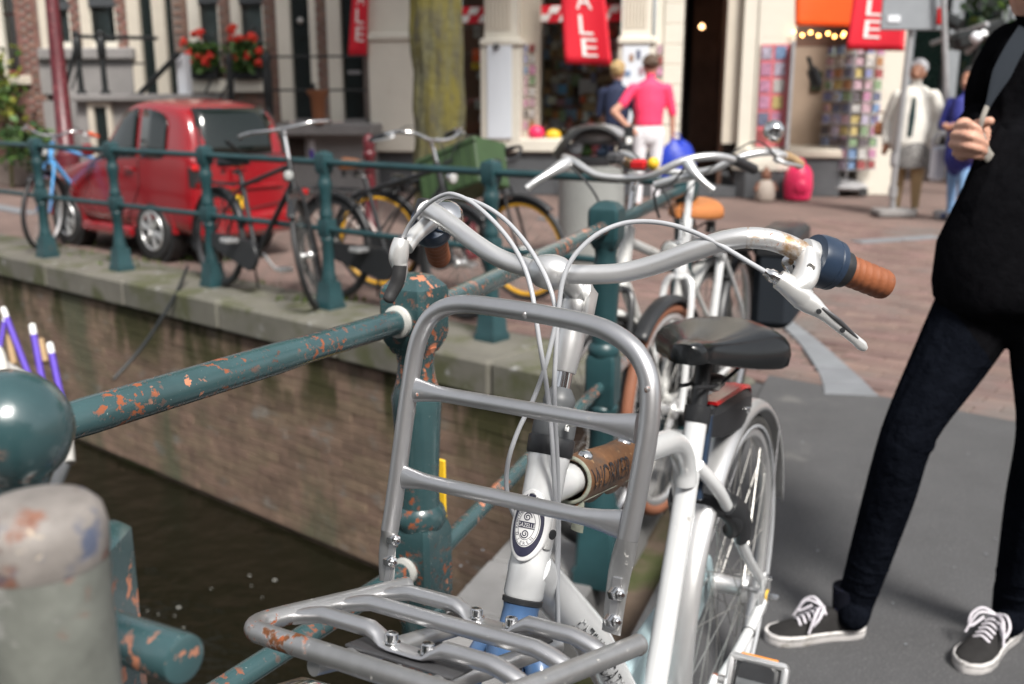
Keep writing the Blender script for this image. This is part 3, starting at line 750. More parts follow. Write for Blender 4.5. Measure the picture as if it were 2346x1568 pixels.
for (a, c) in ((668, 713), (783, 833)):
    d_ = fpart('door', 'black_gloss', hc, a, c, zst, TOP, -.12, -.05)
    for q in (.35, 1.15): fpart('door_panel', 'black_gloss', d_, a + 8, c - 8, zst + q, zst + q + .62, -.05, -.03, bev=.01)
    if a > 700: fpart('letter_slot', 'carrier_dull', d_, a + 13, c - 8, fz(800, 170), fz(800, 162), -.029, -.015)
    else: b = MB(); b.sphere(C0 + FE * fs(692) + FN * -.02 + V((0, 0, fz(692, 48))), .05, 10, 8); b.build('door_knocker', 'steel', d_)
    fpart('step', 'stone_grey', hc, a, c, zst - .02, zst + .04, -.049, .2)
st = fpart('stoop', 'stone_grey', hc, 622, 843, 0, zst - .17, 0.002, .55); fpart('stoop_slab', 'stone_grey', hc, 618, 845, zst - .165, zst - .012, .002, .85, bev=.02)
fpart('basement_window', 'dark_room', st, 641, 690, fz(660, 358), fz(660, 312), .551, .56); 
for a, c in ((634, 641), (690, 697)): fpart('basement_frame', 'stone_grey', st, a, c, fz(660, 362), fz(660, 308), .551, .59)
b = MB(); fbox(b, 697, 712, fz(700, 358), fz(700, 318), .553, .557); b.build('poster', 'bag_white', st, smooth=False)
b = MB(); fbox(b, 700, 709, fz(700, 357), fz(700, 338), .558, .561); b.build('poster_print', 'purple', st, smooth=False)
# iron fence on the stoop of house C
fr = empty('stoop_railing', C0 + FE * fs(700) + FN * .8, 0, 'thin black iron railing on the stoop before the black doors', 'railing')
fz0 = zst - .012
def ipost(u, z0, z1, d, par, k=1.0):
    p = C0 + FE * fs(u, 150, d) + FN * d; b = MB()
    b.lathe((p.x, p.y, z0), (0, 0, 1), [(0, .06 * k), (.03, .06 * k), (.05, .035 * k), ((z1 - z0) * .55, .028 * k), ((z1 - z0) * .58, .045 * k), ((z1 - z0) * .85, .05 * k), ((z1 - z0) * .9, .036 * k), ((z1 - z0) * .95, .05 * k), ((z1 - z0), .02 * k)], 10)
    b.build('railing_post', 'iron', par); return p
ipost(525, .0, fz(525, 122, .7), .7, fr); ipost(611, .0, fz(611, 118, .8), .8, fr, 1.3); ipost(716, fz0, fz(716, 190, .8), .8, fr, .6)
for zz in (fz(700, 130, .8), fz(700, 207, .8)):
    b = MB(); b.cyl(C0 + FE * fs(611, 150, .8) + FN * .8 + V((0, 0, zz)), C0 + FE * fs(840, 150, .8) + FN * .8 + V((0, 0, zz)), .014, seg=8); b.build('rail', 'iron', fr)
for (ua, va, ub, vb) in ((462, 232, 492, 165), (500, 232, 525, 190)):
    b = MB(); b.cyl(fpd(ua, va, .7), fpd(ub, vb, .7), .016, seg=8); b.build('stay', 'iron', fr)
pp = C0 + FE * fs(725, 150, .85) + FN * .85; b = MB(); b.lathe((pp.x, pp.y, fz0), (0, 0, 1), [(0, .05), (.02, .08), (.35, .10), (.42, .15), (.45, .15)], 14)
tag(b.build('flower_pot', 'bag_brown', None), 'small terracotta flower pot on the stoop between doors', 'pot')

def flower_box(u0, u1, label, seed):
    rnd = random.Random(seed); z0 = zs + .02
    c = C0 + FE * fs((u0 + u1) / 2) + FN * .14 + V((0, 0, z0)); L_ = abs(fs(u0) - fs(u1))
    r = empty('flower_box', c, 0, label, 'flower box', 'geranium boxes on the house sills')
    b = MB(); b.box(c + V((0, 0, .09)), (L_ * .92, .2, .17), R_f, bev=.01); b.build('box', 'iron', r)
    b = MB(); f = MB()
    for k in range(420):
        p = c + FE * rnd.gauss(0, L_ * .24) + FN * rnd.gauss(.05, .08) + V((0, 0, rnd.uniform(.1, .5)))
        a = V((rnd.uniform(-1, 1), rnd.uniform(-1, 1), rnd.uniform(-1, 1))).normalized() * .05; q = V((rnd.uniform(-1, 1), rnd.uniform(-1, 1), rnd.uniform(-1, 1))).normalized() * .05
        b.add([p - a, p - q, p + a, p + q], [[0, 1, 2, 3]])
    b.build('foliage', 'leaf', r, smooth=False)
    for k in range(10):
        p = c + FE * rnd.uniform(-L_ * .55, L_ * .55) + FN * rnd.uniform(.06, .2) + V((0, 0, rnd.uniform(.22, .68)))
        f = MB()
        for j in range(16):
            q = p + V((rnd.gauss(0, .022), rnd.gauss(0, .022), rnd.gauss(0, .022))); f.sphere(q, .025, 6, 4)
        f.build('flower', 'flower_red', r)
flower_box(446, 514, 'box of red geraniums on the sill nearer the red lamp post', 3); flower_box(540, 612, 'box of red geraniums on the sill nearer the black doors', 5)

# house B (grey stone band, stoop with stairs)
hb = empty('stone_house', C0 + FE * fs(240), 0, 'brick house with grey stone base and iron stair railing', 'house')
core = MB(); bks = MB()
zb = fz(200, 111); zb2 = fz(200, 216, .8)
for (a, c) in ((171, 194), (275, 300)): fbox(core, a, c, zb, 7, -.3, 0); fbricks(bks, a, c, zb, TOP)
fbox(core, 100, 403, TOP, 7, -.3, -.005); core.build('wall', 'mortar', hb, smooth=False); tag(bks.build('brickwork', 'house_brick_red', hb, smooth=False), kind='stuff')
fpart('stone_base', 'stone_grey', hb, 88, 302, zb2, zb - .17, -.3, .05); fpart('stone_cornice', 'stone_grey', hb, 86, 304, zb - .165, zb, -.3, .14, bev=.02)
fpart('stone_base', 'stone_grey', hb, 88, 430, 0, zb2 - .10, -.3, .4)
for (a, c) in ((100, 124), (194, 214), (300, 326), (357, 384)): fpart('door_post', 'cream_trim_shade', hb, a, c, zb if a < 290 else zb2, TOP, -.06, .025)
window(hb, 124, 171, zb, bar=fz(150, 22)); window(hb, 214, 275, zb, bar=fz(240, 15), cov=.75)
for (a, c) in ((326, 357), (384, 404)): fpart('door', 'black_gloss', hb, a, c, zb2, TOP, -.12, -.05)
sp_ = fpart('stoop_slab', 'stone_grey', hb, 150, 432, zb2 - .095, zb2, .06, 1.25, bev=.015)
fpart('stoop', 'stone_grey', hb, 165, 425, 0, zb2 - .10, .41, 1.1)
for a, c, z0, z1 in ((190, 203, .25, fz(200, 234, 1.1)), (233, 243, .25, fz(200, 234, 1.1)), (203, 233, fz(200, 245, 1.1), fz(200, 234, 1.1))): fpart('basement_frame', 'cream_trim_shade', hb, a, c, z0, z1, 1.101, 1.16)
fpart('basement_window', 'black_gloss', hb, 203, 233, .25, fz(200, 245, 1.1), 1.101, 1.12)
for k in range(4): fpart('stair_step', 'stone_grey', hb, 432 + k * 12, 446 + k * 12, 0, zb2 - .12 - k * .26, .1, 1.2)
b = MB(); fbox(b, 404, 424, 0, fz(410, 124, 1.05), .9, 1.05); b.build('newel', 'bag_white', hb, smooth=False)
sr = empty('stair_railing', C0 + FE * fs(230) + FN * 1.15, 0, 'black iron handrail climbing the grey stone stairs', 'railing')
ipost(181, zb2, fz(181, 72, 1.15), 1.15, sr, 1.2); ipost(236, zb2, fz(236, 70, 1.15), 1.15, sr, 1.2)
for (ua, va, ub, vb, r_) in ((181, 84, 360, 88, .026), (181, 144, 330, 146, .014), (153, 190, 178, 92, .03), (165, 205, 180, 150, .014), (308, 228, 410, 122, .04), (300, 222, 330, 225, .05)):
    b = MB(); b.cyl(fpd(ua, va, 1.15), fpd(ub, vb, 1.15), r_, seg=8); b.build('rail', 'iron', sr)

# house A (far left, red window frames)
ha = empty('corner_house', C0 + FE * fs(20), 0, 'red brick house with dark red window frame at left edge', 'house')
core = MB(); bks = MB(); za = fz(20, 176)
fbox(core, 50, 100, 0, 7, -.3, .03); fbricks(bks, 50, 100, .4, TOP, .03); fbox(core, -420, 50, 0, za - .12, -.3, 0); fbricks(bks, -60, 50, .4, za - .12)
fbox(core, -420, 100, TOP, 7, -.3, -.005); fbox(core, -420, -60, za - .12, TOP, -.3, 0)
core.build('wall', 'mortar', ha, smooth=False); tag(bks.build('brickwork', 'house_brick_red', ha, smooth=False), kind='stuff')
window(ha, 14, 50, za, fm='red_wood', cov=.75); window(ha, -52, -4, za, fm='red_wood', cov=.75)
fpart('mullion', 'cream', ha, -4, 14, za, TOP, -.15, .04); sill(ha, -60, 62, za - .12, za + .01, 'cream_trim_shade')
fpart('transom', 'red_wood', ha, 14, 50, fz(30, 36), fz(30, 28), -.10, -.04); fpart('mullion', 'red_wood', ha, 31, 36, za, TOP, -.10, -.05)
for nm, u, v, n, sx, sz, ms, lab in (('climbing_plant', 45, 205, 150, .30, .5, ('leaf_yellow', 'leaf'), 'yellow green climbing plant on the red brick corner'),
                                 ('leafy_bush', 95, 325, 200, .42, .26, ('leaf_dark', 'leaf'), 'dark green bush below the red brick corner')):
    p = C0 + FE * fs(u) + FN * .5; r = empty(nm, (p.x, p.y, 0), 0, lab, 'plant'); zc = fz(u, v)
    for mi, mt in enumerate(ms):
        b = MB()
        for k in range(n):
            q = p + FE * random.gauss(0, sx * .5) + FN * random.gauss(0, .2) + V((0, 0, max(.05, zc + random.gauss(0, sz * .55))))
            a = V((random.uniform(-1, 1), random.uniform(-1, 1), random.uniform(-1, 1))).normalized() * .06; d = V((random.uniform(-1, 1), random.uniform(-1, 1), random.uniform(-1, 1))).normalized() * .06
            b.add([q - a, q - d, q + a, q + d], [[0, 1, 2, 3]])
        b.build('foliage', mt, r, smooth=False)
    b = MB(); b.tube([p, p + V((.05, 0, zc * .5)), p + V((0, 0, zc + .3))], [.03, .025, .01], 6); b.build('stem', 'bark', r)
    if nm == 'leafy_bush':
        for (uu, vv) in ():
            b = MB(); q = C0 + FE * fs(uu) + FN * .75 + V((0, 0, fz(uu, vv))); b.sphere(q, .035, 8, 6); b.build('flower', 'flower_red', r)

# shop
sh = empty('souvenir_shop', C0 + FE * 2.5, 0, 'cream souvenir shop with fluted pillars and big display windows', 'shop')
def pillar(u0, u1, ublk0, ublk1, zblk, depth, side=None, flutes=0):
    p = fpart('pillar', 'cream', sh, u0, u1, zblk, 7, -.35, depth)
    fpart('pillar_base', 'cream', p, ublk0, ublk1, fz(u0, 345), zblk - .1, -.4, depth + .08, bev=.015); fpart('pillar_cap', 'cream', p, ublk0 - 2, ublk1 + 2, zblk - .098, zblk, -.4, depth + .12, bev=.02)
    if flutes:
        for k in range(flutes):
            w_ = (u1 - u0 - 16) / flutes; a = u0 + 8 + k * w_
            b = MB(); s0 = fs(a + w_ * .5); q = C0 + FE * s0 + FN * (depth + .001); b.cyl(q + V((0, 0, zblk + .12)), q + V((0, 0, 4.5)), abs(fs(a) - fs(a + w_ * .72)) / 2, seg=8); b.build('flute', 'cream_trim_shade', p)
    return p
pillar(845, 944, 843, 946, fz(890, 80), .25); 
pillar(1110, 1186, 1100, 1192, fz(1140, 92), .25, flutes=7)
pillar(1422, 1490, 1415, 1500, fz(1450, 88), .25, flutes=7)
q3 = fpart('quoin_pier', 'cream', sh, 1500, 1562, fz(1500, 400), 7, -.35, .12)
for k in range(9): fpart('quoin', 'cream', q3, 1518, 1563, fz(1540, 380 - k * 46), fz(1540, 380 - k * 46) + .26, .12, .15, bev=.015)
# right side faces of the pillars, their shade put into a darker cream
for (u0, u1) in ((1186, 1236),): fpart('pillar_return', 'cream_trim_shade', sh, u0, u1, fz(1200, 320), 7, -.5, -.02)
fpart('plinth', 'stone_dark', sh, 843, 1562, 0, fz(1200, 348), -.4, .2)
fpart('shop_sill', 'cream', sh, 1090, 1440, fz(1200, 347), fz(1200, 316), -.4, .28, bev=.02)
fpart('back_wall', 'brown_room', sh, 1060, 1420, .6, 3.4, -1.9, -1.8)
fpart('window_floor', 'cream_trim_shade', sh, 950, 1420, fz(1200, 330), fz(1200, 322), -1.8, -.40)
fpart('fascia', 'cream', sh, 843, 1700, 4.4, 7, -.35, .10)
for (a, c) in ((1236, 1420), (1050, 1104), (944, 1050)): fpart('window_pane', 'glass', sh, a, c, fz(1300, 318), 4.4, -.22, -.21)
b = MB(); k = 0
stp = fpart('window_banner', 'sale_red', sh, 1060, 1420, fz(1250, 50), fz(1250, 10), -.19, -.17)
for u in range(1066, 1420, 46):
    for j in (0, 1):
        za_, zb_ = (fz(1250, 29), fz(1250, 12)) if j == 0 else (fz(1250, 48), fz(1250, 31))
        s0 = fs(u + (0 if j == 0 else -22)); s1 = fs(u + 22 + (0 if j == 0 else -22)); sk = .05
        q = [C0 + FE * s0 + V((0, 0, za_)), C0 + FE * s1 + V((0, 0, za_)), C0 + FE * (s1 - sk) + V((0, 0, zb_)), C0 + FE * (s0 - sk) + V((0, 0, zb_))]
        b = MB(); b.prism([p + FN * -.168 for p in q], FN * .01); b.build('banner_stripe', 'white_paint', stp, smooth=False)
fpart('white_board', 'white_board', sh, 1116, 1172, fz(1140, 315), fz(1140, 100), .335, .36); b = MB(); b.sphere(C0 + FE * fs(1149) + FN * .375 + V((0, 0, fz(1149, 110))), .045, 10, 8); b.build('lock', 'steel_dark', sh)
fpart('notice_board', 'white_board', sh, 1426, 1486, fz(1450, 300), fz(1450, 108), .335, .35)
for (uu, vv, w_, h_, mt) in ((1446, 135, 9, 16, 'card4'), (1462, 128, 10, 20, 'card3'), (1438, 170, 14, 12, 'card6'), (1470, 165, 12, 18, 'card2')): fpart('notice', mt, sh, uu - w_ / 2, uu + w_ / 2, fz(uu, vv + h_ / 2), fz(uu, vv - h_ / 2), .352, .358)
def cards(u0, u1, nx, v0, v1, ny, d, parent, gap=.82):
    for j in range(ny):
        for i in range(nx):
            ua = u0 + (u1 - u0) * i / nx; ub = ua + (u1 - u0) / nx * gap
            va = v0 + (v1 - v0) * j / ny; vb = va + (v1 - v0) / ny * .8
            if random.random() < .08: continue
            ub -= random.uniform(0, 2.5); va += random.uniform(-1, 3)
            fpart('postcard', 'card%d' % random.randrange(12), parent, ua, ub, fz((ua + ub) / 2, vb), fz((ua + ub) / 2, va), d, d + .01)
cards(1196, 1230, 2, 100, 300, 8, .0, sh); cards(1504, 1522, 1, 105, 180, 3, .14, sh)
# things on show behind the glass
def showcase(u, v, w_, h_, d, mt, shape='box'):
    zc = fz(u, v); s_ = fs(u); ww = abs(fs(u - w_ / 2) - fs(u + w_ / 2)); hh = fz(u, v - h_ / 2) - fz(u, v + h_ / 2)
    c = C0 + FE * s_ + FN * d + V((0, 0, zc)); b = MB()
    if shape == 'box': b.box(c, (ww, .12, hh), R_f, bev=.01)
    elif shape == 'ball': b.sphere(c, hh / 2, 14, 10, (ww / hh, 1, 1))
    else: b.lathe(c - V((0, 0, hh / 2)), (0, 0, 1), [(0, ww * .3), (hh * .1, ww * .45), (hh * .5, ww * .5), (hh * .75, ww * .3), (hh, ww * .25)], 12)
    return b.build('souvenir', mt, sh)
rs = random.Random(11)
for j in range(9):
    for i in range(10):
        u = 1244 + i * 18 + rs.uniform(-6, 6); v = 66 + j * 28 + rs.uniform(-7, 7)
        showcase(u, v, rs.uniform(10, 24), rs.uniform(14, 30), -rs.uniform(.30, .62), rs.choice(['card%d' % k for k in range(12)] + ['cream', 'cream', 'brown_room', 'dark_room', 'wood', 'tan_leather', 'bag_white', 'bag_white', 'card5', 'orange_cloth', 'sky_blue']), rs.choice(['box', 'box', 'box', 'vase']))
for j in range(8): showcase(1083 + rs.uniform(-8, 8), 70 + j * 34, rs.uniform(14, 26), rs.uniform(16, 28), -.5, rs.choice(['bag_white', 'card5', 'dark_room', 'brown_room', 'card0']))
showcase(1080, 125, 22, 30, -.42, 'orange_cloth'); showcase(1078, 150, 22, 16, -.41, 'yellow')
showcase(1233, 304, 38, 34, .14, 'pink_plastic', 'ball'); showcase(1272, 309, 36, 26, .14, 'yellow', 'ball')
showcase(1340, 200, 40, 40, -.45, 'bag_white'); showcase(1350, 235, 44, 44, -.42, 'wood'); showcase(1300, 270, 30, 40, -.4, 'card6')
sho = (('orange_cloth', 0),)
# doorway and right hand pillar
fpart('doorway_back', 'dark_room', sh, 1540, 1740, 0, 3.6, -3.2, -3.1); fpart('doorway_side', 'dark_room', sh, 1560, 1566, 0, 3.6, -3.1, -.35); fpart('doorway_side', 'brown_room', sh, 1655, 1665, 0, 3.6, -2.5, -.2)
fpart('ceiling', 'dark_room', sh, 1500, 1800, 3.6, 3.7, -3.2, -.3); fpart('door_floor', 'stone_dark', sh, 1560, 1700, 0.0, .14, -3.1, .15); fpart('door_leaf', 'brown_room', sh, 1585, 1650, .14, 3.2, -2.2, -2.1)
for j in range(6): fpart('souvenir', rs.choice(['bag_white', 'card4', 'card6', 'wood', 'yellow', 'card2']), sh, 1668 + rs.uniform(0, 5), 1690 + rs.uniform(-4, 4), .9 + j * .22, 1.08 + j * .22, -.4, -.25)
p4 = fpart('pillar', 'cream', sh, 1700, 1818, fz(1760, 345), 7, -.4, .1); fpart('pillar_return', 'cream_trim_shade', sh, 1662, 1700, fz(1700, 330), 7, -.5, -.05)  # return drawn in darker cream, shade of its side put into colour
for k in range(7): fpart('quoin', 'cream', p4, 1732, 1819, fz(1760, 330 - k * 60), fz(1760, 330 - k * 60) + .35, .1, .13, bev=.015)
b = MB(); pz = fz(1760, 385)
c = C0 + FE * fs(1755) + FN * .02; ww = abs(fs(1700) - fs(1815)) / 2
def oct_(z, r): return [c + FE * (x * r) + FN * (y * r * .6) + V((0, 0, z)) for x, y in ((-1, -1), (1, -1), (1, .4), (.6, 1), (-.6, 1), (-1, .4))]
b.loft([oct_(0, ww * 1.02), oct_(pz - .02, ww * 1.05)]); b.build('pillar_plinth', 'stone_dark', sh, smooth=False)
b = MB(); b.loft([oct_(pz - .018, ww * 1.15), oct_(pz + .06, ww * 1.2), oct_(pz + .16, ww * 1.1), oct_(fz(1760, 338), ww * 1.02)]); b.build('pillar_foot', 'cream', sh)
bd_ = fpart('card_board', 'flower_pink', sh, 1742, 1812, fz(1770, 335), fz(1770, 103), .135, .16); cards(1744, 1806, 2, 107, 332, 6, .162, bd_)
fpart('card_frame', 'galv', p4, 1812, 1820, fz(1770, 345), fz(1770, 98), .1, .34)
# recess right of the pillar
fpart('recess_wall', 'sand_wall', sh, 1815, 2010, 0, fz(1900, 95), -1.6, -1.5); fpart('recess_wall', 'brown_room', sh, 1815, 2010, fz(1900, 95) + .005, 3.6, -1.6, -1.5)
fpart('corner_wall', 'cream', sh, 1985, 2072, 0, 7, -1.4, -.6); fpart('ledge', 'cream_trim_shade', sh, 1815, 1950, fz(1850, 365), fz(1850, 345), -1.5, -.2, bev=.02); fpart('ledge_base', 'stone_dark', sh, 1815, 1945, 0, fz(1850, 366), -1.5, -.25)
fpart('side_wall', 'stone_grey', sh, 2072, 2078, 0, 7, -9, -.6)
b = MB(); b.tube(spl([C0 + FE * fs(1850 + k) + FN * .0 + V((0, 0, fz(1850, 130 + k * 2.6))) for k in (0, 12, 28)], 4), [.03] * 4 + [.08] * 4 + [.02], 8); b.build('hanging_lamp', 'iron', sh)
b = MB(); fbox(b, 1862, 1886, fz(1870, 205), fz(1870, 158), -1.49, -1.45); b.build('green_sign', 'leaf_dark', sh, smooth=False)
b = MB(); b.sphere(C0 + FE * fs(1606) + FN * -1.5 + V((0, 0, fz(1606, 44))), .04, 8, 6); b.build('lamp_bulb', 'lamp_warm', sh)
# string of warm bulbs
sl = empty('string_lights', C0 + FE * fs(1880) + FN * .2, 0, 'string of warm glowing bulbs below the orange cloth', 'lights')
bulbs = [(1818, 73), (1838, 81), (1857, 75), (1875, 82), (1897, 77), (1912, 84), (1931, 82), (1934, 77), (1950, 83), (1964, 86), (1970, 84)]
for (u, v) in bulbs:
    b = MB(); b.sphere(fpd(u, v, .2), .020, 8, 6); b.build('bulb', 'bulb', sl)
b = MB(); b.tube([fpd(u, v - 3, .2) for u, v in bulbs], .005, 6); b.build('wire', 'iron', sl)

# cloth banners
def banner(name, label, quad, mt, txt, d, tcol='white_paint', group=None, tmap=None, wave=.05):
    """quad = picture corners tl,tr,br,bl on a plane d in front of the shop"""
    def P(u, v): return fpd(u, v, d)
    tl, tr, br_, bl = [P(*q) for q in quad]
    r = empty(name, (bl + br_) / 2, 0, label, 'banner', group); N = 12; Mv = 16
    def S(x, y, off=0.0):
        a = tl.lerp(tr, x); c = bl.lerp(br_, x); p = a.lerp(c, y)
        return p + FN * (wave * math.sin(x * 5 + y * 2.2) * y + off)
    b = MB(); vs = [S(i / N, j / Mv) for j in range(Mv + 1) for i in range(N + 1)]
    b.add(vs, [[j * (N + 1) + i, j * (N + 1) + i + 1, (j + 1) * (N + 1) + i + 1, (j + 1) * (N + 1) + i] for j in range(Mv) for i in range(N)])
    o = b.build('cloth', mt, r); md = o.modifiers.new('solid', 'SOLIDIFY'); md.thickness = .004
    for (ch, x0, y0, x1, y1) in txt:
        vs, fs_ = text_faces(ch, 1.0); xs = [p[0] for p in vs]; ys = [p[1] for p in vs]
        nx = lambda p: (p - min(xs)) / (max(xs) - min(xs)); ny = lambda p: (p - min(ys)) / (max(ys) - min(ys))
        vs, fs_ = refine([(nx(p[0]), ny(p[1])) for p in vs], fs_, .25)
        b = MB(); b.add([S(x0 + (x1 - x0) * x, y1 + (y0 - y1) * y, .012) for x, y in vs], fs_); b.build('letter', tcol, r, smooth=False)
    return r
G = 'red sale banners hung outside the shop'
banner('sale_banner', 'red sale banner nearest the black doors, seen narrow', [(818, -150), (846, -150), (842, 133), (800, 128)], 'sale_red', [('L', .28, .60, .72, .72), ('E', .30, .75, .78, .87), ('A', .3, .45, .75, .57)], .35, 'white_paint', G)
banner('sale_banner', 'red sale banner hanging above the man in pink', [(1275, -160), (1370, -160), (1402, 152), (1296, 146)], 'sale_red', [('A', .33, .44, .68, .58), ('L', .36, .625, .66, .77), ('E', .38, .80, .72, .935)], .6, 'white_paint', G)
banner('sale_banner', 'red sale banner beside the grey traffic sign', [(1975, -160), (2085, -160), (2070, 118), (1938, 114)], 'sale_red', [('L', .28, .57, .58, .705), ('E', .28, .745, .58, .895)], .9, 'white_paint', G)
banner('orange_banner', 'bright orange cloth above the string of bulbs', [(1820, -120), (1990, -120), (1985, 62), (1822, 58)], 'orange_cloth', [], .1)

# ================================================================== BICYCLES
YA = V((0, 1, 0))
def wheel(root, c, X=None, R=.345, rim='alu', tyre='rubber', single=False, name='rear_wheel', ns=36, wall=None, hub='alu'):
    X = X or Matrix.Identity(4)
    b = MB(); b.X = X; b.torus(c, YA, R - .018, .0185, 56, 12); w_ = b.build(name, tyre, root, local=True)
    if wall:
        for sgn in (-1, 1):
            b = MB(); b.X = X; b.torus(V(c) + V((0, sgn * .0145, 0)), YA, R - .029, .0042, 56, 6); b.build('reflective_band', wall, w_, local=True)
    b = MB(); b.X = X
    prof = [(-.011, R - .034), (-.0125, R - .040), (-.011, R - .050), (-.004, R - .056), (.004, R - .056), (.011, R - .050), (.0125, R - .040), (.011, R - .034)]
    n = 56; vs = []; fs_ = []
    for i in range(n):
        a = 2 * PI * i / n
        for (y, r) in prof: vs.append(V(c) + V((r * math.cos(a), y, r * math.sin(a))))
    m = len(prof)
    for i in range(n):
        for k in range(m): fs_.append([i * m + k, i * m + (k + 1) % m, ((i + 1) % n) * m + (k + 1) % m, ((i + 1) % n) * m + k])
    b.add(vs, fs_); b.build('rim', rim, w_, local=True)
    b = MB(); b.X = X; b.lathe(V(c) + V((0, -.06, 0)), YA, [(0, .006), (.018, .006), (.02, .024), (.03, .030), (.034, .030), (.036, .020), (.05, .018), (.07, .018), (.084, .020), (.086, .030), (.09, .030), (.1, .026), (.102, .006), (.125, .006)], 20)
    b.build('hub', hub, w_, local=True)
    sp = MB(); sp.X = X
    for k in range(ns):
        a = 2 * PI * k / ns; side = 1 if k % 2 else -1; cr = (1 if (k // 2) % 2 else -1) * 1.15
        p = V(c) + V(((R - .054) * math.cos(a), side * .003, (R - .054) * math.sin(a))); q = V(c) + V((.029 * math.cos(a + cr), side * .030, .029 * math.sin(a + cr)))
        if single: s1 = MB(); s1.X = X; s1.cyl(p, q, .0011, seg=5); s1.build('spoke', 'steel', w_, local=True)
        else: sp.cyl(p, q, .0013, seg=4)
    if not single: sp.build('spokes', 'steel', w_, local=True)
    return w_
def fender(root, c, R, a0, a1, mt, X=None, w_=.028, name='mudguard', n=40):
    b = MB(); b.X = X or Matrix.Identity(4); prof = [(-w_, -.012), (-w_, -.003), (-w_ * .72, .006), (-w_ * .3, .0095), (w_ * .3, .0095), (w_ * .72, .006), (w_, -.003), (w_, -.012)]
    secs = []
    for i in range(n + 1):
        a = a0 + (a1 - a0) * i / n; secs.append([V(c) + V(((R + r) * math.cos(a), y, (R + r) * math.sin(a))) for y, r in prof])
    b.loft(secs, closed=False, cap=False); o = b.build(name, mt, root, local=True, angle=60)
    md = o.modifiers.new('solid', 'SOLIDIFY'); md.thickness = .0016; return o
def saddle(root, x0, x1, z, W=.105, mt='saddle_black', thick=.075, nose=.024, spring='black_plastic', name='saddle', tilt=0.0, springs=True):
    """nose at x0 (front), tail at x1; z = top height"""
    N, K = 16, 22; secs = []
    for i in range(N + 1):
        t = i / N; x = x0 + (x1 - x0) * t
        sm = t * t * (3 - 2 * t)
        w_ = nose + (W - nose) * (max(0, (t - .18) / .62) ** 1.25 if t < .8 else 1.0)
        if t < .06: w_ = nose * (.55 + 7.5 * t)
        if t > .84: w_ = W * math.sqrt(max(.0, 1 - ((t - .84) / .175) ** 2)) * .75 + W * .25
        th = thick * (.80 + .30 * sm); zt = z - .012 * math.sin(PI * t) - (.006 * (1 - t / .1) if t < .1 else 0) + .012 * sm + tilt * (t - .5)
        sec = []
        for k in range(K):
            a = PI * 2 * k / K; y = math.cos(a); q = math.sin(a)
            yy = w_ * (abs(y) ** .62) * (1 if y > 0 else -1)
            if q >= 0: zz = zt - .018 * abs(y) ** 3 * (.4 + .6 * sm) - (1 - q ** .5) * (.018 + .012 * sm) - .007 * math.exp(-(yy / .012) ** 2) * (1 if .3 < t < .97 else 0)
            else: zz = zt - .030 - .018 * sm - (-q) ** .6 * max(.004, (th - .048)) * (.55 + .45 * abs(y)) * (.3 + .7 * sm)
            sec.append(V((x, yy, zz)))
        secs.append(sec)
    b = MB(); b.loft(secs); s_ = b.build(name, mt, root, local=True, angle=70)
    b = MB()
    for sg in (-1, 1):
        b.tube(spl([(x0 - .03, sg * .012, z - .068), ((x0 + x1) / 2, sg * .022, z - .09), (x1 + .05, sg * .04, z - .075)], 5), .0035, 6)
        for k in range(5 if springs else 0): b.torus((x1 + .035, sg * .055, z - .075 - k * .009), (0, 0, 1), .017, .003, 14, 6)
    b.build('saddle_rail', spring, s_, local=True)
    b = MB(); b.box((x0 * .45 + x1 * .55, 0, z - .092), (.045, .05, .022), bev=.004); b.build('saddle_clamp', 'steel', s_, local=True)
    return s_
def pedal(root, c, R=None, mt='black_plastic', end='alu', refl=True, k=1.0):
    b = MB(); R = R or Matrix.Identity(3); c = V(c)
    b.box(c + R @ V((0, 0, 0)), (.088 * k, .072, .024), R, bev=.008); p = b.build('pedal', mt, root, local=True)
    for sx in (-1, 1):
        b = MB(); b.box(c + R @ V((sx * .042 * k, 0, 0)), (.012, .095, .030), R, bev=.005); b.build('pedal_cage', end, p, local=True)
        if refl: b = MB(); b.box(c + R @ V((sx * .0487 * k, 0, 0)), (.003, .06, .012), R, bev=.001); b.build('pedal_reflector', 'amber', p, local=True)
    for sy in (-1, 1): b = MB(); b.box(c + R @ V((0, sy * .044, 0)), (.085 * k, .010, .028), R, bev=.004); b.build('pedal_cage', end, p, local=True)
    b = MB(); b.tube([c + R @ V((0, -.03, 0)), c + R @ V((0, .03, 0))], .0165, 12); b.build('pedal_axle', 'grey_plastic', p, local=True)
    return p

def rotmat(p, axis, ang): return Matrix.Translation(p) @ Matrix.Rotation(ang, 4, V(axis)) @ Matrix.Translation(-V(p))

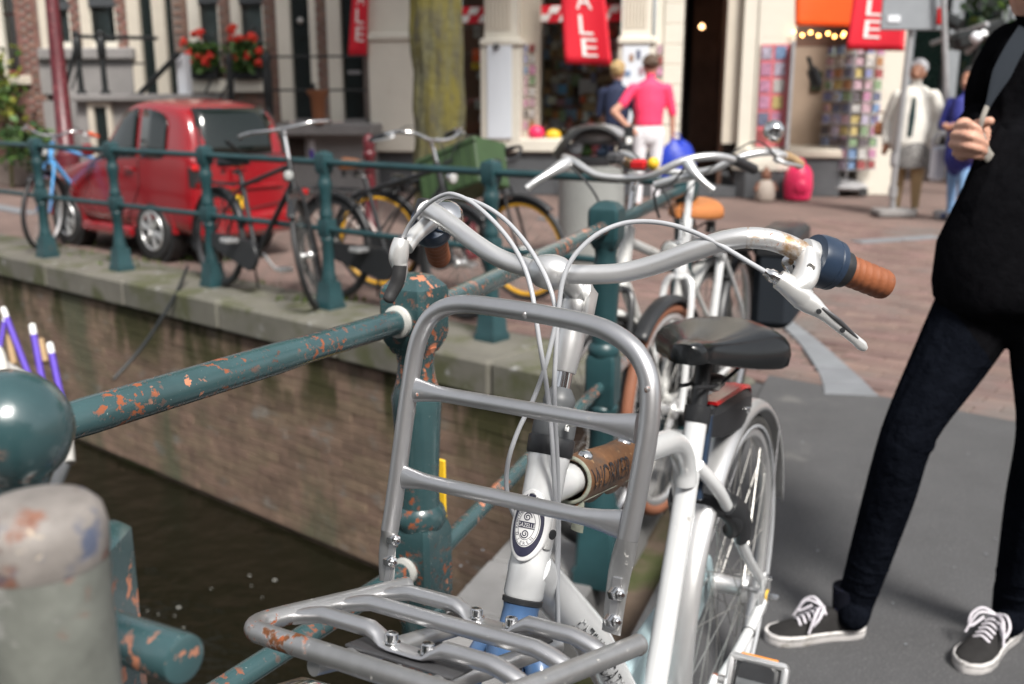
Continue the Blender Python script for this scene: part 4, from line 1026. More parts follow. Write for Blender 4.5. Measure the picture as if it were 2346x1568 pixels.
def bike(name, label, loc, heading, steer=0.0, frame='black_plastic', group=None, rim='alu', tyre='rubber', ftyre=None, frim=None, saddle_m='saddle_black', grip='black_plastic',
         fend='black_plastic', front_f=None, fork=None, bar='alu', step=False, lamp=True, rack=True, lean=0.0, sz=.93, bar_z=1.12, chain='black_plastic', bar_style='dutch', levers=True, lever_m='alu', stem_m='alu', post='alu'):
    r = empty(name, loc, heading, label, 'bicycle', group); r.rotation_euler = (lean, 0, heading)
    HB, HT = V((.955, 0, .78)), V((.905, 0, .93)); ax = (HT - HB).normalized(); S = rotmat(HB, ax, steer)
    BBk = V((.50, 0, .285)); SC = V((.335, 0, .74)); ST = V((.30, 0, .82)); FH = V((1.09, 0, .345))
    b = MB(); b.tube([HB - ax * .012, HT + ax * .012], .021, 14); b.tube([BBk, ST], .0165, 12); b.tube([HB + ax * .02, BBk], .019, 12)
    if step: b.tube(spl([HT - ax * .04, (.75, 0, .66), (.55, 0, .50), (.41, 0, .52)], 5), .016, 10)
    else: b.tube([HT - ax * .03, SC], .016, 12)
    for sg in (-1, 1):
        b.tube([SC + V((0, sg * .012, 0)), (.12, sg * .045, .52), (0, sg * .058, .35)], .0085, 8); b.tube([BBk + V((0, sg * .03, 0)), (.3, sg * .045, .29), (0, sg * .058, .34)], .010, 8)
    b.lathe(BBk + V((0, -.036, 0)), YA, [(0, .021), (.072, .021)], 14); b.build('frame', frame, r, local=True)
    wheel(r, (0, 0, .345), None, rim=rim, tyre=tyre); wheel(r, FH, S, rim=frim or rim, tyre=ftyre or tyre, name='front_wheel')
    fender(r, (0, 0, .345), .362, math.radians(20), math.radians(200), fend); fender(r, FH, .362, math.radians(50), math.radians(215), front_f or fend, S)
    b = MB(); b.X = S; b.tube([HB + ax * -.03, HB - ax * .005], .019, 12)
    for sg in (-1, 1): b.tube(spl([HB - ax * .02 + V((0, sg * .01, 0)), HB - ax * .05 + V((.005, sg * .045, 0)), (1.03, sg * .052, .55), (1.06, sg * .054, .43), FH + V((0, sg * .055, 0))], 4), .011, 8)
    b.build('fork', fork or frame, r, local=True)
    b = MB(); b.tube([ST, (ST.x - .035, 0, sz - .08)], .013, 10); b.build('seat_post', post, r, local=True)
    saddle(r, .40, .13, sz, mt=saddle_m)
    SZ = V((HT.x - (bar_z - HT.z) * .34, 0, bar_z)); b = MB(); b.X = S; b.tube([HT, SZ], .0125, 12); b.tube([SZ, SZ + V((.07, 0, .005))], .014, 10); b.build('stem', stem_m, r, local=True)
    cx = SZ.x + .07
    for_ = []
    for sg in (-1, 1):
        if bar_style == 'dutch': pts = [(cx, 0, bar_z), (cx + .015, sg * .09, bar_z + .01), (cx - .01, sg * .18, bar_z + .05), (cx - .07, sg * .25, bar_z + .06), (cx - .15, sg * .28, bar_z + .045), (cx - .27, sg * .30, bar_z + .01)]
        else: pts = [(cx, 0, bar_z), (cx, sg * .12, bar_z + .005), (cx - .02, sg * .20, bar_z + .01), (cx - .07, sg * .27, bar_z), (cx - .09, sg * .285, bar_z - .005), (cx - .13, sg * .29, bar_z - .01)]
        for_.append(spl(pts, 5))
    path = for_[0][::-1] + for_[1][1:]
    b = MB(); b.X = S; b.tube(path, .0115, 12); hb_ = b.build('handlebar', bar, r, local=True)
    for sg, pth in ((-1, for_[0]), (1, for_[1])):
        b = MB(); b.X = S; k = -6 if bar_style == 'dutch' else -4; b.tube(pth[k:], .0165, 12); b.build('grip', grip, r, local=True)
        if levers:
            p = V(pth[-8]); b = MB(); b.X = S; b.box(p + V((.01, 0, -.012)), (.04, .028, .034), bev=.008)
            b.tube(spl([p + V((.03, 0, -.015)), p + V((.02, sg * .03, -.03)), p + V((-.05, sg * .045, -.04)), p + V((-.11, sg * .05, -.05))], 4), [.007] * 6 + [.006] * 6 + [.005], 8); b.build('brake_lever', lever_m, r, local=True)
            b = MB(); b.X = S; b.tube(spl([p + V((.03, 0, -.01)), p + V((.12, -sg * .06, .04)), (cx + .09, sg * .04, bar_z - .05), (cx + .03, sg * .01, bar_z - .2)], 5), .0028, 6); b.build('brake_cable', 'black_plastic', r, local=True)
    b = MB(); b.lathe(BBk + V((0, -.055, 0)), YA, [(0, .012), (.11, .012)], 10)
    for sg, a in ((-1, 2.6), (1, 2.6 - PI)):
        e = BBk + V((.17 * math.cos(a), sg * .062, .17 * math.sin(a))); b.tube([BBk + V((0, sg * .055, 0)), e], [.012, .008], 8)
    b.build('crank', 'alu', r, local=True)
    for sg, a in ((-1, 2.6), (1, 2.6 - PI)): pedal(r, BBk + V((.17 * math.cos(a), sg * .12, .17 * math.sin(a))), refl=False)
    if chain:
        b = MB(); pts = [V((0, -.07, .345)) + V((.05 * math.cos(a), 0, .05 * math.sin(a))) for a in [PI / 2 + PI * i / 8 for i in range(9)]] + [BBk + V((.105 * math.cos(a), -.07, .105 * math.sin(a))) for a in [-PI / 2 + PI * i / 10 for i in range(11)]]
        b.prism(pts, (0, .03, 0)); b.build('chain_case', chain, r, local=True, smooth=False, bevel=.006)
    if lamp:
        lc = S @ V((1.02, 0, .86)); b = MB(); b.X = S; b.lathe((.99, 0, .86), (1, 0, -.1), [(0, .012), (.02, .028), (.05, .034), (.06, .034), (.063, .001)], 18); lo = b.build('headlamp', 'chrome', r, local=True)
        b = MB(); b.X = S; b.lathe((1.05, 0, .854), (1, 0, -.1), [(0, .03), (.006, .026), (.01, .001)], 16); b.build('lamp_lens', 'lens', lo, local=True)
    if rack:
        b = MB()
        for sg in (-1, 1):
            b.tube(spl([(.26, sg * .02, .735), (.16, sg * .06, .74), (-.2, sg * .06, .735), (-.26, sg * .03, .735)], 4), .006, 8); b.tube([(-.1, sg * .06, .735), (0, sg * .07, .36)], .005, 6)
        for x in (-.2, -.1, 0, .1): b.tube([(x, -.06, .737), (x, .06, .737)], .004, 6)
        b.build('rear_carrier', 'black_plastic', r, local=True)
        b = MB(); b.box((-.275, 0, .70), (.02, .07, .04), bev=.006); b.build('rear_light', 'red_lens', r, local=True)
    b = MB(); b.tube([(.36, .05, .27), (.25, .16, .02)], .009, 8); b.build('kickstand', 'steel_dark', r, local=True)
    return r, S

def yaw(dx, dy): return math.atan2(dy, dx)
HD = yaw(-.444, -.896)
def place(u_hub, v_hub, heading, front=False, dz=.345):
    p = atz(u_hub, v_hub, dz); p.z = 0
    if front: p = p - V((math.cos(heading), math.sin(heading), 0)) * 1.09
    return p
Gq = 'bicycles parked against the quay railing'; Gb = 'bicycles parked along the bridge railing'
# silver bicycle behind the main one
p2 = V((.272, 2.86, 0)) + V((.444, .896, 0)) * 1.09
bk2, S2 = bike('city_bicycle', 'silver white bicycle with black grips and tan saddle parked behind the front one', p2, HD, -.12, 'white_dirty', Gb, grip='black_plastic', saddle_m='tan_leather', fend='white_dirty', bar='alu', bar_z=1.09, sz=.955, chain='black_plastic', fork='black_plastic', lamp=False, levers=False, stem_m='chrome')
for pts, rad in (([(1300, 372, 3.02), (1285, 382, 3.0), (1258, 398, 2.98), (1228, 416, 2.97), (1207, 432, 2.97)], [.02, .019, .013, .010, .011]), ([(1575, 372, 2.80), (1592, 398, 2.78), (1612, 418, 2.77), (1634, 436, 2.77)], [.018, .014, .010, .010]), ([(1500, 425, 2.86), (1545, 412, 2.83), (1590, 402, 2.8)], [.012, .013, .014])):
    P = spl([tuple(at(*q)) + (r_,) for q, r_ in zip(pts, rad)], 5); b = MB(); b.tube([p[:3] for p in P], [p[3] for p in P], 12); b.build('brake_lever', 'alu', bk2)
for pts in ([(1300, 375, 3.02), (1345, 420, 3.0), (1375, 470, 2.98), (1400, 560, 2.97)], [(1575, 375, 2.8), (1540, 420, 2.82), (1500, 440, 2.84), (1510, 500, 2.88)]):
    b = MB(); b.tube(spl([at(*q) for q in pts], 6), .004, 6); b.build('brake_cable', 'black_plastic', bk2)
b = MB(); b.X = S2; b.box((.90, -.045, 1.15), (.04, .05, .035), bev=.01); b.build('bell', 'steel_dark', bk2, local=True)
b = MB(); b.X = S2; b.box((.93, .05, 1.13), (.035, .055, .035), bev=.01); b.build('front_light', 'red_lens', bk2, local=True); b = MB(); b.X = S2; b.sphere((.94, .10, 1.135), .018, 10, 8); b.build('lamp_switch', 'yellow', bk2, local=True)
p3 = V((.495, 3.08, 0)) + V((.40, .916, 0)) * 1.09
bk3, S3 = bike('city_bicycle', 'white bicycle with brown front tyre and cork grips, second behind the front one', p3, yaw(-.40, -.916), -.10, 'white_frame', Gb, ftyre='brown_tyre', grip='wood', saddle_m='saddle_black', fend='black_plastic', bar='bar', bar_z=1.09, sz=.80, stem_m='white_frame', lever_m='alu')
b = MB(); b.X = S3; b.sphere((.80, .25, 1.215), .034, 14, 10); b.build('bell', 'chrome', bk3, local=True)
for sg in (1,):
    b = MB(); b.box((-.06, sg * .17, .60), (.40, .16, .36), bev=.03); bag = b.build('pannier', 'strap', bk3, local=True)
    b = MB(); b.box((-.06, sg * .17, .755), (.41, .17, .11), bev=.02); b.build('pannier_flap', 'black_plastic', bag, local=True)
# quay bicycles
def quay_bike(*a, **k): return bike(*a, group=Gq, **k)
qh = math.atan2(QD.y, QD.x)
pb = place(497, 548, qh); 
quay_bike('city_bicycle', 'black bicycle with chrome straight handlebar standing behind the red car', pb, qh - .10, -.75, frame='black_plastic', rim='steel_dark', bar='chrome', bar_style='flat', levers=False, sz=.92, bar_z=1.13, stem_m='chrome', chain='black_plastic', lean=-.06)
pb = place(762, 568, qh)
bk5, S5 = quay_bike('city_bicycle', 'dark bicycle with brown saddle and green crate on its front', pb, qh + .06, -.15, frame='black_plastic', saddle_m='bag_brown', bar='chrome', sz=.93, bar_z=1.07, stem_m='chrome', rim='steel_dark', lamp=True, fend='black_plastic', lean=-.03)
pb = place(868, 552, qh + .15)
bk6, S6 = quay_bike('city_bicycle', 'dark bicycle with bright yellow wheel rims by the railing', pb, qh + .30, -.25, frame='black_plastic', rim='yellow_rim', bar='black_plastic', sz=.80, bar_z=.92, levers=False, rack=False, lamp=False)
hb7 = yaw(-.35, -.94)
p7 = place(100, 485, hb7, True)
quay_bike('city_bicycle', 'light blue bicycle with orange grip at the far left', p7, hb7, .3, frame='sky_blue', fork='sky_blue', grip='orange_cloth', sz=.85, bar_z=.99, bar='chrome', rack=False)
# crate carried by the dark bicycle
cr = empty('plastic_crate', (0, 0, 0), 0, 'green plastic crate tilted on the front carrier of a bicycle', 'crate')
ctl, ctr, cbr, cbl = at(958, 376, 6.55), at(1088, 330, 6.2), at(1092, 402, 6.2), at(972, 448, 6.5)
cx_ = (cbr - cbl).normalized(); cz_ = ((ctl - cbl) + (ctr - cbr)).normalized(); cz_ = (cz_ - cx_ * cz_.dot(cx_)).normalized(); cy_ = cz_.cross(cx_)
Rc = Matrix((cx_, cy_, cz_)).transposed(); cc = (ctl + ctr + cbr + cbl) / 4 + cy_ * .14; LX, LZ = (cbr - cbl).length * 1.08, .29
cr.location = cc - cz_ * .12
for (o_, d_) in (((0, -.14, 0), (LX, .012, LZ)), ((0, .14, 0), (LX, .012, LZ)), ((-LX / 2, 0, 0), (.012, .28, LZ)), ((LX / 2, 0, 0), (.012, .28, LZ))):
    b = MB(); b.box(cc + Rc @ V(o_), d_, Rc, bev=.003); b.build('side', 'crate_green', cr, smooth=False)
b = MB(); b.box(cc + Rc @ V((0, 0, -LZ / 2)), (LX, .28, .012), Rc); b.build('bottom', 'crate_green', cr, smooth=False)
for sg in (-1, 1): b = MB(); b.box(cc + Rc @ V((0, sg * .146, LZ / 2 - .02)), (LX + .03, .02, .035), Rc, bev=.006); b.build('rim', 'crate_green', cr)
for k in range(7): b = MB(); b.box(cc + Rc @ V((-LX / 2 + LX * (k + .5) / 7, -.149, -.02)), (.008, .008, LZ * .8), Rc); b.build('rib', 'crate_green', cr, smooth=False)

# ================================================================== THE MAIN BICYCLE
hub = atz(1672, 1348, .345)
mb_ = empty('front_bicycle', (hub.x, hub.y, 0), HD, 'silver white bicycle with steel front carrier and brown grips, nearest the camera', 'bicycle')
FWD = V((-.444, -.896, 0)).normalized(); LFT = V((.896, -.444, 0)).normalized()
A_b = V((.984, 0, .798)); A_t = V((.918, 0, .940)); AXL = (A_t - A_b).normalized()
b = MB(); b.lathe(A_b, AXL, [(0, .0205), (.004, .0222), (.03, .0218), (.11, .0222), (.145, .0226), (.150, .0238), (.157, .0238)], 32); fr_ = b.build('head_tube', 'white_frame', mb_, local=True)
b = MB(); b.lathe(A_b, AXL, [(-.007, .0205), (-.006, .0222), (-.001, .0225), (0, .02)], 32); b.build('headset_ring', 'black_plastic', mb_, local=True)
BB = V((.535, 0, .285))
b = MB()
b.tube(spl([(.925, 0, .903), (.80, 0, .880), (.65, 0, .851), (.52, 0, .824), (.455, 0, .808), (.405, 0, .780), (.375, 0, .742), (.368, 0, .71)], 6), .0195, 20); b.build('top_tube', 'white_frame', mb_, local=True)
b = MB(); b.tube([A_b + AXL * .035, (.79, 0, .655), (.66, 0, .492), BB], [.025, .0265, .0265, .025], 24); dtube = b.build('down_tube', 'white_frame', mb_, local=True)
b = MB(); b.tube([(.3135, 0, .807), (.316, 0, .80), (.3807, 0, .642), (.483, 0, .42), BB], [.0185, .0185, .0192, .0195, .0195], 24); b.build('seat_tube', 'white_frame', mb_, local=True)
b = MB(); b.lathe(BB + V((0, -.04, 0)), YA, [(0, .022), (.08, .022)], 20); b.build('bottom_bracket', 'white_frame', mb_, local=True)
for sg in (-1, 1):
    b = MB(); b.tube(spl([(.345, sg * .012, .735), (.27, sg * .040, .655), (.14, sg * .056, .50), (.02, sg * .068, .385)], 5), [.0125] * 5 + [.011] * 6 + [.0095] * 5, 14); b.build('seat_stay', 'white_frame', mb_, local=True)
    b = MB(); b.tube(spl([BB + V((0, sg * .030, 0)), (.33, sg * .050, .292), (.12, sg * .066, .318), (.015, sg * .070, .338)], 5), [.0125] * 8 + [.0105] * 8, 14); b.build('chain_stay', 'white_frame', mb_, local=True)
    b = MB(); b.prism([(-.02, sg * .069, .335), (.02, sg * .069, .325), (.045, sg * .069, .40), (.015, sg * .069, .405), (-.015, sg * .069, .37)], (0, .006 * sg, 0)); b.build('dropout', 'white_frame', mb_, local=True, bevel=.002)
    b = MB(); b.lathe((0, sg * .072, .345), (0, sg, 0), [(0, .011), (.008, .011), (.009, .007), (.026, .0068), (.028, .004)], 6, ref=(1, 0, 0)); b.build('axle_nut', 'chrome', mb_, local=True)
    b = MB(); b.lathe((.012, sg * .072, .392), (0, sg, 0), [(0, .007), (.008, .007), (.009, .004), (.014, .004)], 8, ref=(1, 0, 0)); b.build('stay_bolt', 'chrome', mb_, local=True)
b = MB(); b.lathe((0, .0725, .345), YA, [(0, .0135), (.005, .0135)], 14, ref=(1, 0, 0)); b.build('yellow_washer', 'yellow', mb_, local=True)
for z_ in ((.11, .318),): b = MB(); b.torus((z_[0], .066, z_[1]), (1, .05, -.1), .0115, .0022, 18, 6); b.build('cable_clip', 'black_plastic', mb_, local=True)
wheel(mb_, (0, 0, .352), None, R=.362, single=True, tyre='tyre_grey', wall='cable')
fender(mb_, (0, 0, .352), .379, math.radians(-8), math.radians(172), 'alu', w_=.029)
for sg in (-1, 1):
    b = MB(); b.tube([(-.005, sg * .066, .36), (-.25, sg * .031, .62)], .0020, 8); b.build('mudguard_stay', 'steel_dark', mb_, local=True)
b = MB(); b.lathe((0, .064, .345), YA, [(0, .030), (.002, .045), (.006, .0455), (.008, .040), (.011, .036)], 28, ref=(1, 0, 0)); b.build('roller_brake', 'alu', mb_, local=True)
# pale blue chain case on the far side
b = MB(); pts = [V((0, -.085, .345)) + V((.06 * math.cos(a), 0, .06 * math.sin(a))) for a in [PI / 2 + PI * i / 10 for i in range(11)]] + [BB + V((.115 * math.cos(a), -.085, .115 * math.sin(a))) for a in [-PI / 2 + PI * i / 12 for i in range(13)]]
b.prism(pts, (0, .035, 0)); b.build('chain_case', 'pale_blue', mb_, local=True, smooth=False, bevel=.008)
# seat post, clamp, saddle
b = MB(); b.tube([(.320, 0, .79), (.283, 0, .895)], .0143, 18); b.build('seat_post', 'black_plastic', mb_, local=True)
b = MB(); STA = V((-.0376, 0, .1065)).normalized(); b.lathe((.3135, 0, .803), STA, [(-.004, .0215), (0, .0228), (.022, .0228), (.024, .0205)], 24); b.box((.300, .020, .818), (.016, .012, .016), bev=.003); b.build('seat_clamp', 'black_plastic', mb_, local=True)
saddle(mb_, .405, .125, .945, W=.122, thick=.080, nose=.031, tilt=-.030, springs=False)
# ring lock
b = MB(); b.torus((.222, 0, .59), (.80, 0, -.6), .052, .016, 26, 10, .9, math.radians(-130), math.radians(130), ref=(.6, 0, .8)); b.box((.235, 0, .638), (.05, .095, .028), Matrix.Rotation(-.75, 3, 'Y'), bev=.008); b.build('ring_lock', 'black_plastic', mb_, local=True)
for sg in (-1, 1):
    b = MB(); b.tube(spl([(.25, sg * .05, .635), (.21, sg * .063, .60), (.18, sg * .060, .545)], 4), [(.012, .02)] * 9, 10); b.build('lock_arm', 'black_plastic', mb_, local=True)
# rear light on the mudguard
rl = MB(); rl.loft([[V((x, y * w_, z + q * h_)) for y, q in ((-1, -1), (1, -1), (1, .6), (.6, 1), (-.6, 1), (-1, .6))] for x, w_, z, h_ in ((.285, .012, .785, .02), (.22, .022, .775, .030), (.06, .025, .755, .036), (-.01, .020, .742, .032))])
rl_o = rl.build('rear_light', 'black_plastic', mb_, local=True, angle=25)
b = MB(); b.loft([[V((x, y * w_, z + q)) for y, q in ((-1, 0), (1, 0), (.8, .006), (-.8, .006))] for x, w_, z in ((.24, .016, .809), (.06, .021, .793), (.0, .019, .778), (-.014, .018, .76), (-.015, .016, .72))]); b.build('red_lens', 'red_lens', rl_o, local=True)
b = MB(); b.lathe((.05, .0255, .748), YA, [(0, .006), (.004, .0055), (.005, .002)], 12, ref=(1, 0, 0)); b.build('bolt', 'chrome', rl_o, local=True)
b = MB(); b.box((.287, .0, .735), (.020, .03, .16), Matrix.Rotation(-.35, 3, 'Y'), bev=.003); b.build('light_bracket', 'navy_plastic', mb_, local=True)
# crank and pedals : left crank points back and up
fplane = plane3(V((hub.x, hub.y, 0)) + LFT * .085, V((hub.x, hub.y, 0)) + LFT * .085 + FWD, V((hub.x, hub.y, 1)) + LFT * .085)
inv = wmat(mb_).inverted()
ce = inv @ fplane(1668, 1492); cdir = (V((ce.x - BB.x, 0, ce.z - BB.z))).normalized(); ce = BB + cdir * .17
b = MB(); b.tube([BB + V((0, .062, 0)), ce + V((0, .075, 0))], [(.0085, .016), (.007, .0125)], 12, up=(-cdir.z, 0, cdir.x)); b.lathe(BB + V((0, -.06, 0)), YA, [(0, .01), (.122, .01)], 12); 
b.tube([BB + V((0, -.062, 0)), BB - cdir * .17 + V((0, -.075, 0))], [.014, .010], 10); b.build('crank', 'white_frame', mb_, local=True)
b = MB(); b.tube([ce + V((0, .07, 0)), ce + V((0, .1, 0))], .0075, 10); b.build('pedal_spindle', 'carrier_rust', mb_, local=True)
RP = Matrix.Rotation(1.05, 3, 'Y'); pedal(mb_, ce + V((0, .142, 0)), RP, k=1.02); pedal(mb_, BB - cdir * .17 + V((0, -.13, 0)), RP)

# ---- stem and headset, along the steering axis (world)
Mw = wmat(mb_); Wb = Mw @ A_b; Wax = (Mw @ A_t - Wb).normalized()
def lat(name, prof, mt, seg=28): b = MB(); b.lathe(Wb, Wax, prof, seg); return b.build(name, mt, mb_)
lat('headset_cup', [(.157, .0250), (.159, .0262), (.176, .0268), (.178, .0255)], 'black_plastic', 12)
hs_ = lat('steering_lock', [(.178, .0238), (.181, .0245), (.196, .0243), (.199, .0215), (.203, .019), (.206, .0175)], 'grey_plastic')
lat('lock_plate', [(.2065, .030), (.2075, .0315), (.2105, .0315), (.2115, .030)], 'grey_plastic', 24)
lat('rubber_boot', [(.211, .0165), (.217, .0185), (.224, .0178), (.231, .0135), (.234, .0115)], 'grey_plastic')
lat('stem_quill', [(.228, .0100), (.262, .0100)], 'chrome')
lat('stem_body', [(.252, .0125), (.2535, .0132), (.29, .0165), (.318, .0185), (.334, .0180)], 'alu')
Cc = at(1262, 624, 1.08); hg = Wb + Wax * .345
sdir = (Cc - hg).normalized(); pin = sdir.cross(V((0, 0, 1))).normalized()
b = MB(); b.lathe(hg - pin * .0125, pin, [(0, .0135), (.001, .0145), (.024, .0145), (.025, .0135)], 24); b.build('stem_hinge', 'alu', mb_)
for sg in (-1, 1):
    b = MB(); q = hg + pin * sg * .0165; b.tube([q - Wax * .03, q, q + sdir * .012], [(.004, .013), (.0042, .0145), (.004, .011)], 12, up=pin.cross(Wax)); b.build('stem_ear', 'alu_white', mb_)
b = MB(); b.lathe(hg + pin * .0205, pin, [(0, .008), (.002, .008), (.003, .005)], 6); b.build('hinge_bolt', 'steel', mb_)
b = MB(); b.tube(spl([hg, hg.lerp(Cc, .5) + V((0, 0, .004)), Cc], 5), [.0125, .012, .0115, .0115, .0115, .012, .0125, .013, .013, .013, .013], 18); b.build('stem_arm', 'alu', mb_)
barL = [(1262, 624, 1.08), (1205, 613, 1.098), (1143, 591, 1.118), (1088, 557, 1.14), (1040, 519, 1.163), (1006, 494, 1.182), (986, 481, 1.200)]
barR = [(1262, 624, 1.08), (1335, 629, 1.068), (1420, 626, 1.052), (1500, 607, 1.036), (1580, 578, 1.018), (1650, 555, 1.005), (1710, 545, .996), (1762, 549, .992), (1806, 563, .992), (1842, 581, .997)]
pl_ = [at(*q) for q in barL]; pr_ = [at(*q) for q in barR]
gl_ = [at(983, 489, 1.225), at(987, 513, 1.255), at(994, 540, 1.29), at(1001, 569, 1.325)]       # hidden left end, swept back and down
gr_ = [at(1880, 597, 1.004), at(1960, 627, 1.020), at(2030, 655, 1.036)]
hbar = MB(); path = spl([*pl_[::-1], *pr_[1:]], 8); path = spl(gl_[:2][::-1] + [pl_[-1]], 5)[:-1] + path
hbar.tube(path + [tuple(gr_[0])], .0106, 24); hb0 = hbar.build('handlebar', 'bar', mb_)
b = MB(); ps = spl(pr_[6:], 6); b.tube(ps, .01085, 24, cap=False); b.build('rusty_bar_end', 'bar_rust', hb0)
ld = (pr_[1] - pl_[1]).normalized(); b = MB(); b.lathe(Cc - ld * .0225, ld, [(0, .0108), (.001, .0128), (.009, .0175), (.018, .0195), (.027, .0195), (.036, .0175), (.044, .0128), (.045, .0108)], 28); b.build('bar_clamp', 'alu', mb_)
# grips
def grip(pts, nm='grip'):
    P = spl(pts, 14); n = len(P); rr = []
    for i in range(n):
        t = i / (n - 1); r = .0158 - .0006 * t
        if .30 < t < .92: r += .0007 * (1 if (i % 3) else -1.2)
        if t > .95: r *= math.sqrt(max(.15, 1 - ((t - .95) / .055) ** 2))
        rr.append(r)
    b = MB(); b.tube(P, rr, 28); g = b.build(nm, 'grip_leather', mb_, angle=60)
    b = MB(); i = int(n * .27); d = (V(P[i + 1]) - V(P[i])).normalized(); b.torus(P[i], d, .0156, .0011, 28, 8); b.build('grip_ring', 'black_plastic', g)
    return g
grip([gr_[0].lerp(gr_[1], .32), gr_[1], gr_[2]]); grip([gl_[1].lerp(gl_[2], .4), gl_[2].lerp(gl_[3], .6), gl_[3] + (gl_[3] - gl_[2]) * .9])
def shifter(p, d, k=1.0):
    b = MB(); b.lathe(p - d * .004, d, [(-.006, .017), (-.005, .0245), (0, .0262), (.013, .0268), (.0145, .0255), (.0155, .0262), (.022, .0258), (.0235, .0235), (.025, .0185)], 32); s_ = b.build('gear_shifter', 'navy_plastic', mb_)
    b = MB(); b.lathe(p + d * .0205, d, [(0, .0192), (.001, .0198), (.012, .0188), (.013, .017)], 32); b.build('shifter_sleeve', 'black_plastic', s_)
shifter(gr_[0] + V((-.002, 0, 0)), (gr_[1] - gr_[0]).normalized()); shifter(gl_[1], (gl_[2] - gl_[1]).normalized())
# right brake lever (picture right)
def sweep(name, mt, pts, rad, seg=18, up=None, parent=mb_, n=5, **k):
    P = spl([tuple(V(p)) + (r if isinstance(r, tuple) else (r, r)) for p, r in zip(pts, rad)], n)
    b = MB(); b.tube([p[:3] for p in P], [(p[3], p[4]) for p in P], seg, up=up); return b.build(name, mt, parent, **k)
dR = (gr_[0] - pr_[-1]).normalized()
b = MB(); b.lathe(pr_[-1] - dR * .003, dR, [(0, .0112), (.001, .0152), (.006, .0160), (.018, .0158), (.020, .0145), (.020, .011)], 28); cl_ = b.build('lever_clamp', 'alu_white', mb_)
sweep('lever_body', 'alu_white', [at(1852, 588, .996), at(1850, 618, .985), at(1838, 645, .978), at(1818, 662, .974)], [(.012, .0145), (.0125, .0125), (.0135, .0115), (.012, .011)], up=(0, 0, 1), parent=mb_)
sweep('lever_barrel', 'alu_white', [at(1783, 640, .974), at(1800, 650, .974), at(1822, 668, .974), at(1842, 686, .976)], [.0095, .0105, .0115, .0118], parent=mb_)
b = MB(); q0, q1 = at(1760, 627, .975), at(1788, 643, .974); dd = (q1 - q0).normalized(); Ld = (q1 - q0).length
b.lathe(q0, dd, [(-.004, .004), (0, .0048), (.002, .0065), (Ld * .5, .0068), (Ld * .55, .0058), (Ld * .7, .0058), (Ld * .72, .0068), (Ld, .0068)], 18); b.build('cable_adjuster', 'chrome', mb_)
vup = ray(1900, 730).normalized() * -1
lv = sweep('brake_lever', 'alu_white', [at(1834, 682, .973), at(1858, 698, .972), at(1890, 722, .972), at(1926, 752, .974), at(1956, 776, .977), at(1974, 792, .979), at(1983, 800, .980)], [(.0112, .008), (.0100, .0068), (.0062, .0052), (.0052, .0045), (.0048, .0040), (.0052, .0040), (.003, .003)], up=vup)
sweep('lever_groove', 'steel_dark', [at(1883, 706, .9665), at(1915, 729, .9665), at(1945, 756, .970), at(1966, 776, .9735)], [(.0016, .001), (.0022, .0012), (.0018, .001), (.0008, .0006)], up=vup, parent=lv)
for (u, v) in ((1876, 714), (1930, 757)):
    q = at(u, v, .9645 if u < 1900 else .9692); b = MB(); b.lathe(q, vup, [(0, .0026), (.0005, .0026), (.0006, .0003)], 14); b.build('lever_hole', 'black_plastic', lv)
b = MB(); q = at(1858, 612, .972); b.lathe(q, vup, [(-.001, .0042), (.0008, .0042), (.0012, .003), (.0006, .0026), (.0006, .0002)], 14); b.build('lever_screw', 'steel', cl_)
b = MB(); q = at(1808, 600, 1.01); b.lathe(q, V((-.4, -.6, .5)), [(-.012, .008), (0, .008), (.003, .0065), (.004, .001)], 14); b.build('clamp_bolt', 'chrome', cl_)
# left brake lever (picture left) with torn rubber cover
b = MB(); dL = (pl_[-1] - gl_[0]).normalized(); b.lathe(gl_[0] + dL * .0, -dL, [(0, .0112), (.001, .0155), (.02, .0155), (.021, .0112)], 24); b.build('lever_clamp', 'alu_white', mb_)
sweep('lever_body', 'alu_white', [at(988, 506, 1.228), at(968, 524, 1.215), at(945, 545, 1.20), at(928, 566, 1.19)], [(.0105, .012), (.0095, .010), (.010, .010), (.011, .011)], parent=mb_)
sweep('lever_barrel', 'alu_white', [at(921, 549, 1.185), at(916, 570, 1.185), at(913, 592, 1.187), at(915, 612, 1.19)], [.0098, .0115, .0118, .0092], parent=mb_)
b = MB(); q0, q1 = at(922, 545, 1.184), at(919, 562, 1.183); b.lathe(q0, q1 - q0, [(-.003, .004), (0, .0058), (.006, .0060), (.008, .008), (.012, .0075)], 18); b.build('cable_adjuster', 'steel_dark', mb_)
lv2 = sweep('brake_lever', 'alu_white', [at(917, 606, 1.188), at(919, 625, 1.19), at(917, 645, 1.192)], [(.009, .009), (.0075, .0075), (.006, .006)])
sweep('lever_cover', 'rubber', [at(916, 608, 1.186), at(914, 632, 1.188), at(908, 652, 1.19), at(898, 671, 1.19), at(889, 688, 1.188), at(887, 692, 1.188)], [(.0088, .0088), (.0095, .0085), (.0092, .0085), (.0088, .008), (.0078, .007), (.003, .003)], seg=14, parent=lv2)
# bell behind the left bend
b = MB(); q = at(1018, 496, 1.25); b.sphere(q, .024, 24, 14, (1, 1, .75), Matrix.Rotation(.6, 3, 'X')); b.build('bell', 'chrome', mb_)
b = MB(); q = at(978, 468, 1.24); b.lathe(q, V((.2, .3, 1)), [(-.02, .013), (-.005, .014), (.004, .013), (.006, .008)], 16); b.build('bell_base', 'black_plastic', mb_)
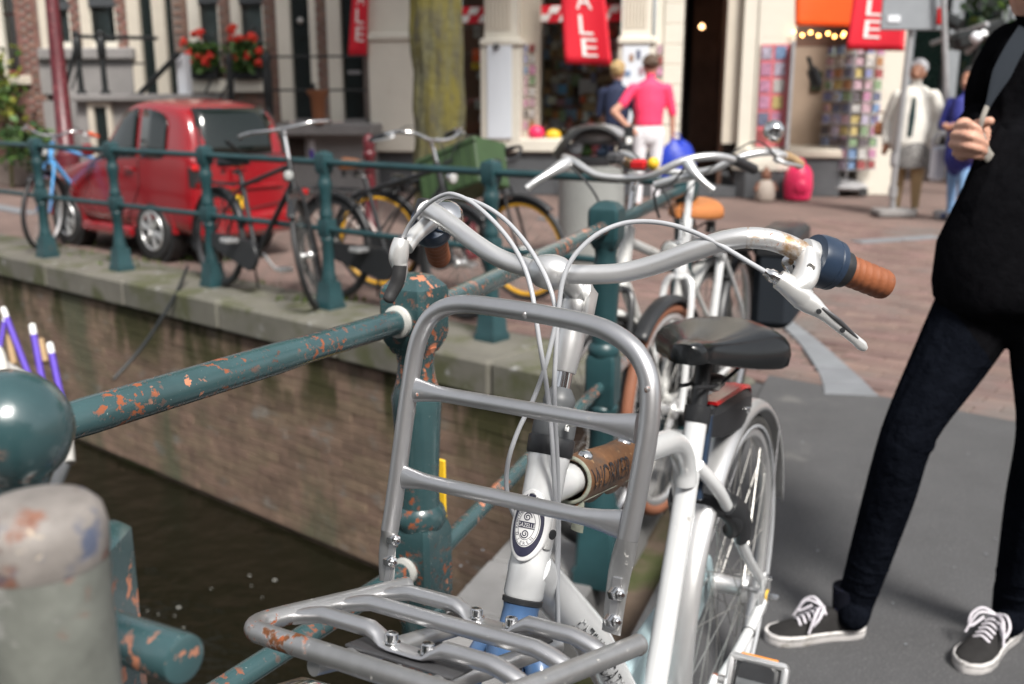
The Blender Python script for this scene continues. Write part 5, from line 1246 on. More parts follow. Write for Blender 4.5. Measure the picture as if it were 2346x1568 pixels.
# cables
def cable(nm, pts, r=.0026): b = MB(); b.tube(spl([at(*q) for q in pts], 8), r, 12); return b.build(nm, 'cable', mb_)
cable('brake_cable', [(921, 552, 1.183), (936, 520, 1.175), (958, 490, 1.16), (985, 464, 1.145), (1015, 448, 1.13), (1040, 446, 1.115), (1080, 464, 1.10), (1130, 507, 1.08), (1172, 558, 1.065), (1202, 614, 1.05), (1219, 672, 1.04), (1228, 730, 1.035), (1237, 790, 1.035), (1250, 870, 1.04), (1259, 940, 1.045), (1264, 1000, 1.05), (1270, 1100, 1.07), (1276, 1250, 1.10), (1279, 1450, 1.12), (1280, 1600, 1.16)])
cable('gear_cable', [(993, 478, 1.225), (1003, 462, 1.20), (1028, 450, 1.17), (1060, 454, 1.145), (1110, 472, 1.12), (1160, 507, 1.10), (1205, 558, 1.075), (1240, 615, 1.055), (1260, 660, 1.045), (1272, 705, 1.04), (1276, 745, 1.038), (1274, 800, 1.04), (1270, 880, 1.045), (1272, 960, 1.05), (1277, 1060, 1.07), (1280, 1200, 1.10), (1278, 1330, 1.11), (1277, 1480, 1.13), (1270, 1620, 1.16)])
cable('brake_cable', [(1763, 629, .976), (1715, 601, .985), (1660, 568, .995), (1600, 537, 1.005), (1540, 516, 1.015), (1480, 508, 1.025), (1425, 513, 1.03), (1372, 535, 1.03), (1330, 570, 1.03), (1303, 607, 1.03), (1288, 650, 1.03), (1280, 705, 1.032), (1268, 765, 1.034), (1249, 840, 1.038), (1222, 915, 1.045), (1188, 985, 1.055), (1166, 1050, 1.065), (1160, 1105, 1.075), (1166, 1150, 1.085), (1180, 1185, 1.10)])
b = MB(); q = at(1310, 968, 1.075); b.lathe(q, V((0, 0, 1)), [(-.004, .004), (.004, .004)], 10); b.build('lock_pin', 'steel', mb_)

# ---- head badge : curved oval shield with the maker's name
bc0 = Wb + Wax * .078; rX = LFT; rZ = Wax; rN = rX.cross(rZ)
if rN.dot(FWD) < 0: rN = -rN
def bdg(x, y, h=0.0): return bc0 + rX * x + rZ * y + rN * (.0262 + h - (x * x) / (2 * .026))
def oval(a, c, h, n=48): return [bdg(a * math.cos(2 * PI * i / n), c * math.sin(2 * PI * i / n), h) for i in range(n)]
def ringfill(name, outer, inner, h, mt, parent, n=48):
    b = MB(); o = oval(*outer, h, n); k = 6; secs = [o]
    for j in range(1, k + 1): t = j / k; secs.append(oval(outer[0] + (inner[0] - outer[0]) * t, outer[1] + (inner[1] - outer[1]) * t, h, n))
    vs = [p for s_ in secs for p in s_]; fs_ = []
    for j in range(k):
        for i in range(n): fs_.append([j * n + i, j * n + (i + 1) % n, (j + 1) * n + (i + 1) % n, (j + 1) * n + i])
    b.add(vs, fs_); return b.build(name, mt, parent)
b = MB(); b.loft([oval(.0220, .0388, -.004), oval(.0222, .0390, -.0005), oval(.0212, .038, .0008), oval(.0165, .033, .0008), oval(.008, .016, .0008), oval(.0005, .001, .0008)]); badge = b.build('head_badge', 'badge_white', mb_, angle=50)
ringfill('badge_field', (.0180, .0340), (.0002, .0004), .0012, 'badge_dark', badge)
ringfill('badge_ring', (.0146, .0235), (.0002, .0004), .0015, 'badge_white', badge)
ringfill('badge_line', (.0139, .0226), (.0134, .0219), .0018, 'badge_dark', badge)
ringfill('badge_line', (.0100, .0160), (.0095, .0154), .0018, 'badge_dark', badge)
def btxt(txt, size, cx, cy, mt, h=.0019, sx=1.0):
    vs, fs_ = text_faces(txt, size); vs, fs_ = refine(vs, fs_, .003); b = MB(); b.add([bdg(cx + x * sx, cy + y, h) for x, y in vs], fs_); return b.build('lettering', mt, badge, smooth=False)
def arctxt(txt, size, a, c, a0, a1, inward, mt='badge_dark'):
    n = len(txt)
    for i, ch in enumerate(txt):
        t = a0 + (a1 - a0) * (i / (n - 1)); vs, fs_ = text_faces(ch, size)
        px, py = a * math.cos(t), c * math.sin(t); tx, ty = -a * math.sin(t), c * math.cos(t); l = math.hypot(tx, ty); tx, ty = tx / l, ty / l
        if inward: ux, uy = tx, ty; nx, ny = -ty, tx
        else: ux, uy = -tx, -ty; nx, ny = ty, -tx
        b = MB(); b.add([bdg(px + ux * x + nx * y, py + uy * x + ny * y, .0019) for x, y in vs], fs_); b.build('lettering', mt, badge, smooth=False)
arctxt('KONINKLIJKE', .0050, .0104, .0168, math.radians(192), math.radians(62), False)
arctxt('DIEREN', .0050, .0130, .0212, math.radians(212), math.radians(318), True)
b = MB(); b.add([bdg(x, y, .0020) for x, y in [(-.0092 + .0186 * i / 10, -.0034) for i in range(11)] + [(.0094 - .0186 * i / 10, .0036) for i in range(11)]], [[i, i + 1, 20 - i, 21 - i] for i in range(10)]); b.build('name_bar', 'badge_dark', badge, smooth=False)
btxt('GAZELLE', .0066, .0002, -.0023, 'badge_white', .0023, .78)
def spiral(cx, cy, r0, turns, ph, mt='badge_dark', w_=.0006, sgn=1):
    pts = []
    for i in range(int(26 * turns)):
        a = ph + sgn * 2 * PI * i / 26; r = r0 * (1 - i / (26 * turns) * .85); pts.append(bdg(cx + r * math.cos(a), cy + r * math.sin(a), .0019))
    b = MB(); b.tube(pts, [(w_, .0003)] * len(pts), 6, up=rN); b.build('scroll', mt, badge)
spiral(0, .0088, .0050, 1.8, 0); spiral(.0, -.0092, .0050, 1.8, PI); spiral(-.0068, .0275, .0034, 1.5, 0, 'badge_white'); spiral(.0068, .0275, .0034, 1.5, PI, 'badge_white', sgn=-1); spiral(0, .0305, .0062, 1.0, 0, 'badge_white')
b = MB(); q = Wb + Wax * .078 + LFT * .020 + FWD * .008; b.tube([q - Wax * .018, q, q + Wax * .02], [(.004, .008), (.006, .010), (.004, .007)], 12, up=FWD); b.build('badge_bracket', 'alu_white', mb_)
b = MB(); b.lathe(q + LFT * .003 + FWD * .003, LFT + FWD * .4, [(0, .006), (.003, .0055), (.0035, .003)], 14); b.build('bracket_hole', 'black_plastic', mb_)
# padlock marks on the steering lock
for (dx, ch) in ((.4, 0), (.95, 1)):
    d0 = (FWD * math.cos(dx) + LFT * math.sin(dx)); d0 = (d0 - Wax * d0.dot(Wax)).normalized(); sd = Wax.cross(d0) * -1
    q = Wb + Wax * .188 + d0 * .0246; b = MB(); b.box(q, (.0052, .0006, .0042), Matrix((sd, d0, Wax)).transposed()); b.torus(q + Wax * .003, d0, .0019, .0005, 14, 5); b.build('lock_mark', 'white_paint', hs_, smooth=False)
# ---- leather sleeve on the top tube
tt = spl([(.925, 0, .903), (.80, 0, .880), (.65, 0, .851), (.52, 0, .824)], 12)
sv = [V(p) for p in tt if .645 < p[0] < .862]
b = MB(); secs = []
for i, p in enumerate(sv):
    t = i / (len(sv) - 1); r = .0262 + .0012 * math.sin(9 * t) * .4
    d = (sv[min(i + 1, len(sv) - 1)] - sv[max(i - 1, 0)]).normalized(); u_ = V((0, 0, 1)); u_ = (u_ - d * d.z).normalized(); s_ = d.cross(u_)
    sec = []
    for k in range(28):
        a = 2 * PI * k / 28; rr = r * (1 + .03 * math.sin(a * 3 + t * 7)); q = p + s_ * (rr * math.cos(a)) + u_ * (rr * math.sin(a))
        dn_ = max(0, -math.sin(a)); q -= u_ * (dn_ ** 5) * (.012 + .004 * math.sin(t * 21)); sec.append(q)
    secs.append(sec)
b.loft(secs, cap=False); sl_ = b.build('leather_sleeve', 'sleeve_leather', mb_, local=True, angle=60); md = sl_.modifiers.new('solid', 'SOLIDIFY'); md.thickness = .0024
b = MB(); p = sv[0]; d = (sv[1] - sv[0]).normalized(); b.torus(p - d * .001, d, .0268, .0024, 30, 8); b.build('sleeve_edge', 'felt', sl_, local=True)
b = MB(); b.tube(spl([p + V((0, .012, -.026)), p + V((.004, .014, -.045)), p + V((.002, .012, -.062))], 4), [(.008, .0016)] * 9, 8); b.build('sleeve_strap', 'felt', sl_, local=True)
for i in (3, len(sv) - 4): b = MB(); q = sv[i] + V((0, .006, .0268)); b.lathe(q, (0, .2, 1), [(-.002, .0095), (0, .0095), (.0015, .0085), (.004, .006), (.005, .002)], 18); b.build('rivet', 'chrome', sl_, local=True)
vs, fs_ = text_faces('WORKER', .047); vs, fs_ = refine(vs, fs_, .012); x_mid = .785
L_ = max(x for x, _ in vs) - min(x for x, _ in vs); k_ = .128 / L_; b = MB(); out = []
for x, y in vs:
    a_ = x_mid - x * k_; f = (.925 - a_); zc = np.interp(a_, [.52, .65, .80, .925], [.824, .851, .880, .903]); th = math.radians(38) - y / .0275 * -1 - 1.0
    th = math.radians(-30) + (y / .034) * 1.15; out.append(V((a_, .0278 * math.cos(th), zc + .0278 * math.sin(th))))
b.add(out, fs_); b.build('lettering', 'print_black', sl_, local=True, smooth=False)
b = MB(); b.tube([V((p.x, .0155, p.z - .0262)) for p in sv], .0006, 5); b.build('stitching', 'felt', sl_, local=True)
# worn name along the down tube
dA, dB = V((.79, 0, .655)), V((.66, 0, .492)); dd = (dB - dA).normalized(); up_ = YA.cross(dd)
for (word, s0, sz_) in (('GAZELLE', -.05, .038), ('GAZELLE', .115, .036)):
    dd = (dB - dA).normalized() if s0 > 0 else V((-.713, 0, -.701)).normalized(); up_ = YA.cross(dd)
    vs, fs_ = text_faces(word, sz_); vs, fs_ = refine(vs, fs_, .012); b = MB()
    b.add([dA + dd * (s0 + x * .75) + (YA * math.sin(y / .0275 + .35) - up_ * math.cos(y / .0275 + .35)) * .0274 for x, y in vs], fs_); b.build('worn_lettering', 'print_worn', dtube, local=True, smooth=False)

# ---- fork, front wheel (steered)
steer = math.radians(-17); Xs = rotmat(A_b, AXL, steer)
FHm = V((1.155, 0, .345))
b = MB(); b.X = Xs; b.lathe(A_b, AXL, [(-.075, .026), (-.06, .030), (-.045, .026), (-.03, .0205), (-.012, .0195), (-.007, .0205)], 28)
for sg in (-1, 1): b.tube(spl([A_b - AXL * .055 + V((0, sg * .012, 0)), A_b - AXL * .075 + V((.002, sg * .045, 0)), A_b - AXL * .22 + V((.02, sg * .052, 0)), FHm + V((-.02, sg * .056, .06)), FHm + V((0, sg * .058, 0))], 5), [.016] * 6 + [.0135] * 8 + [.011] * 7, 14)
b.build('fork', 'blue_fork', mb_, local=True)
wheel(mb_, FHm, Xs, R=.350, tyre='tyre_grey', name='front_wheel', wall='cable'); fender(mb_, FHm, .366, math.radians(60), math.radians(205), 'blue_fork', Xs, .030)

# ---- front carrier : hoop plane and rack plane
hp = plane3(at(888, 1310, 1.08), at(1400, 1450, .91), at(1200, 718, .992))
hoop = [(893, 1215), (901, 1165), (912, 1085), (925, 985), (938, 890), (950, 815), (963, 768), (986, 728), (1022, 704), (1070, 697), (1150, 706), (1250, 722), (1345, 742), (1405, 765), (1453, 802), (1481, 850), (1490, 905), (1485, 985), (1471, 1070), (1455, 1155), (1438, 1235)]
cr_ = empty  # (carrier belongs to the bicycle)
b = MB(); b.tube(spl([hp(*q) for q in hoop], 7), .0097, 24); hoop_o = b.build('carrier_hoop', 'carrier', mb_)
hn = (hp(1400, 1450) - hp(888, 1310)).normalized()
for pts, rad in (([(893, 1215), (889, 1245), (887, 1270), (886, 1300), (886, 1332)], [(.0097, .0097), (.0118, .004), (.0125, .0028), (.0120, .0026), (.0110, .0026)]),
                 ([(1438, 1235), (1428, 1275), (1420, 1310), (1411, 1365), (1400, 1450)], [(.0097, .0097), (.0115, .0055), (.0118, .003), (.0110, .0026), (.0100, .0026)])):
    nrm = (hp(888, 1310) - hp(1200, 718)).cross(hn).normalized()
    sweep('hoop_foot', 'carrier_dull', [hp(*q) for q in pts], rad, up=nrm, parent=hoop_o)
for (c_, bolts) in ((((893, 1228), (905, 1238), (892, 1335), (878, 1335)), ((905, 1238), (897, 1288))), (((1404, 1320), (1424, 1325), (1408, 1448), (1390, 1440)), ((1416, 1362), (1408, 1424)))):
    q = [hp(*k, .006) for k in c_]; b = MB(); nn = (q[1] - q[0]).cross(q[2] - q[0]).normalized(); b.prism(q, nn * .003); pl0 = b.build('hoop_plate', 'carrier', hoop_o, smooth=False, bevel=.001)
    for (u, v) in bolts:
        q = hp(u, v, .007); d = -ray(u, v).normalized(); d = (d * .7 + hn * .6).normalized(); b = MB(); b.lathe(q - d * .01, d, [(0, .0066), (.012, .0066), (.0135, .0056), (.014, .0036), (.018, .0034), (.019, .002)], 6); b.build('bolt', 'chrome', hoop_o)
def cross(u0, v0, u1, v1):
    a, c = hp(u0, v0), hp(u1, v1); n = 14; P = [a.lerp(c, i / n) for i in range(n + 1)]
    rr = []
    for i in range(n + 1):
        t = abs(i / n * 2 - 1); k = max(0, (t - .66) / .34); rr.append((.0080 - .0035 * k, .0080 + .0062 * k ** 1.5))
    upv = (hp(1200, 718) - (hp(888, 1310) + hp(1400, 1450)) / 2).normalized()
    b = MB(); b.tube(P, rr, 20, up=upv); b.build('cross_bar', 'carrier', hoop_o)
cross(945, 892, 1458, 982); cross(912, 1090, 1425, 1203)
for (u, v, s_) in ((1203, 723, .003), (1483, 893, .0028), (955, 905, .002)):
    q = hp(u, v, .0108); b = MB(); b.sphere(q, s_, 8, 6, (1, .5, 1.2)); b.build('rust_spot', 'carrier_rust', hoop_o)
# rack
BLp, BRp, FLp = V((-.120, .957, .826)), V((.106, .812, .842)), V((-.247, .816, .862))
rx_, ry_ = BRp - BLp, FLp - BLp; rn_ = rx_.cross(ry_).normalized()
if rn_.z < 0: rn_ = -rn_
def rk(x, y, h=0.0): return BLp + rx_ * x + ry_ * y + rn_ * h
b = MB(); ou = [rk(0, -.06), rk(0, .1), rk(0, .45), rk(0, .78), rk(.012, .90), rk(.06, .985), rk(.13, 1.0), rk(.3, 1.0), rk(.5, 1.0), rk(.7, 1.0), rk(.87, 1.0), rk(.94, .985), rk(.988, .90), rk(1, .78), rk(1, .45), rk(1, .1), rk(1, -.08)]
b.tube(spl(ou, 6), .0096, 22); rack_o = b.build('carrier_rack', 'carrier_dull', mb_)
sweep('rusty_corner', 'carrier_rust', [rk(0, .72), rk(.012, .90), rk(.06, .985), rk(.13, 1.0), rk(.34, 1.0)], [.00975] * 5, parent=rack_o, n=8)
for yy, dip in ((.13, True), (.40, False), (.70, True), (.97, False)):
    if yy > .9: continue
    P = []; rr = []
    for i in range(29):
        t = i / 28; e = min(t, 1 - t); h = -.004 + .012 * min(1, e / .14) ** .7
        k = 0
        if dip:
            m_ = max(0, 1 - abs(t - .52) / .15); k = min(1, m_ * 2.2); h = h * (1 - k) + (-.002) * k
        fl = max(0, 1 - e / .05)
        P.append(rk(.012 + .976 * t, yy, h)); rr.append((.0086 - .0008 * fl + .003 * k, .0078 * (1 - .68 * k) - .002 * fl))
    b = MB(); b.tube(P, rr, 18, up=rn_); b.build('rack_slat', 'carrier', rack_o)
    if dip:
        b = MB(); c = rk(.52, yy, -.0075); b.box(c, (.12, .030, .003), Matrix((rx_.normalized(), rn_.cross(rx_).normalized(), rn_)).transposed(), bev=.0008); b.build('bracket_strip', 'steel_dark', rack_o)
        for tx in (.45, .60):
            b = MB(); b.lathe(rk(tx, yy, .0006), rn_, [(0, .0085), (.0015, .0085), (.0016, .006), (.0085, .006), (.0095, .005), (.0096, .003), (.006, .0028)], 16); b.build('bolt', 'chrome', rack_o)
for xx in (.34, .70):
    b = MB(); b.tube([rk(xx, -.05, -.018), rk(xx, .5, -.018), rk(xx, 1.0, -.014)], .0085, 16); b.build('support_tube', 'carrier_dull', rack_o)
    b = MB(); b.tube(spl([rk(xx, .25, -.02), rk(xx * .6 + .2, .2, -.10), rk(.5, .1, -.20)], 4), .006, 10); b.build('support_strut', 'steel_dark', rack_o)
for xx in (0, 1):
    b = MB(); e = rk(xx, -.06 if xx == 0 else -.08); b.lathe(e, -ry_, [(-.004, .0098), (0, .0102), (.002, .0098), (.003, .001)], 20); b.build('end_cap', 'carrier_rust', rack_o)
# headlamp under the rack
q = at(672, 1640, .95); b = MB(); b.lathe(q, V((-.5, -.75, .1)), [(-.05, .012), (-.02, .030), (.02, .036), (.026, .036), (.028, .001)], 24); b.build('headlamp', 'chrome', mb_)

# ================================================================== RED CAR
ch = V((-.77, .64, 0)).normalized(); CARZ = math.atan2(ch.y, ch.x); rw = atz(371, 594); rw.z = 0
car = empty('red_car', rw, CARZ, 'small red hatchback parked behind the canal railing', 'car'); car.scale = (1, .80, 1)
# local: x forward, y left (towards the camera), rear left wheel contact at origin ; car centre line at y=-.58
CW = .64; YC = -.56
def prof(x):
    """roof height, belt height, half width at belt, half width at roof for station x (rear -.58 .. front 1.95)"""
    roof = np.interp(x, [-.58, -.53, -.44, -.1, .2, .4, .62, .88, 1.3, 1.65, 1.85, 1.95], [.86, 1.10, 1.245, 1.305, 1.315, 1.275, 1.12, .87, .77, .67, .54, .44])
    belt = np.interp(x, [-.58, 0, .8, 1.2, 1.7, 1.95], [.82, .84, .81, .74, .62, .42])
    hw = np.interp(x, [-.58, -.50, .0, 1.1, 1.6, 1.85, 1.95], [.585, .63, .65, .65, .61, .54, .44])
    hr = np.interp(x, [-.58, -.42, .0, .6, .9, 1.4, 1.95], [.50, .525, .53, .52, .53, .50, .40])
    return roof, min(belt, roof - .02), hw, min(hr, hw - .01)
def csec(x, n=9):
    roof, belt, hw, hr = prof(x); zb = .20
    half = [(hw * .90, zb), (hw * .985, zb + .08), (hw * 1.0, .42), (hw * .995, .62), (hw * .97, belt)]
    for k in range(1, 6):
        t = k / 5; half.append((hw * .97 + (hr - hw * .97) * (t ** 1.15), belt + (roof - .05 - belt) * t))
    half += [(hr * .86, roof - .018), (hr * .5, roof - .004), (0, roof)]
    return half
xs = [-.58, -.57, -.53, -.44, -.32, -.15, .05, .25, .4, .52, .64, .76, .88, 1.05, 1.3, 1.5, 1.65, 1.78, 1.87, 1.95]
b = MB(); secs = []
for x in xs:
    h_ = csec(x); secs.append([V((x, YC + y, z)) for y, z in h_] + [V((x, YC - y, z)) for y, z in h_[-2::-1]])
b.loft(secs); b.build('body', 'car_red', car, local=True, angle=60, sub=1)
def side(x, f, off=.012, s_=1):
    """point on the flank above the belt: f 0 belt .. 1 roof edge"""
    roof, belt, hw, hr = prof(x); y = hw * .97 + (hr - hw * .97) * (f ** 1.15); return V((x, YC + s_ * (y + off), belt + (roof - .05 - belt) * f))
def patch(name, mt, cols, off=.012, s_=1, parent=car):
    """cols = list of (x, f0, f1)"""
    b = MB(); n = 5
    secs = [[side(x, f0 + (f1 - f0) * k / n, off, s_) for k in range(n + 1)] for x, f0, f1 in cols]
    b.loft(secs, closed=False, cap=False); o = b.build(name, mt, parent, local=True); md = o.modifiers.new('s', 'SOLIDIFY'); md.thickness = .01; md.offset = -1; return o
for s_ in (1, -1):
    patch('side_window', 'car_glass', [(x, .04, max(.05, min(.93, (.90 - x) * 2.0))) for x in np.linspace(.17, .86, 10)], .014, s_)
    patch('rear_side_window', 'car_glass', [(-.26, .16, .70), (-.235, .08, .82), (-.18, .05, .89), (-.05, .04, .92), (.10, .04, .93)], .014, s_)
    for wx, nm in ((0, 'rear'), (1.45, 'front')):
        b = MB(); b.torus((wx, YC + s_ * .600, .30), YA, .300, .040, 28, 10, 1.0, math.radians(-100), math.radians(100)); b.build('wheel_arch', 'car_red', car, local=True)
        b = MB(); b.lathe((wx, YC + s_ * .45, .26), (0, s_, 0), [(0, .30), (.176, .30), (.177, .001)], 28, ref=(1, 0, 0)); b.build('wheel_well', 'car_dark', car, local=True)
        b = MB(); b.lathe((wx, YC + s_ * .50, .245), (0, s_, 0), [(0, .15), (.0, .225), (.02, .243), (.12, .243), (.145, .232), (.15, .20), (.15, .165), (.14, .160)], 32, ref=(1, 0, 0)); w_ = b.build('wheel', 'rubber', car, local=True)
        b = MB(); c = V((wx, YC + s_ * .648, .245)); b.torus(c, YA, .158, .010, 32, 8); b.lathe(c - V((0, s_ * .03, 0)), (0, s_, 0), [(0, .04), (.03, .035), (.032, .001)], 14, ref=(1, 0, 0))
        for k in range(6):
            a = k * PI / 3 + .3
            for da in (-.11, .11): b.tube([c + V((.03 * math.cos(a + da * 2), 0, .03 * math.sin(a + da * 2))), c + V((.155 * math.cos(a + da), 0, .155 * math.sin(a + da)))], .012, 6)
        b.build('alloy_rim', 'alu', w_, local=True)
    b = MB(); b.box((.73, YC + s_ * .635, .205), (.86, .06, .10), bev=.03); b.build('side_skirt', 'car_red', car, local=True)
    b = MB(); b.box((.26, YC + s_ * .662, .74), (.14, .02, .03), bev=.008); b.build('door_handle', 'car_red', car, local=True)
    b = MB(); b.tube([(.135, YC + s_ * .640, .84), (.13, YC + s_ * .655, .60), (.36, YC + s_ * .650, .30)], .004, 6); b.build('door_gap', 'car_dark', car, local=True)
    b = MB(); b.box((-.545, YC + s_ * .545, .70), (.07, .11, .20), bev=.025); tl = b.build('tail_light', 'car_dark', car, local=True)
    b = MB(); b.box((-.57, YC + s_ * .55, .775), (.05, .075, .05), bev=.015); b.build('tail_lens', 'red_lens', tl, local=True)
    b = MB(); b.box((.80, YC + s_ * .73, .88), (.10, .14, .10), bev=.03); b.build('wing_mirror', 'car_red', car, local=True)
# rear hatch glass follows the tail
b = MB(); rows = []
for z, x in ((.87, -.590), (.94, -.578), (1.03, -.560), (1.12, -.535), (1.19, -.498), (1.235, -.462)):
    hwid = np.interp(z, [.86, 1.05, 1.225], [.50, .475, .42]); rows.append([V((x - .006 + .05 * (abs(t) ** 2.5), YC + t * hwid, z)) for t in np.linspace(-1, 1, 9)])
b.loft(rows, closed=False, cap=False); o = b.build('rear_window', 'car_glass', car, local=True); md = o.modifiers.new('s', 'SOLIDIFY'); md.thickness = .012; md.offset = 0
b = MB(); b.box((-.585, YC, .30), (.10, 1.16, .20), bev=.05); b.build('rear_bumper', 'car_red', car, local=True)
b = MB(); b.box((-.592, YC, .60), (.02, .98, .035), bev=.01); b.build('hatch_trim', 'car_red', car, local=True)
b = MB(); b.box((-.588, YC + .10, .475), (.006, .14, .13), bev=.002); b.build('speed_sticker', 'yellow', car, local=True)
b = MB(); b.box((-.60, YC - .02, .70), (.01, .34, .10), bev=.004); b.build('number_plate_holder', 'car_red', car, local=True)
for sy in (-1, 1):
    b = MB(); b.tube([(-.60, YC + sy * .50, .86), (-.588, YC + sy * .485, 1.02), (-.49, YC + sy * .43, 1.235)], .008, 6); b.build('window_trim', 'car_dark', car, local=True)
b = MB(); b.tube([(-.606, YC - .49, .86), (-.61, YC, .855), (-.606, YC + .49, .86)], .008, 6); b.build('window_trim', 'car_dark', car, local=True)
b = MB(); b.tube([(-.605, YC, .87), (-.595, YC + .18, .98)], .008, 6); b.build('wiper', 'car_dark', car, local=True)
b = MB(); b.tube([(-.592, YC - .57, .47), (-.60, YC, .42), (-.592, YC + .57, .47)], .005, 6); b.build('hatch_gap', 'car_dark', car, local=True)
b = MB(); b.box((.68, YC, .19), (2.2, 1.0, .08)); b.build('underbody', 'car_dark', car, local=True, smooth=False)

# ================================================================== STREET FURNITURE
# tree by the shop
tp = aty(1006, 380, 10.4); tp.z = 0
tr_ = empty('street_tree', tp, 0, 'thick mossy tree trunk in front of the souvenir shop', 'tree')
b = MB(); P = spl([tp + V((0, 0, 0)), tp + V((.0, 0, .3)), tp + V((.01, .02, 1.2)), tp + V((-.01, .0, 2.4)), tp + V((.03, 0, 4.0)), tp + V((.0, 0, 5.2))], 6)
rr = [.36 if i < 1 else (.30 if i < 3 else .255 + .012 * math.sin(i * 1.7)) for i in range(len(P))]; 
secs = []
for i, p in enumerate(P): secs.append([V(p[:3]) + V((math.cos(a), math.sin(a), 0)) * rr[i] * (1 + .035 * math.sin(a * 9 + i * .5) + .03 * math.sin(a * 17 - i * .9) + random.uniform(-.012, .012)) for a in np.linspace(0, 2 * PI, 72, endpoint=False)])
b.loft(secs); tk = b.build('trunk', 'bark', tr_, angle=70)
b = MB()
for a in range(6):
    an = a * 1.05; d = V((math.cos(an), math.sin(an), .9)); b.tube(spl([tp + V((0, 0, 4.6)), tp + V((0, 0, 4.9)) + d * .8, tp + V((0, 0, 5.2)) + d * 1.9], 4), [.14, .13, .12, .11, .10, .08, .06, .05, .03], 8)
b.build('limb', 'bark', tr_)
b = MB(); rt = random.Random(4)
for k in range(5200):
    u_ = V((rt.gauss(0, 1), rt.gauss(0, 1), rt.gauss(0, .62))); u_ = u_.normalized() * (rt.random() ** .4) * 2.6; c = tp + V((0, 0, 6.9)) + u_ + V((rt.gauss(0, .2), rt.gauss(0, .2), rt.gauss(0, .2)))
    a = V((rt.uniform(-1, 1), rt.uniform(-1, 1), rt.uniform(-1, 1))).normalized() * .10; d = V((rt.uniform(-1, 1), rt.uniform(-1, 1), rt.uniform(-1, 1))).normalized() * .10; b.add([c - a, c - d, c + a, c + d], [[0, 1, 2, 3]])
b.build('crown', 'leaf', tr_, smooth=False)
# leaning red lamp post
lp0 = at(168, 505, 10.9); lp0.z = 0; lpt = at(102, -170, 10.6)
lm = empty('lamp_post', lp0, 0, 'dark red lamp post leaning at the left edge', 'lamp post')
d = (lpt - lp0).normalized(); LL = (lpt - lp0).length
b = MB(); b.lathe(lp0, d, [(0, .16), (.12, .16), (.2, .12), (.55, .115), (.7, .13), (.75, .09), (LL * .55, .078), (LL, .06)], 18); b.build('pole', 'dark_red', lm)
b = MB(); b.lathe(lpt, d, [(0, .05), (.1, .16), (.5, .22), (.55, .24), (.7, .08), (.78, .02)], 8); b.build('lantern', 'lens', lm)
# bollards
for (u, v, lab) in ((852, 540, 'maroon bollard beside the dark bicycle with brown saddle'), (1076, 590, 'maroon bollard beside the bicycle with yellow rims')):
    p = atz(u, v); b = MB(); b.lathe(p, (0, 0, 1), [(0, .075), (.15, .075), (.17, .06), (.75, .05), (.77, .065), (.80, .065), (.82, .05), (.90, .06), (.95, .045), (.98, .01)], 16)
    tag(b.build('street_bollard', 'dark_red', None), lab, 'bollard', 'maroon street bollards')
# litter bin
lb = atz(1352, 600); bn = empty('litter_bin', lb, 0, 'grey ribbed litter bin with black hooded top', 'bin')
b = MB(); prof_ = [(0, .255), (.03, .265)]
for k in range(26): z = .05 + k * .029; prof_ += [(z, .268), (z + .021, .268), (z + .023, .263), (z + .027, .263)]
b.lathe(lb, (0, 0, 1), prof_ + [(.82, .26)], 30); b.build('drum', 'bin_grey', bn, angle=20)
b = MB(); b.lathe(lb, (0, 0, 1), [(.80, .275), (.815, .28), (.85, .28), (.86, .25), (.861, .2)], 30); b.build('collar', 'black_plastic', bn)
b = MB(); pth = [lb + V((.255 * math.cos(a), -.05, .85 + .245 * math.sin(a))) for a in np.linspace(PI, .35, 14)]
b.tube(pth, [(.18, .022)] * 14, 12, up=(0, -.05, 1)); b.build('hood', 'black_plastic', bn)
b = MB(); b.sphere(lb + V((.04, .1, 1.02)), .22, 16, 10, (1.1, .9, .42)); b.build('lid', 'galv', bn)
b = MB(); b.box(lb + V((.275, -.12, .93)), (.07, .09, .34), bev=.01); b.build('hinge_post', 'black_plastic', bn); b = MB(); b.box(lb + V((.275, -.168, .99)), (.045, .006, .05)); b.build('sticker', 'white_paint', bn, smooth=False)
for (dx, dz, s_, mt) in ((-.05, .90, .06, 'leaf'), (.03, .92, .05, 'flower_pink'), (-.13, .92, .07, 'bag_white'), (.08, .9, .06, 'card6')):
    b = MB(); b.sphere(lb + V((dx, .0, dz)), s_, 8, 6, (1, .6, .8)); b.build('rubbish', mt, bn)
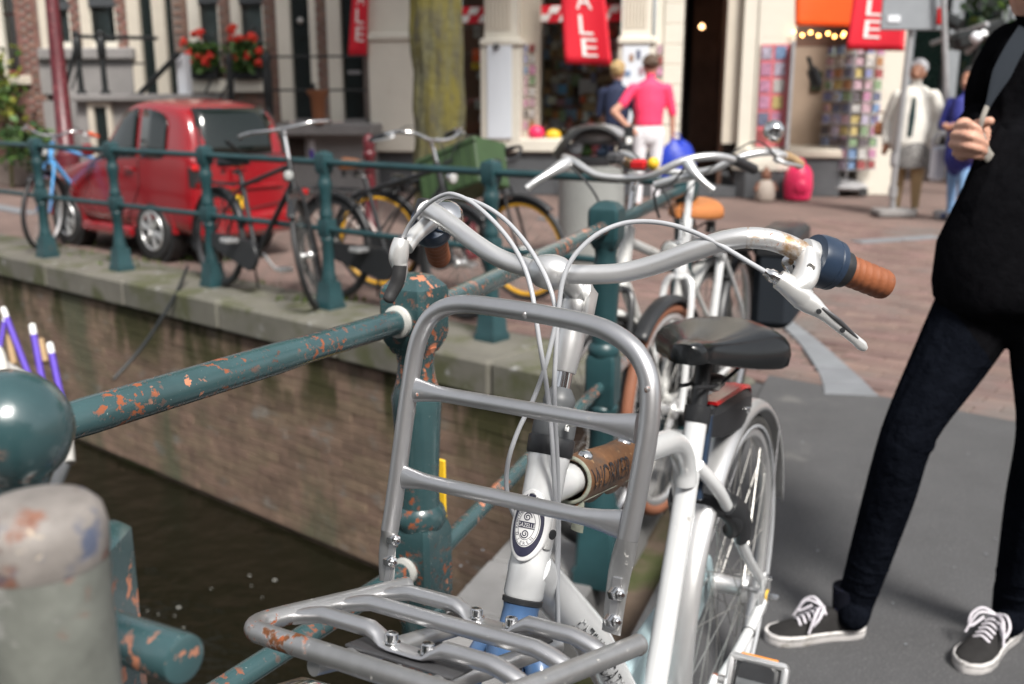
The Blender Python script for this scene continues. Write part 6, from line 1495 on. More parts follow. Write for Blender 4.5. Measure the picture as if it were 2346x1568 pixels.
# postcard carousel
pr0 = atz(1934, 446); pc_ = empty('postcard_rack', pr0, 0, 'tall wire carousel full of postcards on a wheeled base', 'rack')
b = MB(); b.cyl(pr0 + V((0, 0, .06)), pr0 + V((0, 0, 2.05)), .03, seg=10); b.build('pole', 'galv', pc_)
b = MB(); b.lathe(pr0, (0, 0, 1), [(.08, .30), (.11, .32), (.16, .25), (.22, .06)], 18); b.build('base', 'galv', pc_)
for k in range(4): a = k * PI / 2 + .5; b = MB(); q = pr0 + V((.33 * math.cos(a), .33 * math.sin(a), .06)); b.lathe(q - V((0, .02, 0)), (0, 1, 0), [(0, .06), (.04, .06)], 14); b.build('castor', 'rubber', pc_)
rc = random.Random(9)
for fc in range(4):
    a = fc * PI / 2 + .45; n = V((math.cos(a), math.sin(a), 0)); s_ = V((-n.y, n.x, 0)); R_ = Matrix((s_, n, V((0, 0, 1)))).transposed()
    for j in range(11):
        z = .42 + j * .15
        b = MB(); b.tube([pr0 + n * .29 - s_ * .27 + V((0, 0, z - .06)), pr0 + n * .29 + s_ * .27 + V((0, 0, z - .06))], .005, 5); b.build('wire', 'galv', pc_)
        for i in range(3): b = MB(); b.box(pr0 + n * .27 + s_ * (-.18 + i * .18) + V((0, 0, z)), (.15 - rc.uniform(0, .05), .012, .12 - rc.uniform(0, .03)), R_); b.build('postcard', 'card%d' % rc.randrange(12), pc_, smooth=False)
# traffic sign backs on poles
sb = atz(2045, 495); sg_ = empty('traffic_sign', sb, 0, 'back of a grey traffic sign board on a galvanised pole', 'sign')
b = MB(); b.tube([sb, aty(2046, 430, sb.y + .0), aty(2108, -120, sb.y)], .034, 12); b.build('pole', 'galv', sg_)
for (u, v) in ((2046, 440), (2050, 365)): b = MB(); q = aty(u, v, sb.y); b.lathe(q - V((0, 0, .06)), (0, 0, 1), [(0, .05), (.12, .05)], 12); b.build('clamp', 'galv', sg_)
b = MB(); b.box(sb + V((0, 0, .04)), (.42, .3, .09), bev=.02); b.build('foot', 'stone_grey', sg_)
q = aty(2097, -10, sb.y - .08); b = MB(); b.box(q, (.70, .03, .72), bev=.015); bo = b.build('board', 'sign_grey', sg_)
q2 = aty(2157, 37, sb.y - .10); b = MB(); b.box(q2, (.10, .02, .17), bev=.004); b.build('sticker', 'red_lens', bo); q2 = aty(2048, 44, sb.y - .10); b = MB(); b.box(q2, (.13, .02, .07), bev=.004); b.build('sticker', 'bag_white', bo)
sb2 = atz(2180, 500); b = MB(); b.tube([sb2, aty(2172, 300, sb2.y), aty(2160, -40, sb2.y)], .03, 12); b.lathe(sb2, (0, 0, 1), [(0, .2), (.07, .2), (.08, .06)], 14)
tag(b.build('street_pole', 'galv', None), 'bare galvanised pole between the women and the black-clad person', 'pole')
# pink bag and small figure at the foot of the pillar
p = atz(1826, 458); r = empty('pink_bag', p, 0, 'bright pink bag standing by the shop pillar', 'bag')
b = MB(); b.lathe(p, (0, 0, 1), [(0, .14), (.02, .17), (.2, .19), (.36, .17), (.44, .12), (.47, .05)], 16); b.build('body', 'pink_plastic', r)
b = MB(); b.torus(p + V((0, 0, .46)), (0, 1, 0), .07, .012, 20, 8); b.build('handle', 'pink_plastic', r); b = MB(); b.sphere(p + V((.0, -.15, .18)), .11, 12, 8, (1, .6, 1)); b.build('pocket', 'pink_plastic', r)
p = atz(1752, 460); r = empty('garden_figure', p, 0, 'small brown and pale figure beside the pink bag', 'figurine')
b = MB(); b.lathe(p, (0, 0, 1), [(0, .11), (.03, .13), (.18, .12), (.25, .08), (.27, .05)], 14); b.build('body', 'fig_pale', r)
b = MB(); b.sphere(p + V((0, 0, .31)), .065, 12, 8); b.build('head', 'fig_brown', r); b = MB(); b.lathe(p + V((0, 0, .33)), (0, 0, 1), [(0, .07), (.05, .05), (.12, .005)], 12); b.build('hat', 'fig_brown', r)
for sg in (-1, 1): b = MB(); b.tube([p + V((sg * .08, 0, .23)), p + V((sg * .13, -.03, .13))], .035, 8); b.build('arm', 'fig_brown', r)
# grey shopfront down the side street, trees, lamp arm
gb = empty('grey_building', (9, 22, 0), 0, 'dark grey shopfront with columns down the side street', 'building')
b = MB(); b.box((11.5, 24.5, 4), (9, 4, 8)); b.build('wall', 'stone_dark', gb, smooth=False)
for x in (7.6, 8.5, 9.5, 10.6, 12): b = MB(); b.box((x, 22.4, 3), (.28, .25, 6), bev=.02); b.build('column', 'sign_grey', gb)
for x in (8.05, 9.0, 10.05): b = MB(); b.box((x, 22.46, 1.9), (.6, .05, 2.4)); b.build('shop_window', 'car_glass', gb, smooth=False)
b = MB(); b.box((9.6, 22.2, 4.0), (4.6, .6, .35), bev=.03); b.build('cornice', 'sign_grey', gb)
wb = empty('white_house', (8.3, 19, 0), 0, 'pale house edge high above the woman in white', 'house')
b = MB(); b.box((8.4, 20.0, 5.7), (1.0, 1.5, 4.6)); b.build('bay', 'cream', wb, smooth=False); b = MB(); b.box((8.4, 20.0, 3.3), (1.1, 1.6, .16), bev=.02); b.build('bay_floor', 'cream_trim_shade', wb); b = MB(); b.box((8.4, 19.22, 5.2), (.6, .03, 1.4)); b.build('window', 'car_glass', wb, smooth=False)
for nm, c, R_, n, mt, lab in (('street_tree', V((8.6, 15.2, 4.05)), V((2.0, 1.5, 1.55)), 5200, 'leaf_bright', 'green leafy tree behind the black-clad person'), ('street_tree', V((10.5, 17.5, 3.0)), V((2.0, 1.6, 2.4)), 4200, 'leaf_dark', 'dark green tree further down the side street')):
    r = empty(nm, (c.x, c.y, 0), 0, lab, 'tree', 'trees down the side street'); b = MB(); rt = random.Random(n)
    clumps = [V((rt.gauss(0, .5), rt.gauss(0, .5), rt.gauss(0, .45))) for _ in range(26)]
    for k in range(n):
        q = rt.choice(clumps); u_ = V((q.x + rt.gauss(0, .17), q.y + rt.gauss(0, .17), q.z + rt.gauss(0, .17))); p = c + V((u_.x * R_.x, u_.y * R_.y, u_.z * R_.z))
        a = V((rt.uniform(-1, 1), rt.uniform(-1, 1), rt.uniform(-1, 1))).normalized() * .085; d = V((rt.uniform(-1, 1), rt.uniform(-1, 1), rt.uniform(-1, 1))).normalized() * .085; b.add([p - a, p - d, p + a, p + d], [[0, 1, 2, 3]])
    b.build('crown', mt, r, smooth=False); b = MB(); b.tube([V((c.x, c.y, 0)), V((c.x + .05, c.y, c.z * .6)), c], [.16, .12, .05], 10); b.build('trunk', 'bark', r)
ca = empty('wall_crane', (7.2, 16, 0), 0, 'dark slanting awning arm sticking out above the side street', 'awning')
b = MB(); b.tube([aty(2135, 100, 14.5), aty(2262, 55, 13.6)], .035, 8); b.build('arm', 'galv', ca); b = MB(); b.tube([aty(2215, 120, 14), aty(2255, 75, 13.6)], .045, 8); b.build('arm', 'galv', ca)
b = MB(); b.box(aty(2240, 80, 13.9), (.7, .3, .22), Matrix.Rotation(-.35, 3, 'Y'), bev=.05); b.build('hood', 'iron', ca); b = MB(); b.tube([aty(2155, 35, 14.2), aty(2200, 60, 14.0)], .09, 8); b.build('bracket', 'iron', ca)
b = MB(); b.cyl(aty(2240, 80, 14.0), V((aty(2240, 80, 14.0).x, 14.0, 0)), .05, seg=8); b.build('support', 'iron', ca); b = MB(); b.sphere(aty(2236, 86, 13.5), .075, 10, 8); b.build('lamp_glass', 'bag_white', ca)
rb = empty('parked_bicycles', (9, 17, 0), 0); 
bpy.data.objects.remove(rb)
for k in range(4):
    p = V((7.0 + k * .62, 16.2 + (k % 3) * .7, 0)); r = empty('parked_scooter', p, 0, ['dark scooter parked beyond the woman in blue, leftmost', 'dark scooter second from left beyond the woman in blue', 'dark scooter third from left beyond the woman in blue', 'dark scooter fourth from left beyond the woman in blue', 'dark scooter fifth from left beyond the woman in blue', 'dark scooter sixth from left, mostly hidden by the black-clad person', 'dark scooter hidden furthest right behind the black-clad person'][k], 'scooter', 'scooters parked in the side street')
    b = MB(); b.sphere(p + V((0, 0, .62)), .3, 12, 8, (.5, 1.2, .5)); b.build('seat', 'black_plastic', r); b = MB(); b.tube([p + V((0, -.5, .3)), p + V((0, -.42, 1.0))], [.12, .06], 10); b.build('shield', ['stone_dark', 'dark_red', 'steel_dark'][k % 3], r)
    b = MB(); b.tube([p + V((-.3, -.4, 1.02)), p + V((.3, -.4, 1.02))], .02, 8); b.build('handlebar', 'black_plastic', r); b = MB(); b.sphere(p + V((0, -.5, .9)), .07, 10, 8); b.build('headlight', 'lens', r)
    for y in (-.55, .5): b = MB(); b.torus(p + V((0, y, .24)), (1, 0, 0), .18, .06, 20, 8); b.build('wheel', 'rubber', r)
    b = MB(); b.box(p + V((0, 0, .3)), (.22, .8, .16), bev=.05); b.build('footboard', 'black_plastic', r)
# far row of houses closing the street so that no bare horizon shows
for k, (x, y, wd, mt) in enumerate(((17, 30, 7, 'house_brick'), (24, 26, 7, 'house_brick_red'), (-14, 24, 9, 'house_brick_red'), (-24, 30, 9, 'house_brick'))):
    r = empty('canal_house', (x, y, 0), 0, ['tall brick house closing the side street', 'red brick house right of the side street end', 'red brick house beyond the left edge', 'brown brick house furthest left'][k], 'house')
    b = MB(); b.box((x, y + 3, 5), (wd, 6, 10)); b.build('wall', mt, r, smooth=False)
    for i in range(3):
        for j in range(3): b = MB(); b.box((x - wd / 3 + i * wd / 3, y - .03, 2 + j * 2.8), (wd * .17, .08, 1.9)); w_ = b.build('window', 'cream', r, smooth=False); b = MB(); b.box((x - wd / 3 + i * wd / 3, y - .075, 2 + j * 2.8), (wd * .14, .02, 1.7)); b.build('pane', 'car_glass', w_, smooth=False)
    b = MB(); b.prism([(x - wd / 2, y, 10), (x + wd / 2, y, 10), (x, y, 13)], (0, 6, 0)); b.build('roof', 'stone_dark', r, smooth=False)
# unseen house row added behind the camera to give the metal darker reflections
for k in range(9):
    x = -34 + k * 8.0; y = -15 - (k % 2) * .4; r = empty('canal_house', (x, y, 0), 0, 'canal house %s of the unseen row added behind the camera' % ['first', 'second', 'third', 'fourth', 'fifth', 'sixth', 'seventh', 'eighth', 'ninth'][k], 'house', 'unseen houses added behind the camera for reflections')
    b = MB(); b.box((x, y - 4, 5.5), (7.9, 8, 11 + (k * 7 % 3))); b.build('wall', ['house_brick', 'house_brick_red', 'stone_dark'][k % 3], r, smooth=False)
    for i in range(3):
        for j in range(3): b = MB(); b.box((x - 2.4 + i * 2.4, y + .03, 2.2 + j * 3.1), (1.25, .08, 2.1)); w_ = b.build('window', 'cream', r, smooth=False); b = MB(); b.box((x - 2.4 + i * 2.4, y + .075, 2.2 + j * 3.1), (1.0, .02, 1.85)); b.build('pane', 'car_glass', w_, smooth=False)
    b = MB(); b.prism([(x - 3.9, y - .1, 11.5), (x + 3.9, y - .1, 11.5), (x, y - .1, 15)], (0, -7, 0)); b.build('roof', 'stone_dark', r, smooth=False)
# boat with purple poles below the wall
bo = empty('moored_boat', at(-40, 900, 5.2), 0, 'grey boat edge with purple white-tipped poles at left', 'boat'); bo.location.z = WATER
rim_ = [at(-260, 770, 5.4), at(-90, 800, 5.3), at(0, 832, 5.25), at(70, 875, 5.2), at(120, 920, 5.15), at(150, 975, 5.1), at(160, 1060, 5.0)]
P = spl(rim_, 6); b = MB(); b.tube(P, .025, 10); b.build('gunwale', 'boat_grey', bo)
b = MB(); b.loft([[V(p) - V((0, 0, .02)) for p in P], [V(p) + V((-.25, .05, -.5)) for p in P], [V((p[0] - .5, p[1] + .1, WATER)) for p in P]], closed=False, cap=False); o = b.build('hull', 'stone_dark', bo); md = o.modifiers.new('s', 'SOLIDIFY'); md.thickness = .03
for (u0, v0, u1, v1, r_) in ((14, 726, 66, 860, .022), (10, 735, -4, 820, .016), (77, 765, 98, 880, .024), (118, 808, 145, 935, .024)):
    a, c = at(u0, v0, 5.3), at(u1, v1, 5.25); r_ *= .68; b = MB(); b.cyl(a, c, r_, seg=10); pl0 = b.build('pole', 'purple', bo); d = (a - c).normalized(); b = MB(); b.lathe(a - d * .005, d, [(0, r_ * 1.05), (.05, r_ * 1.05), (.06, r_ * .7)], 10); b.build('pole_tip', 'white_paint', pl0)
for (u0, v0, u1, v1) in ((20, 770, 32, 835), (93, 778, 104, 830), (88, 840, 98, 890)): b = MB(); b.cyl(at(u0, v0, 5.35), at(u1, v1, 5.3), .017, seg=8); b.build('stick', 'wood', bo)
b = MB(); b.tube(spl([at(-30, 790, 5.1), at(-8, 805, 5.1), at(2, 830, 5.1), at(6, 850, 5.1)], 4), .03, 10); b.build('fender', 'boat_cream', bo)

# ================================================================== PEOPLE
def person(name, label, loc, bones, mats, voxel=.014, spheres=(), smooth_it=2, group=None):
    """one continuous skin grown over tapered limbs; bones = (points, radii, material index)"""
    r = empty(name, loc, 0, label, 'person', group)
    b = MB()
    for pts, rad, mi in bones:
        P = spl([tuple(V(p)) + (q if isinstance(q, tuple) else (q, q)) for p, q in zip(pts, rad)], 5) if len(pts) > 2 else [tuple(V(p)) + (q if isinstance(q, tuple) else (q, q)) for p, q in zip(pts, rad)]
        d = V(P[-1][:3]) - V(P[0][:3]); upv = (0, 1, .001) if abs(d.normalized().y) < .85 else (0, 0, 1)
        b.tube([p[:3] for p in P], [(p[3], p[4]) for p in P], 16, up=upv)
        for p in (P[0], P[-1]): b.sphere(p[:3], 1.0, 12, 8, (p[3] * .98, min(p[3], p[4]) * .98, min(p[3], p[4]) * .98))
    for c, s_, mi in spheres: b.sphere(c, 1.0, 16, 12, s_)
    o = b.build('body', mats, r, smooth=True); me = o.data
    md = o.modifiers.new('r', 'REMESH'); md.mode = 'VOXEL'; md.voxel_size = voxel; md.use_smooth_shade = True
    ms = o.modifiers.new('s', 'SMOOTH'); ms.factor = .5; ms.iterations = smooth_it
    dg = bpy.context.evaluated_depsgraph_get(); dg.update(); me2 = bpy.data.meshes.new_from_object(o.evaluated_get(dg)); o.modifiers.clear(); o.data = me2; me2.name = 'body'
    me2.materials.clear()
    for m in mats: me2.materials.append(MATS[m])
    n = len(me2.polygons); cen = np.zeros(n * 3); me2.polygons.foreach_get('center', cen); cen = cen.reshape(-1, 3) + np.array(r.location)
    best = np.full(n, 1e9); idx = np.zeros(n, int)
    for pts, rad, mi in bones:
        for i in range(len(pts) - 1):
            a = np.array(pts[i]); c = np.array(pts[i + 1]); ab = c - a; t = np.clip(((cen - a) @ ab) / max(ab @ ab, 1e-9), 0, 1)
            ra = max(rad[i]) if isinstance(rad[i], tuple) else rad[i]; rb = max(rad[i + 1]) if isinstance(rad[i + 1], tuple) else rad[i + 1]
            dist = np.linalg.norm(cen - (a + t[:, None] * ab), axis=1) - (ra + (rb - ra) * t)
            k = dist < best; best[k] = dist[k]; idx[k] = mi
    for c, s_, mi in spheres:
        dist = np.linalg.norm((cen - np.array(c)) / np.array(s_), axis=1) * min(s_) - min(s_); k = dist < best; best[k] = dist[k]; idx[k] = mi
    me2.polygons.foreach_set('material_index', idx.astype(np.int32)); me2.polygons.foreach_set('use_smooth', np.ones(n, bool))
    return r
def hand_far(w_, d, mi=0, s_=1.0):
    w_ = V(w_); d = V(d).normalized(); side_ = d.cross(V((0, 1, 0))).normalized(); out = [([w_, w_ + d * .09 * s_], [(.035 * s_, .018 * s_), (.040 * s_, .018 * s_)], mi)]
    for k in range(4): q = w_ + d * .085 * s_ + side_ * (-.028 + k * .018) * s_; out.append(([q, q + d * (.05 if k in (0, 3) else .065) * s_ + V((0, .015, 0))], [.011 * s_, .009 * s_], mi))
    out.append(([w_ + d * .03 * s_ + side_ * .03 * s_, w_ + d * .08 * s_ + side_ * .055 * s_], [.012 * s_, .010 * s_], mi)); return out
def standing(x, y, face, H=1.72, cols=(0, 1, 2, 3), arms=None, build=1.0, lean=0.0, step=.0):
    """bones for a standing adult. cols: skin, top, trousers, shoes ; face = angle the person faces"""
    k = H / 1.72; S_, T_, L_, F_ = cols; f = V((math.cos(face), math.sin(face), 0)); s_ = V((-f.y, f.x, 0)); o = V((x, y, 0))
    def q(a, c, z): return o + f * a * k + s_ * c * k + V((0, 0, z * k))
    B = build
    bones = [([q(0, 0, .84), q(0, 0, .93)], [(.15 * B * k, .105 * B * k), (.15 * B * k, .11 * B * k)], L_), ([q(0, 0, 1.0), q(0, 0, 1.06), q(.01, 0, 1.22), q(-.01, 0, 1.40)], [(.150 * B * k, .112 * B * k), (.148 * B * k, .11 * B * k), (.165 * B * k, .12 * B * k), (.15 * B * k, .09 * B * k)], T_),
             ([q(-.01, -.17 * B, 1.39), q(-.01, .17 * B, 1.39)], [.06 * k, .06 * k], T_),
             ([q(-.01, 0, 1.40), q(.01, 0, 1.54)], [.06 * k, .055 * k], S_)]
    for sg in (-1, 1):
        bones += [([q(0, sg * .09, .88), q(.02 + step * sg, sg * .10, .50), q(-.01 + step * sg * 1.4, sg * .105, .10)], [.092 * B * k, .062 * B * k, .046 * k], L_),
                  ([q(-.04 + step * sg * 1.4, sg * .105, .05), q(.13 + step * sg * 1.4, sg * .125, .04)], [(.042 * k, .04 * k), (.045 * k, .03 * k)], F_)]
    head = [(tuple(q(.015, 0, 1.635)), (.082 * k, .082 * k, .112 * k), S_), (tuple(q(.105, 0, 1.61)), (.018, .018, .028), S_)]
    for sg in (-1, 1): head.append((tuple(q(-.005, sg * .083, 1.625)), (.014, .014, .03), S_))
    return bones, head, q
def hair(r, c, s_, mt, n=2):
    b = MB(); rh = random.Random(int(c[0] * 100)); b.sphere(c, 1.0, 20, 14, s_)
    for k in range(60):
        th = rh.uniform(0, 6.28); ph = rh.uniform(0, 1.7); d = V((math.sin(ph) * math.cos(th) * s_[0], math.sin(ph) * math.sin(th) * s_[1], math.cos(ph) * s_[2])); b.sphere(V(c) + d * .93, .022, 6, 4)
    return b.build('hair', mt, r)
# man in pink, seen from behind, hand on hip
px = aty(1480, 480, 12.0)
bn_, hd_, q = standing(px.x, px.y, math.radians(92), 1.75, (0, 1, 2, 3), build=1.10)
# local left (s_) is picture left when facing away
bn_ += [([q(-.01, .20, 1.39), q(-.04, .31, 1.22)], [.062, .058], 1), ([q(-.04, .31, 1.22), q(-.06, .42, 1.13)], [.047, .043], 0), ([q(-.06, .42, 1.13), q(-.06, .22, .93)], [.042, .030], 0)] + hand_far(q(-.06, .21, .93), (.7, .1, -.4), 0)
bn_ += [([q(-.01, -.20, 1.39), q(.0, -.27, 1.12)], [.062, .052], 1), ([q(0, -.27, 1.12), q(.04, -.29, .84)], [.042, .028], 0)] + hand_far(q(.04, -.29, .83), (0, 0, -1), 0)
pm = person('person', 'person in bright pink shirt and white trousers seen from behind', (px.x, px.y, 0), bn_, ['skin', 'shirt_pink', 'trousers_white', 'bag_brown'], spheres=hd_)
hair(pm, q(-.012, 0, 1.672), (.090, .090, .09), 'hair_brown')
b = MB(); b.torus(q(-.008, 0, 1.455), (0, -.2, 1), .068, .016, 22, 8); b.build('collar', 'shirt_pink', pm)
# blue carrier bag in his hand
bgp = q(.04, -.31, .50); r = empty('carrier_bag', (bgp.x, bgp.y, 0), 0, 'bright blue plastic carrier bag held by the person in pink', 'bag')
b = MB(); secs = []
for z, w_ in ((.30, .15), (.34, .22), (.48, .25), (.62, .23), (.74, .16), (.80, .07)):
    secs.append([V((bgp.x + .04 + w_ * math.cos(a) * (1 + .1 * math.sin(3 * a + z * 9)), bgp.y + w_ * .55 * math.sin(a), z + .04 * math.sin(a * 2))) for a in np.linspace(0, 2 * PI, 18, endpoint=False)])
b.loft(secs); b.build('sack', 'blue_bag', r)
for dy in (-.02, .02): b = MB(); b.torus((bgp.x + .02, bgp.y + dy, .84), (0, 1, 0), .055, .009, 18, 6); b.build('handle', 'blue_bag', r)
# fair-haired person in navy
px = aty(1408, 470, 12.7); bn_, hd_, q = standing(px.x, px.y, math.radians(70), 1.70, (0, 1, 2, 3))
for sg in (-1, 1): bn_ += [([q(-.01, sg * .19, 1.38), q(.03, sg * .24, 1.12)], [.056, .046], 1), ([q(.03, sg * .24, 1.12), q(.20, sg * .16, .98)], [.038, .028], 0)] + hand_far(q(.20, sg * .16, .98), (0, 1, .1), 0)
pm = person('person', 'fair-haired person in a navy top beside the person in pink', (px.x, px.y, 0), bn_, ['skin', 'shirt_navy', 'shirt_navy', 'black_plastic'], spheres=hd_); hair(pm, q(-.012, 0, 1.668), (.092, .092, .10), 'hair_blond')
# grey-haired woman in white jacket
px = atz(2072, 492); bn_, hd_, q = standing(px.x, px.y, math.radians(-120), 1.66, (0, 1, 2, 3), build=1.22)
for sg in (-1, 1): bn_ += [([q(-.01, sg * .20, 1.37), q(-.02, sg * .29, 1.10)], [.075, .068], 1), ([q(-.02, sg * .29, 1.10), q(.10, sg * .27, .86)], [.062, .045], 1)] + hand_far(q(.10, sg * .27, .85), (0, 0, -1), 0)
bn_ += [([q(0, 0, .84), q(0, 0, 1.1), q(0, 0, 1.36)], [(.24, .19), (.22, .17), (.18, .13)], 1)]
pm = person('person', 'grey-haired person in a white jacket and khaki trousers', (px.x, px.y, 0), bn_, ['skin_tan', 'jacket_white', 'khaki', 'fig_pale'], spheres=hd_); hair(pm, q(-.040, 0, 1.690), (.092, .092, .095), 'hair_grey')
b = MB(); b.tube([q(.145, .01, 1.36), q(.180, .01, 1.15), q(.195, .0, .92)], [(.02, .01), (.035, .015), (.03, .012)], 10, up=(.5, .87, 0)); b.build('dark_top', 'top_dark', pm)
b = MB(); b.lathe(q(0, 0, .56), (0, 0, 1), [(0, .20), (.02, .205), (.22, .20), (.30, .185)], 20); b.build('checked_skirt', 'check_grey', pm)
for (a, c_, z, s_, mt, nm, lab) in ((.02, .36, 1.0, .12, 'bag_brown', 'shoulder_bag', 'small brown shoulder bag at the elbow of the grey-haired person'), (.14, -.33, .62, .15, 'bag_white', 'carrier_bag', 'white plastic carrier bag held by the grey-haired person')):
    p = q(a, -c_, z); r = empty(nm, (p.x, p.y, 0), 0, lab, 'bag'); b = MB(); b.box(p, (s_ * 1.5, s_ * .6, s_ * (1.3 if mt == 'bag_brown' else 2.6)), Matrix.Rotation(.4, 3, 'Z'), bev=.04); b.build('body', mt, r); b = MB(); b.torus(p + V((0, 0, s_ * (1.0 if mt == 'bag_brown' else 1.6))), (.4, .9, 0), s_ * .55, .01, 20, 6); b.build('strap', mt, r)
# dark-haired woman in blue
px = atz(2186, 505); bn_, hd_, q = standing(px.x, px.y, math.radians(-140), 1.56, (0, 1, 2, 3), step=.06)
for sg in (-1, 1): bn_ += [([q(-.01, sg * .19, 1.38), q(.02, sg * .25, 1.12)], [.066, .06], 1), ([q(.02, sg * .25, 1.12), q(.20, sg * .06, 1.10)], [.05, .04], 1)] + hand_far(q(.20, sg * .05, 1.10), (-.7, -.3, .2), 0, .9)
bn_ += [([q(0, 0, .72), q(0, 0, 1.0)], [(.18, .13), (.17, .125)], 1)]
pm = person('person', 'dark-haired person in a blue jacket and light jeans', (px.x, px.y, 0), bn_, ['skin_tan', 'jacket_blue', 'jeans_blue', 'shirt_navy'], spheres=hd_); hair(pm, q(-.045, 0, 1.675), (.095, .095, .11), 'hair_black')
p = q(.18, .16, .86); r = empty('handbag', (p.x, p.y, 0), 0, 'purple handbag carried by the dark-haired person in blue', 'bag'); b = MB(); b.box(p, (.34, .12, .26), Matrix.Rotation(.5, 3, 'Z'), bev=.04); b.build('body', 'bag_purple', r)
b = MB(); b.tube(spl([p + V((-.12, 0, .12)), q(.14, .10, 1.2), q(.02, -.12, 1.44)], 5), .012, 6); b.build('strap', 'bag_purple', r)

# ---- person in black at the right edge
ank1 = at(1963, 1372, 2.50); kn1 = at(2085, 985, 2.30); hip1 = at(2275, 650, 2.28)
ank2 = at(2318, 1385, 2.48); kn2 = at(2395, 985, 2.22); hip2 = at(2415, 645, 2.22)
mid = (hip1 + hip2) / 2
bones = [([ank1 + V((-.012, -.02, -.035)), ank1, ank1.lerp(kn1, .18), ank1.lerp(kn1, .62), kn1, kn1.lerp(hip1, .5), hip1], [.040, .044, .049, .058, .061, .084, .103], 1),
         ([ank2 + V((-.012, -.02, -.035)), ank2, ank2.lerp(kn2, .18), ank2.lerp(kn2, .62), kn2, kn2.lerp(hip2, .5), hip2], [.040, .043, .048, .057, .060, .082, .098], 1),
         ([hip1 + V((.02, 0, -.02)), hip2], [.115, .11], 1)]
wst = mid + V((.0, 0, .02)); ch1 = at(2425, 330, 2.26); sh1 = at(2322, 118, 2.30); sh2 = at(2520, 100, 2.2); nk = at(2400, 55, 2.26)
bones += [([mid + V((-.0, 0, -.03)), mid + V((0, 0, .14)), ch1, (sh1 + sh2) / 2 + V((0, 0, -.03))], [(.175, .125), (.165, .12), (.17, .125), (.14, .10)], 2), ([sh1, sh2], [.068, .068], 2), ([nk + V((0, 0, -.05)), nk + V((-.02, -.02, .09))], [.06, .055], 0)]
elb = at(2262, 268, 2.44); wr = at(2238, 312, 2.235)
bones += [([sh1, sh1.lerp(elb, .5) + V((-.012, 0, .0)), elb], [.066, .064, .054], 2), ([elb, elb.lerp(wr, .5) + V((-.015, 0, -.01)), wr.lerp(elb, .22)], [.054, .048, .040], 2), ([wr.lerp(elb, .3), wr], [.030, .029], 0)]
elb2 = sh2 + V((.08, .05, -.30)); bones += [([sh2, elb2], [.064, .052], 2), ([elb2, elb2 + V((-.02, -.12, -.22))], [.048, .036], 2)]
# the hand closed round the strap : palm, four curled fingers, thumb
hk = [at(2196, 292, 2.16), at(2186, 311, 2.155), at(2183, 331, 2.155), at(2190, 351, 2.165)]
pc0 = at(2222, 318, 2.20)
bones += [([wr, pc0], [(.030, .026), (.034, .034)], 0), ([at(2208, 292, 2.175), at(2206, 348, 2.18)], [.022, .021], 0)]
tips = [(2246, 318, 2.125), (2258, 332, 2.125), (2256, 348, 2.135), (2250, 361, 2.15)]; mids = [(2222, 288, 2.115), (2216, 312, 2.11), (2214, 335, 2.115), (2219, 354, 2.13)]
m2 = [(2240, 298, 2.112), (2240, 320, 2.108), (2240, 341, 2.114), (2238, 358, 2.13)]
for k in range(4): bones.append(([hk[k], at(*mids[k]), at(*m2[k]), at(*tips[k])], [.0108, .0094, .0088, .0080] if k < 3 else [.0096, .0084, .0078, .0070], 0))
bones.append(([at(2216, 300, 2.20), at(2246, 284, 2.17), at(2268, 278, 2.155)], [.016, .0125, .0105], 0))
hdc = at(2405, -50, 2.2)
spheres = [(tuple(hdc), (.082, .095, .115), 0), (tuple(hdc + V((-.075, -.05, -.015))), (.02, .02, .026), 0)]
mn = person('person', 'person dressed all in black with canvas sneakers, holding a bag strap', (ank1.x + .2, ank1.y, 0), bones, ['skin', 'jeans_black', 'knit_black'], voxel=.0040, spheres=spheres, smooth_it=2)
hair(mn, hdc + V((.015, .02, .03)), (.092, .10, .105), 'hair_brown')
# hem of the sweater
b = MB(); secs = []
for z, kx, ky in ((-.125, .172, .130), (-.10, .190, .145), (-.07, .196, .150), (.02, .194, .145), (.14, .18, .132), (.28, .150, .108)):
    secs.append([mid + V((max(0, z - .02) * .26, 0, .06)) + V((kx * math.cos(a) * (1 + .02 * math.sin(5 * a)), ky * math.sin(a), z + .008 * math.sin(3 * a))) for a in np.linspace(0, 2 * PI, 32, endpoint=False)])
b.loft(secs, cap=False); o = b.build('sweater_hem', 'knit_black', mn); md = o.modifiers.new('s', 'SOLIDIFY'); md.thickness = .008
# finger nails
for k in range(4):
    q0 = at(tips[k][0], tips[k][1] - 2, tips[k][2] - .0085); b = MB(); b.sphere(q0, .0062, 10, 6, (1.0, .4, .8)); b.build('finger_nail', 'flower_pink' if False else 'skin', mn)
# wrinkles of the jeans at knee and ankle
for base, top, offs in ((ank1, kn1, (.09, .16, .24, .96)), (ank2, kn2, (.10, .18))):
    dv = (top - base).normalized()
    for t in offs:
        rr = np.interp(t, [0, .2, .62, 1], [.044, .049, .058, .061]); c = base.lerp(top, t); b = MB()
        b.torus(c, (dv + V((random.uniform(-.25, .25), random.uniform(-.2, .2), 0))).normalized(), rr - .0026, .0038, 30, 8, 2.6); b.build('jeans_fold', 'jeans_black', mn)
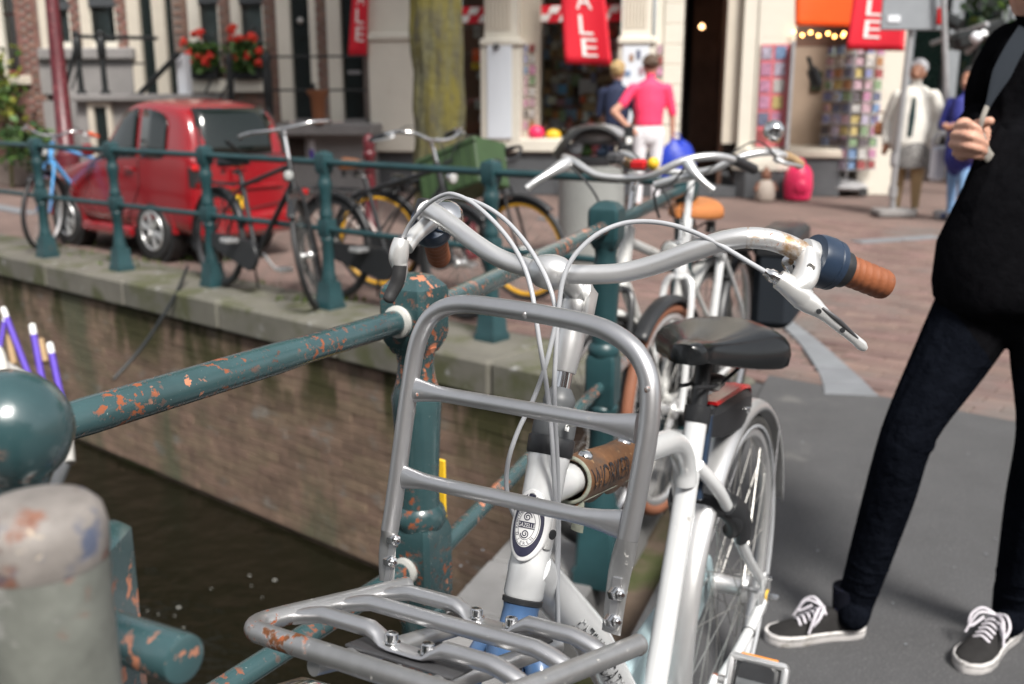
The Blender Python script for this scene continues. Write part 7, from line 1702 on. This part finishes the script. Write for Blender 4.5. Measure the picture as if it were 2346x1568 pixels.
# bag strap across the chest
sp1 = [at(2352, 70, 2.20), at(2320, 120, 2.17), at(2290, 180, 2.15), at(2262, 245, 2.14)]
b = MB(); P = spl([tuple(p) for p in sp1], 5); b.tube(P, [(.020, .003)] * (len(P) - 6) + [(.018, .003), (.015, .003), (.012, .003), (.009, .003), (.007, .003), (.006, .002)], 10, up=(-.25, -.95, .1)); st_ = b.build('bag_strap', 'strap', None); tag(st_, 'dark shoulder strap held by the person in black', 'strap')
b = MB(); P = spl([at(2262, 243, 2.14), at(2250, 275, 2.145), at(2243, 310, 2.16), at(2258, 350, 2.17), at(2278, 372, 2.18)], 5); b.tube(P, [(.0055, .002)] * 10 + [(.012, .003)] * (len(P) - 10), 10, up=(-.25, -.95, .1)); b.build('webbing', 'strap_pale', st_)
# sneakers
def sneaker(heel, toe, label, lean=0.0):
    heel, toe = V(heel), V(toe); heel.z = toe.z = 0; f = (toe - heel); L = f.length; f.normalize(); s_ = V((-f.y, f.x, 0)); k = L / .285
    r = empty('sneaker', (heel + toe) / 2, 0, label, 'shoe', 'black canvas sneakers of the person in black')
    prof_ = [(0, .012), (.015, .028), (.05, .034), (.11, .032), (.16, .037), (.20, .045), (.235, .045), (.262, .036), (.278, .020), (.285, .006)]
    def outline(z, grow): return [heel + f * (x * k) + s_ * ((w_ + grow) * k) + V((0, 0, z)) for x, w_ in prof_] + [heel + f * (x * k) - s_ * ((w_ + grow) * k) + V((0, 0, z)) for x, w_ in prof_[::-1]]
    b = MB(); b.loft([outline(.001, -.002), outline(.004, .0), outline(.026, .001), outline(.029, -.002)]); so_ = b.build('sole', 'sole_white', r)
    b = MB(); b.loft([outline(.0195, .0018), outline(.0215, .0018)], cap=False); b.build('sole_line', 'canvas_black', so_)
    secs = []
    hts = [(.004, .062, .020), (.03, .078, .026), (.07, .082, .027), (.10, .086, .026), (.13, .082, .026), (.16, .070, .029), (.195, .056, .034), (.23, .046, .036), (.26, .038, .028), (.279, .030, .010)]
    for x, h_, w_ in hts:
        wb_ = np.interp(x, [p[0] for p in prof_], [p[1] for p in prof_]) * .96
        sec = []
        for t in np.linspace(-1, 1, 15):
            y = t; zz = .026 + (h_ - .026) * (1 - abs(t) ** 2.6); ww = wb_ * (1 - .0) if abs(t) > .9 else wb_ * (abs(t) ** .8)
            sec.append(heel + f * (x * k) + s_ * (math.copysign(wb_ * abs(t) ** .75, t) * k) + V((0, 0, zz * k)))
        secs.append(sec)
    b = MB(); b.loft(secs, closed=False, cap=False); b.build('upper', 'canvas_black', r, angle=60)
    for j in range(6):
        x = .125 + j * .014; h_ = np.interp(x, [q[0] for q in hts], [q[1] for q in hts]) + .002; c = heel + f * (x * k) + V((0, 0, h_ * k))
        b = MB(); b.tube(spl([c - s_ * .019 + V((0, 0, -.006)), c + V((0, 0, .004)), c + s_ * .019 + V((0, 0, -.006))], 4), .0032, 8); b.build('lace', 'lace', r)
    c = heel + f * (.125 * k) + V((0, 0, .092 * k))
    for sg in (-1, 1):
        b = MB(); b.tube(spl([c, c + s_ * sg * .028 + f * .012 + V((0, 0, .012)), c + s_ * sg * .046 + f * .03 + V((0, 0, -.006)), c + s_ * sg * .040 + f * .045 + V((0, 0, -.030)), c + s_ * sg * .02 + f * .02 + V((0, 0, -.006))], 5), .0034, 8); b.build('lace_bow', 'lace', r)
        b = MB(); b.tube(spl([c, c + s_ * sg * .03 + f * .03 + V((0, 0, .004)), c + s_ * sg * .046 + f * .055 + V((0, 0, -.045))], 5), .0028, 8); b.build('lace_end', 'lace', r)
    b = MB(); b.tube([heel + f * (.055 * k) + V((0, 0, .07)), heel + f * (.055 * k) + V((0, 0, .135))], [.036, .039], 16); b.build('sock', 'sock', r)
sneaker(atz(1978, 1452), atz(1752, 1470), 'black canvas sneaker seen from the side, beside the bicycle wheel')
sneaker(ank2 + V((.038, .046, 0)), V((1.068, 2.105, 0)), 'black canvas sneaker pointing at the camera, at the right edge')
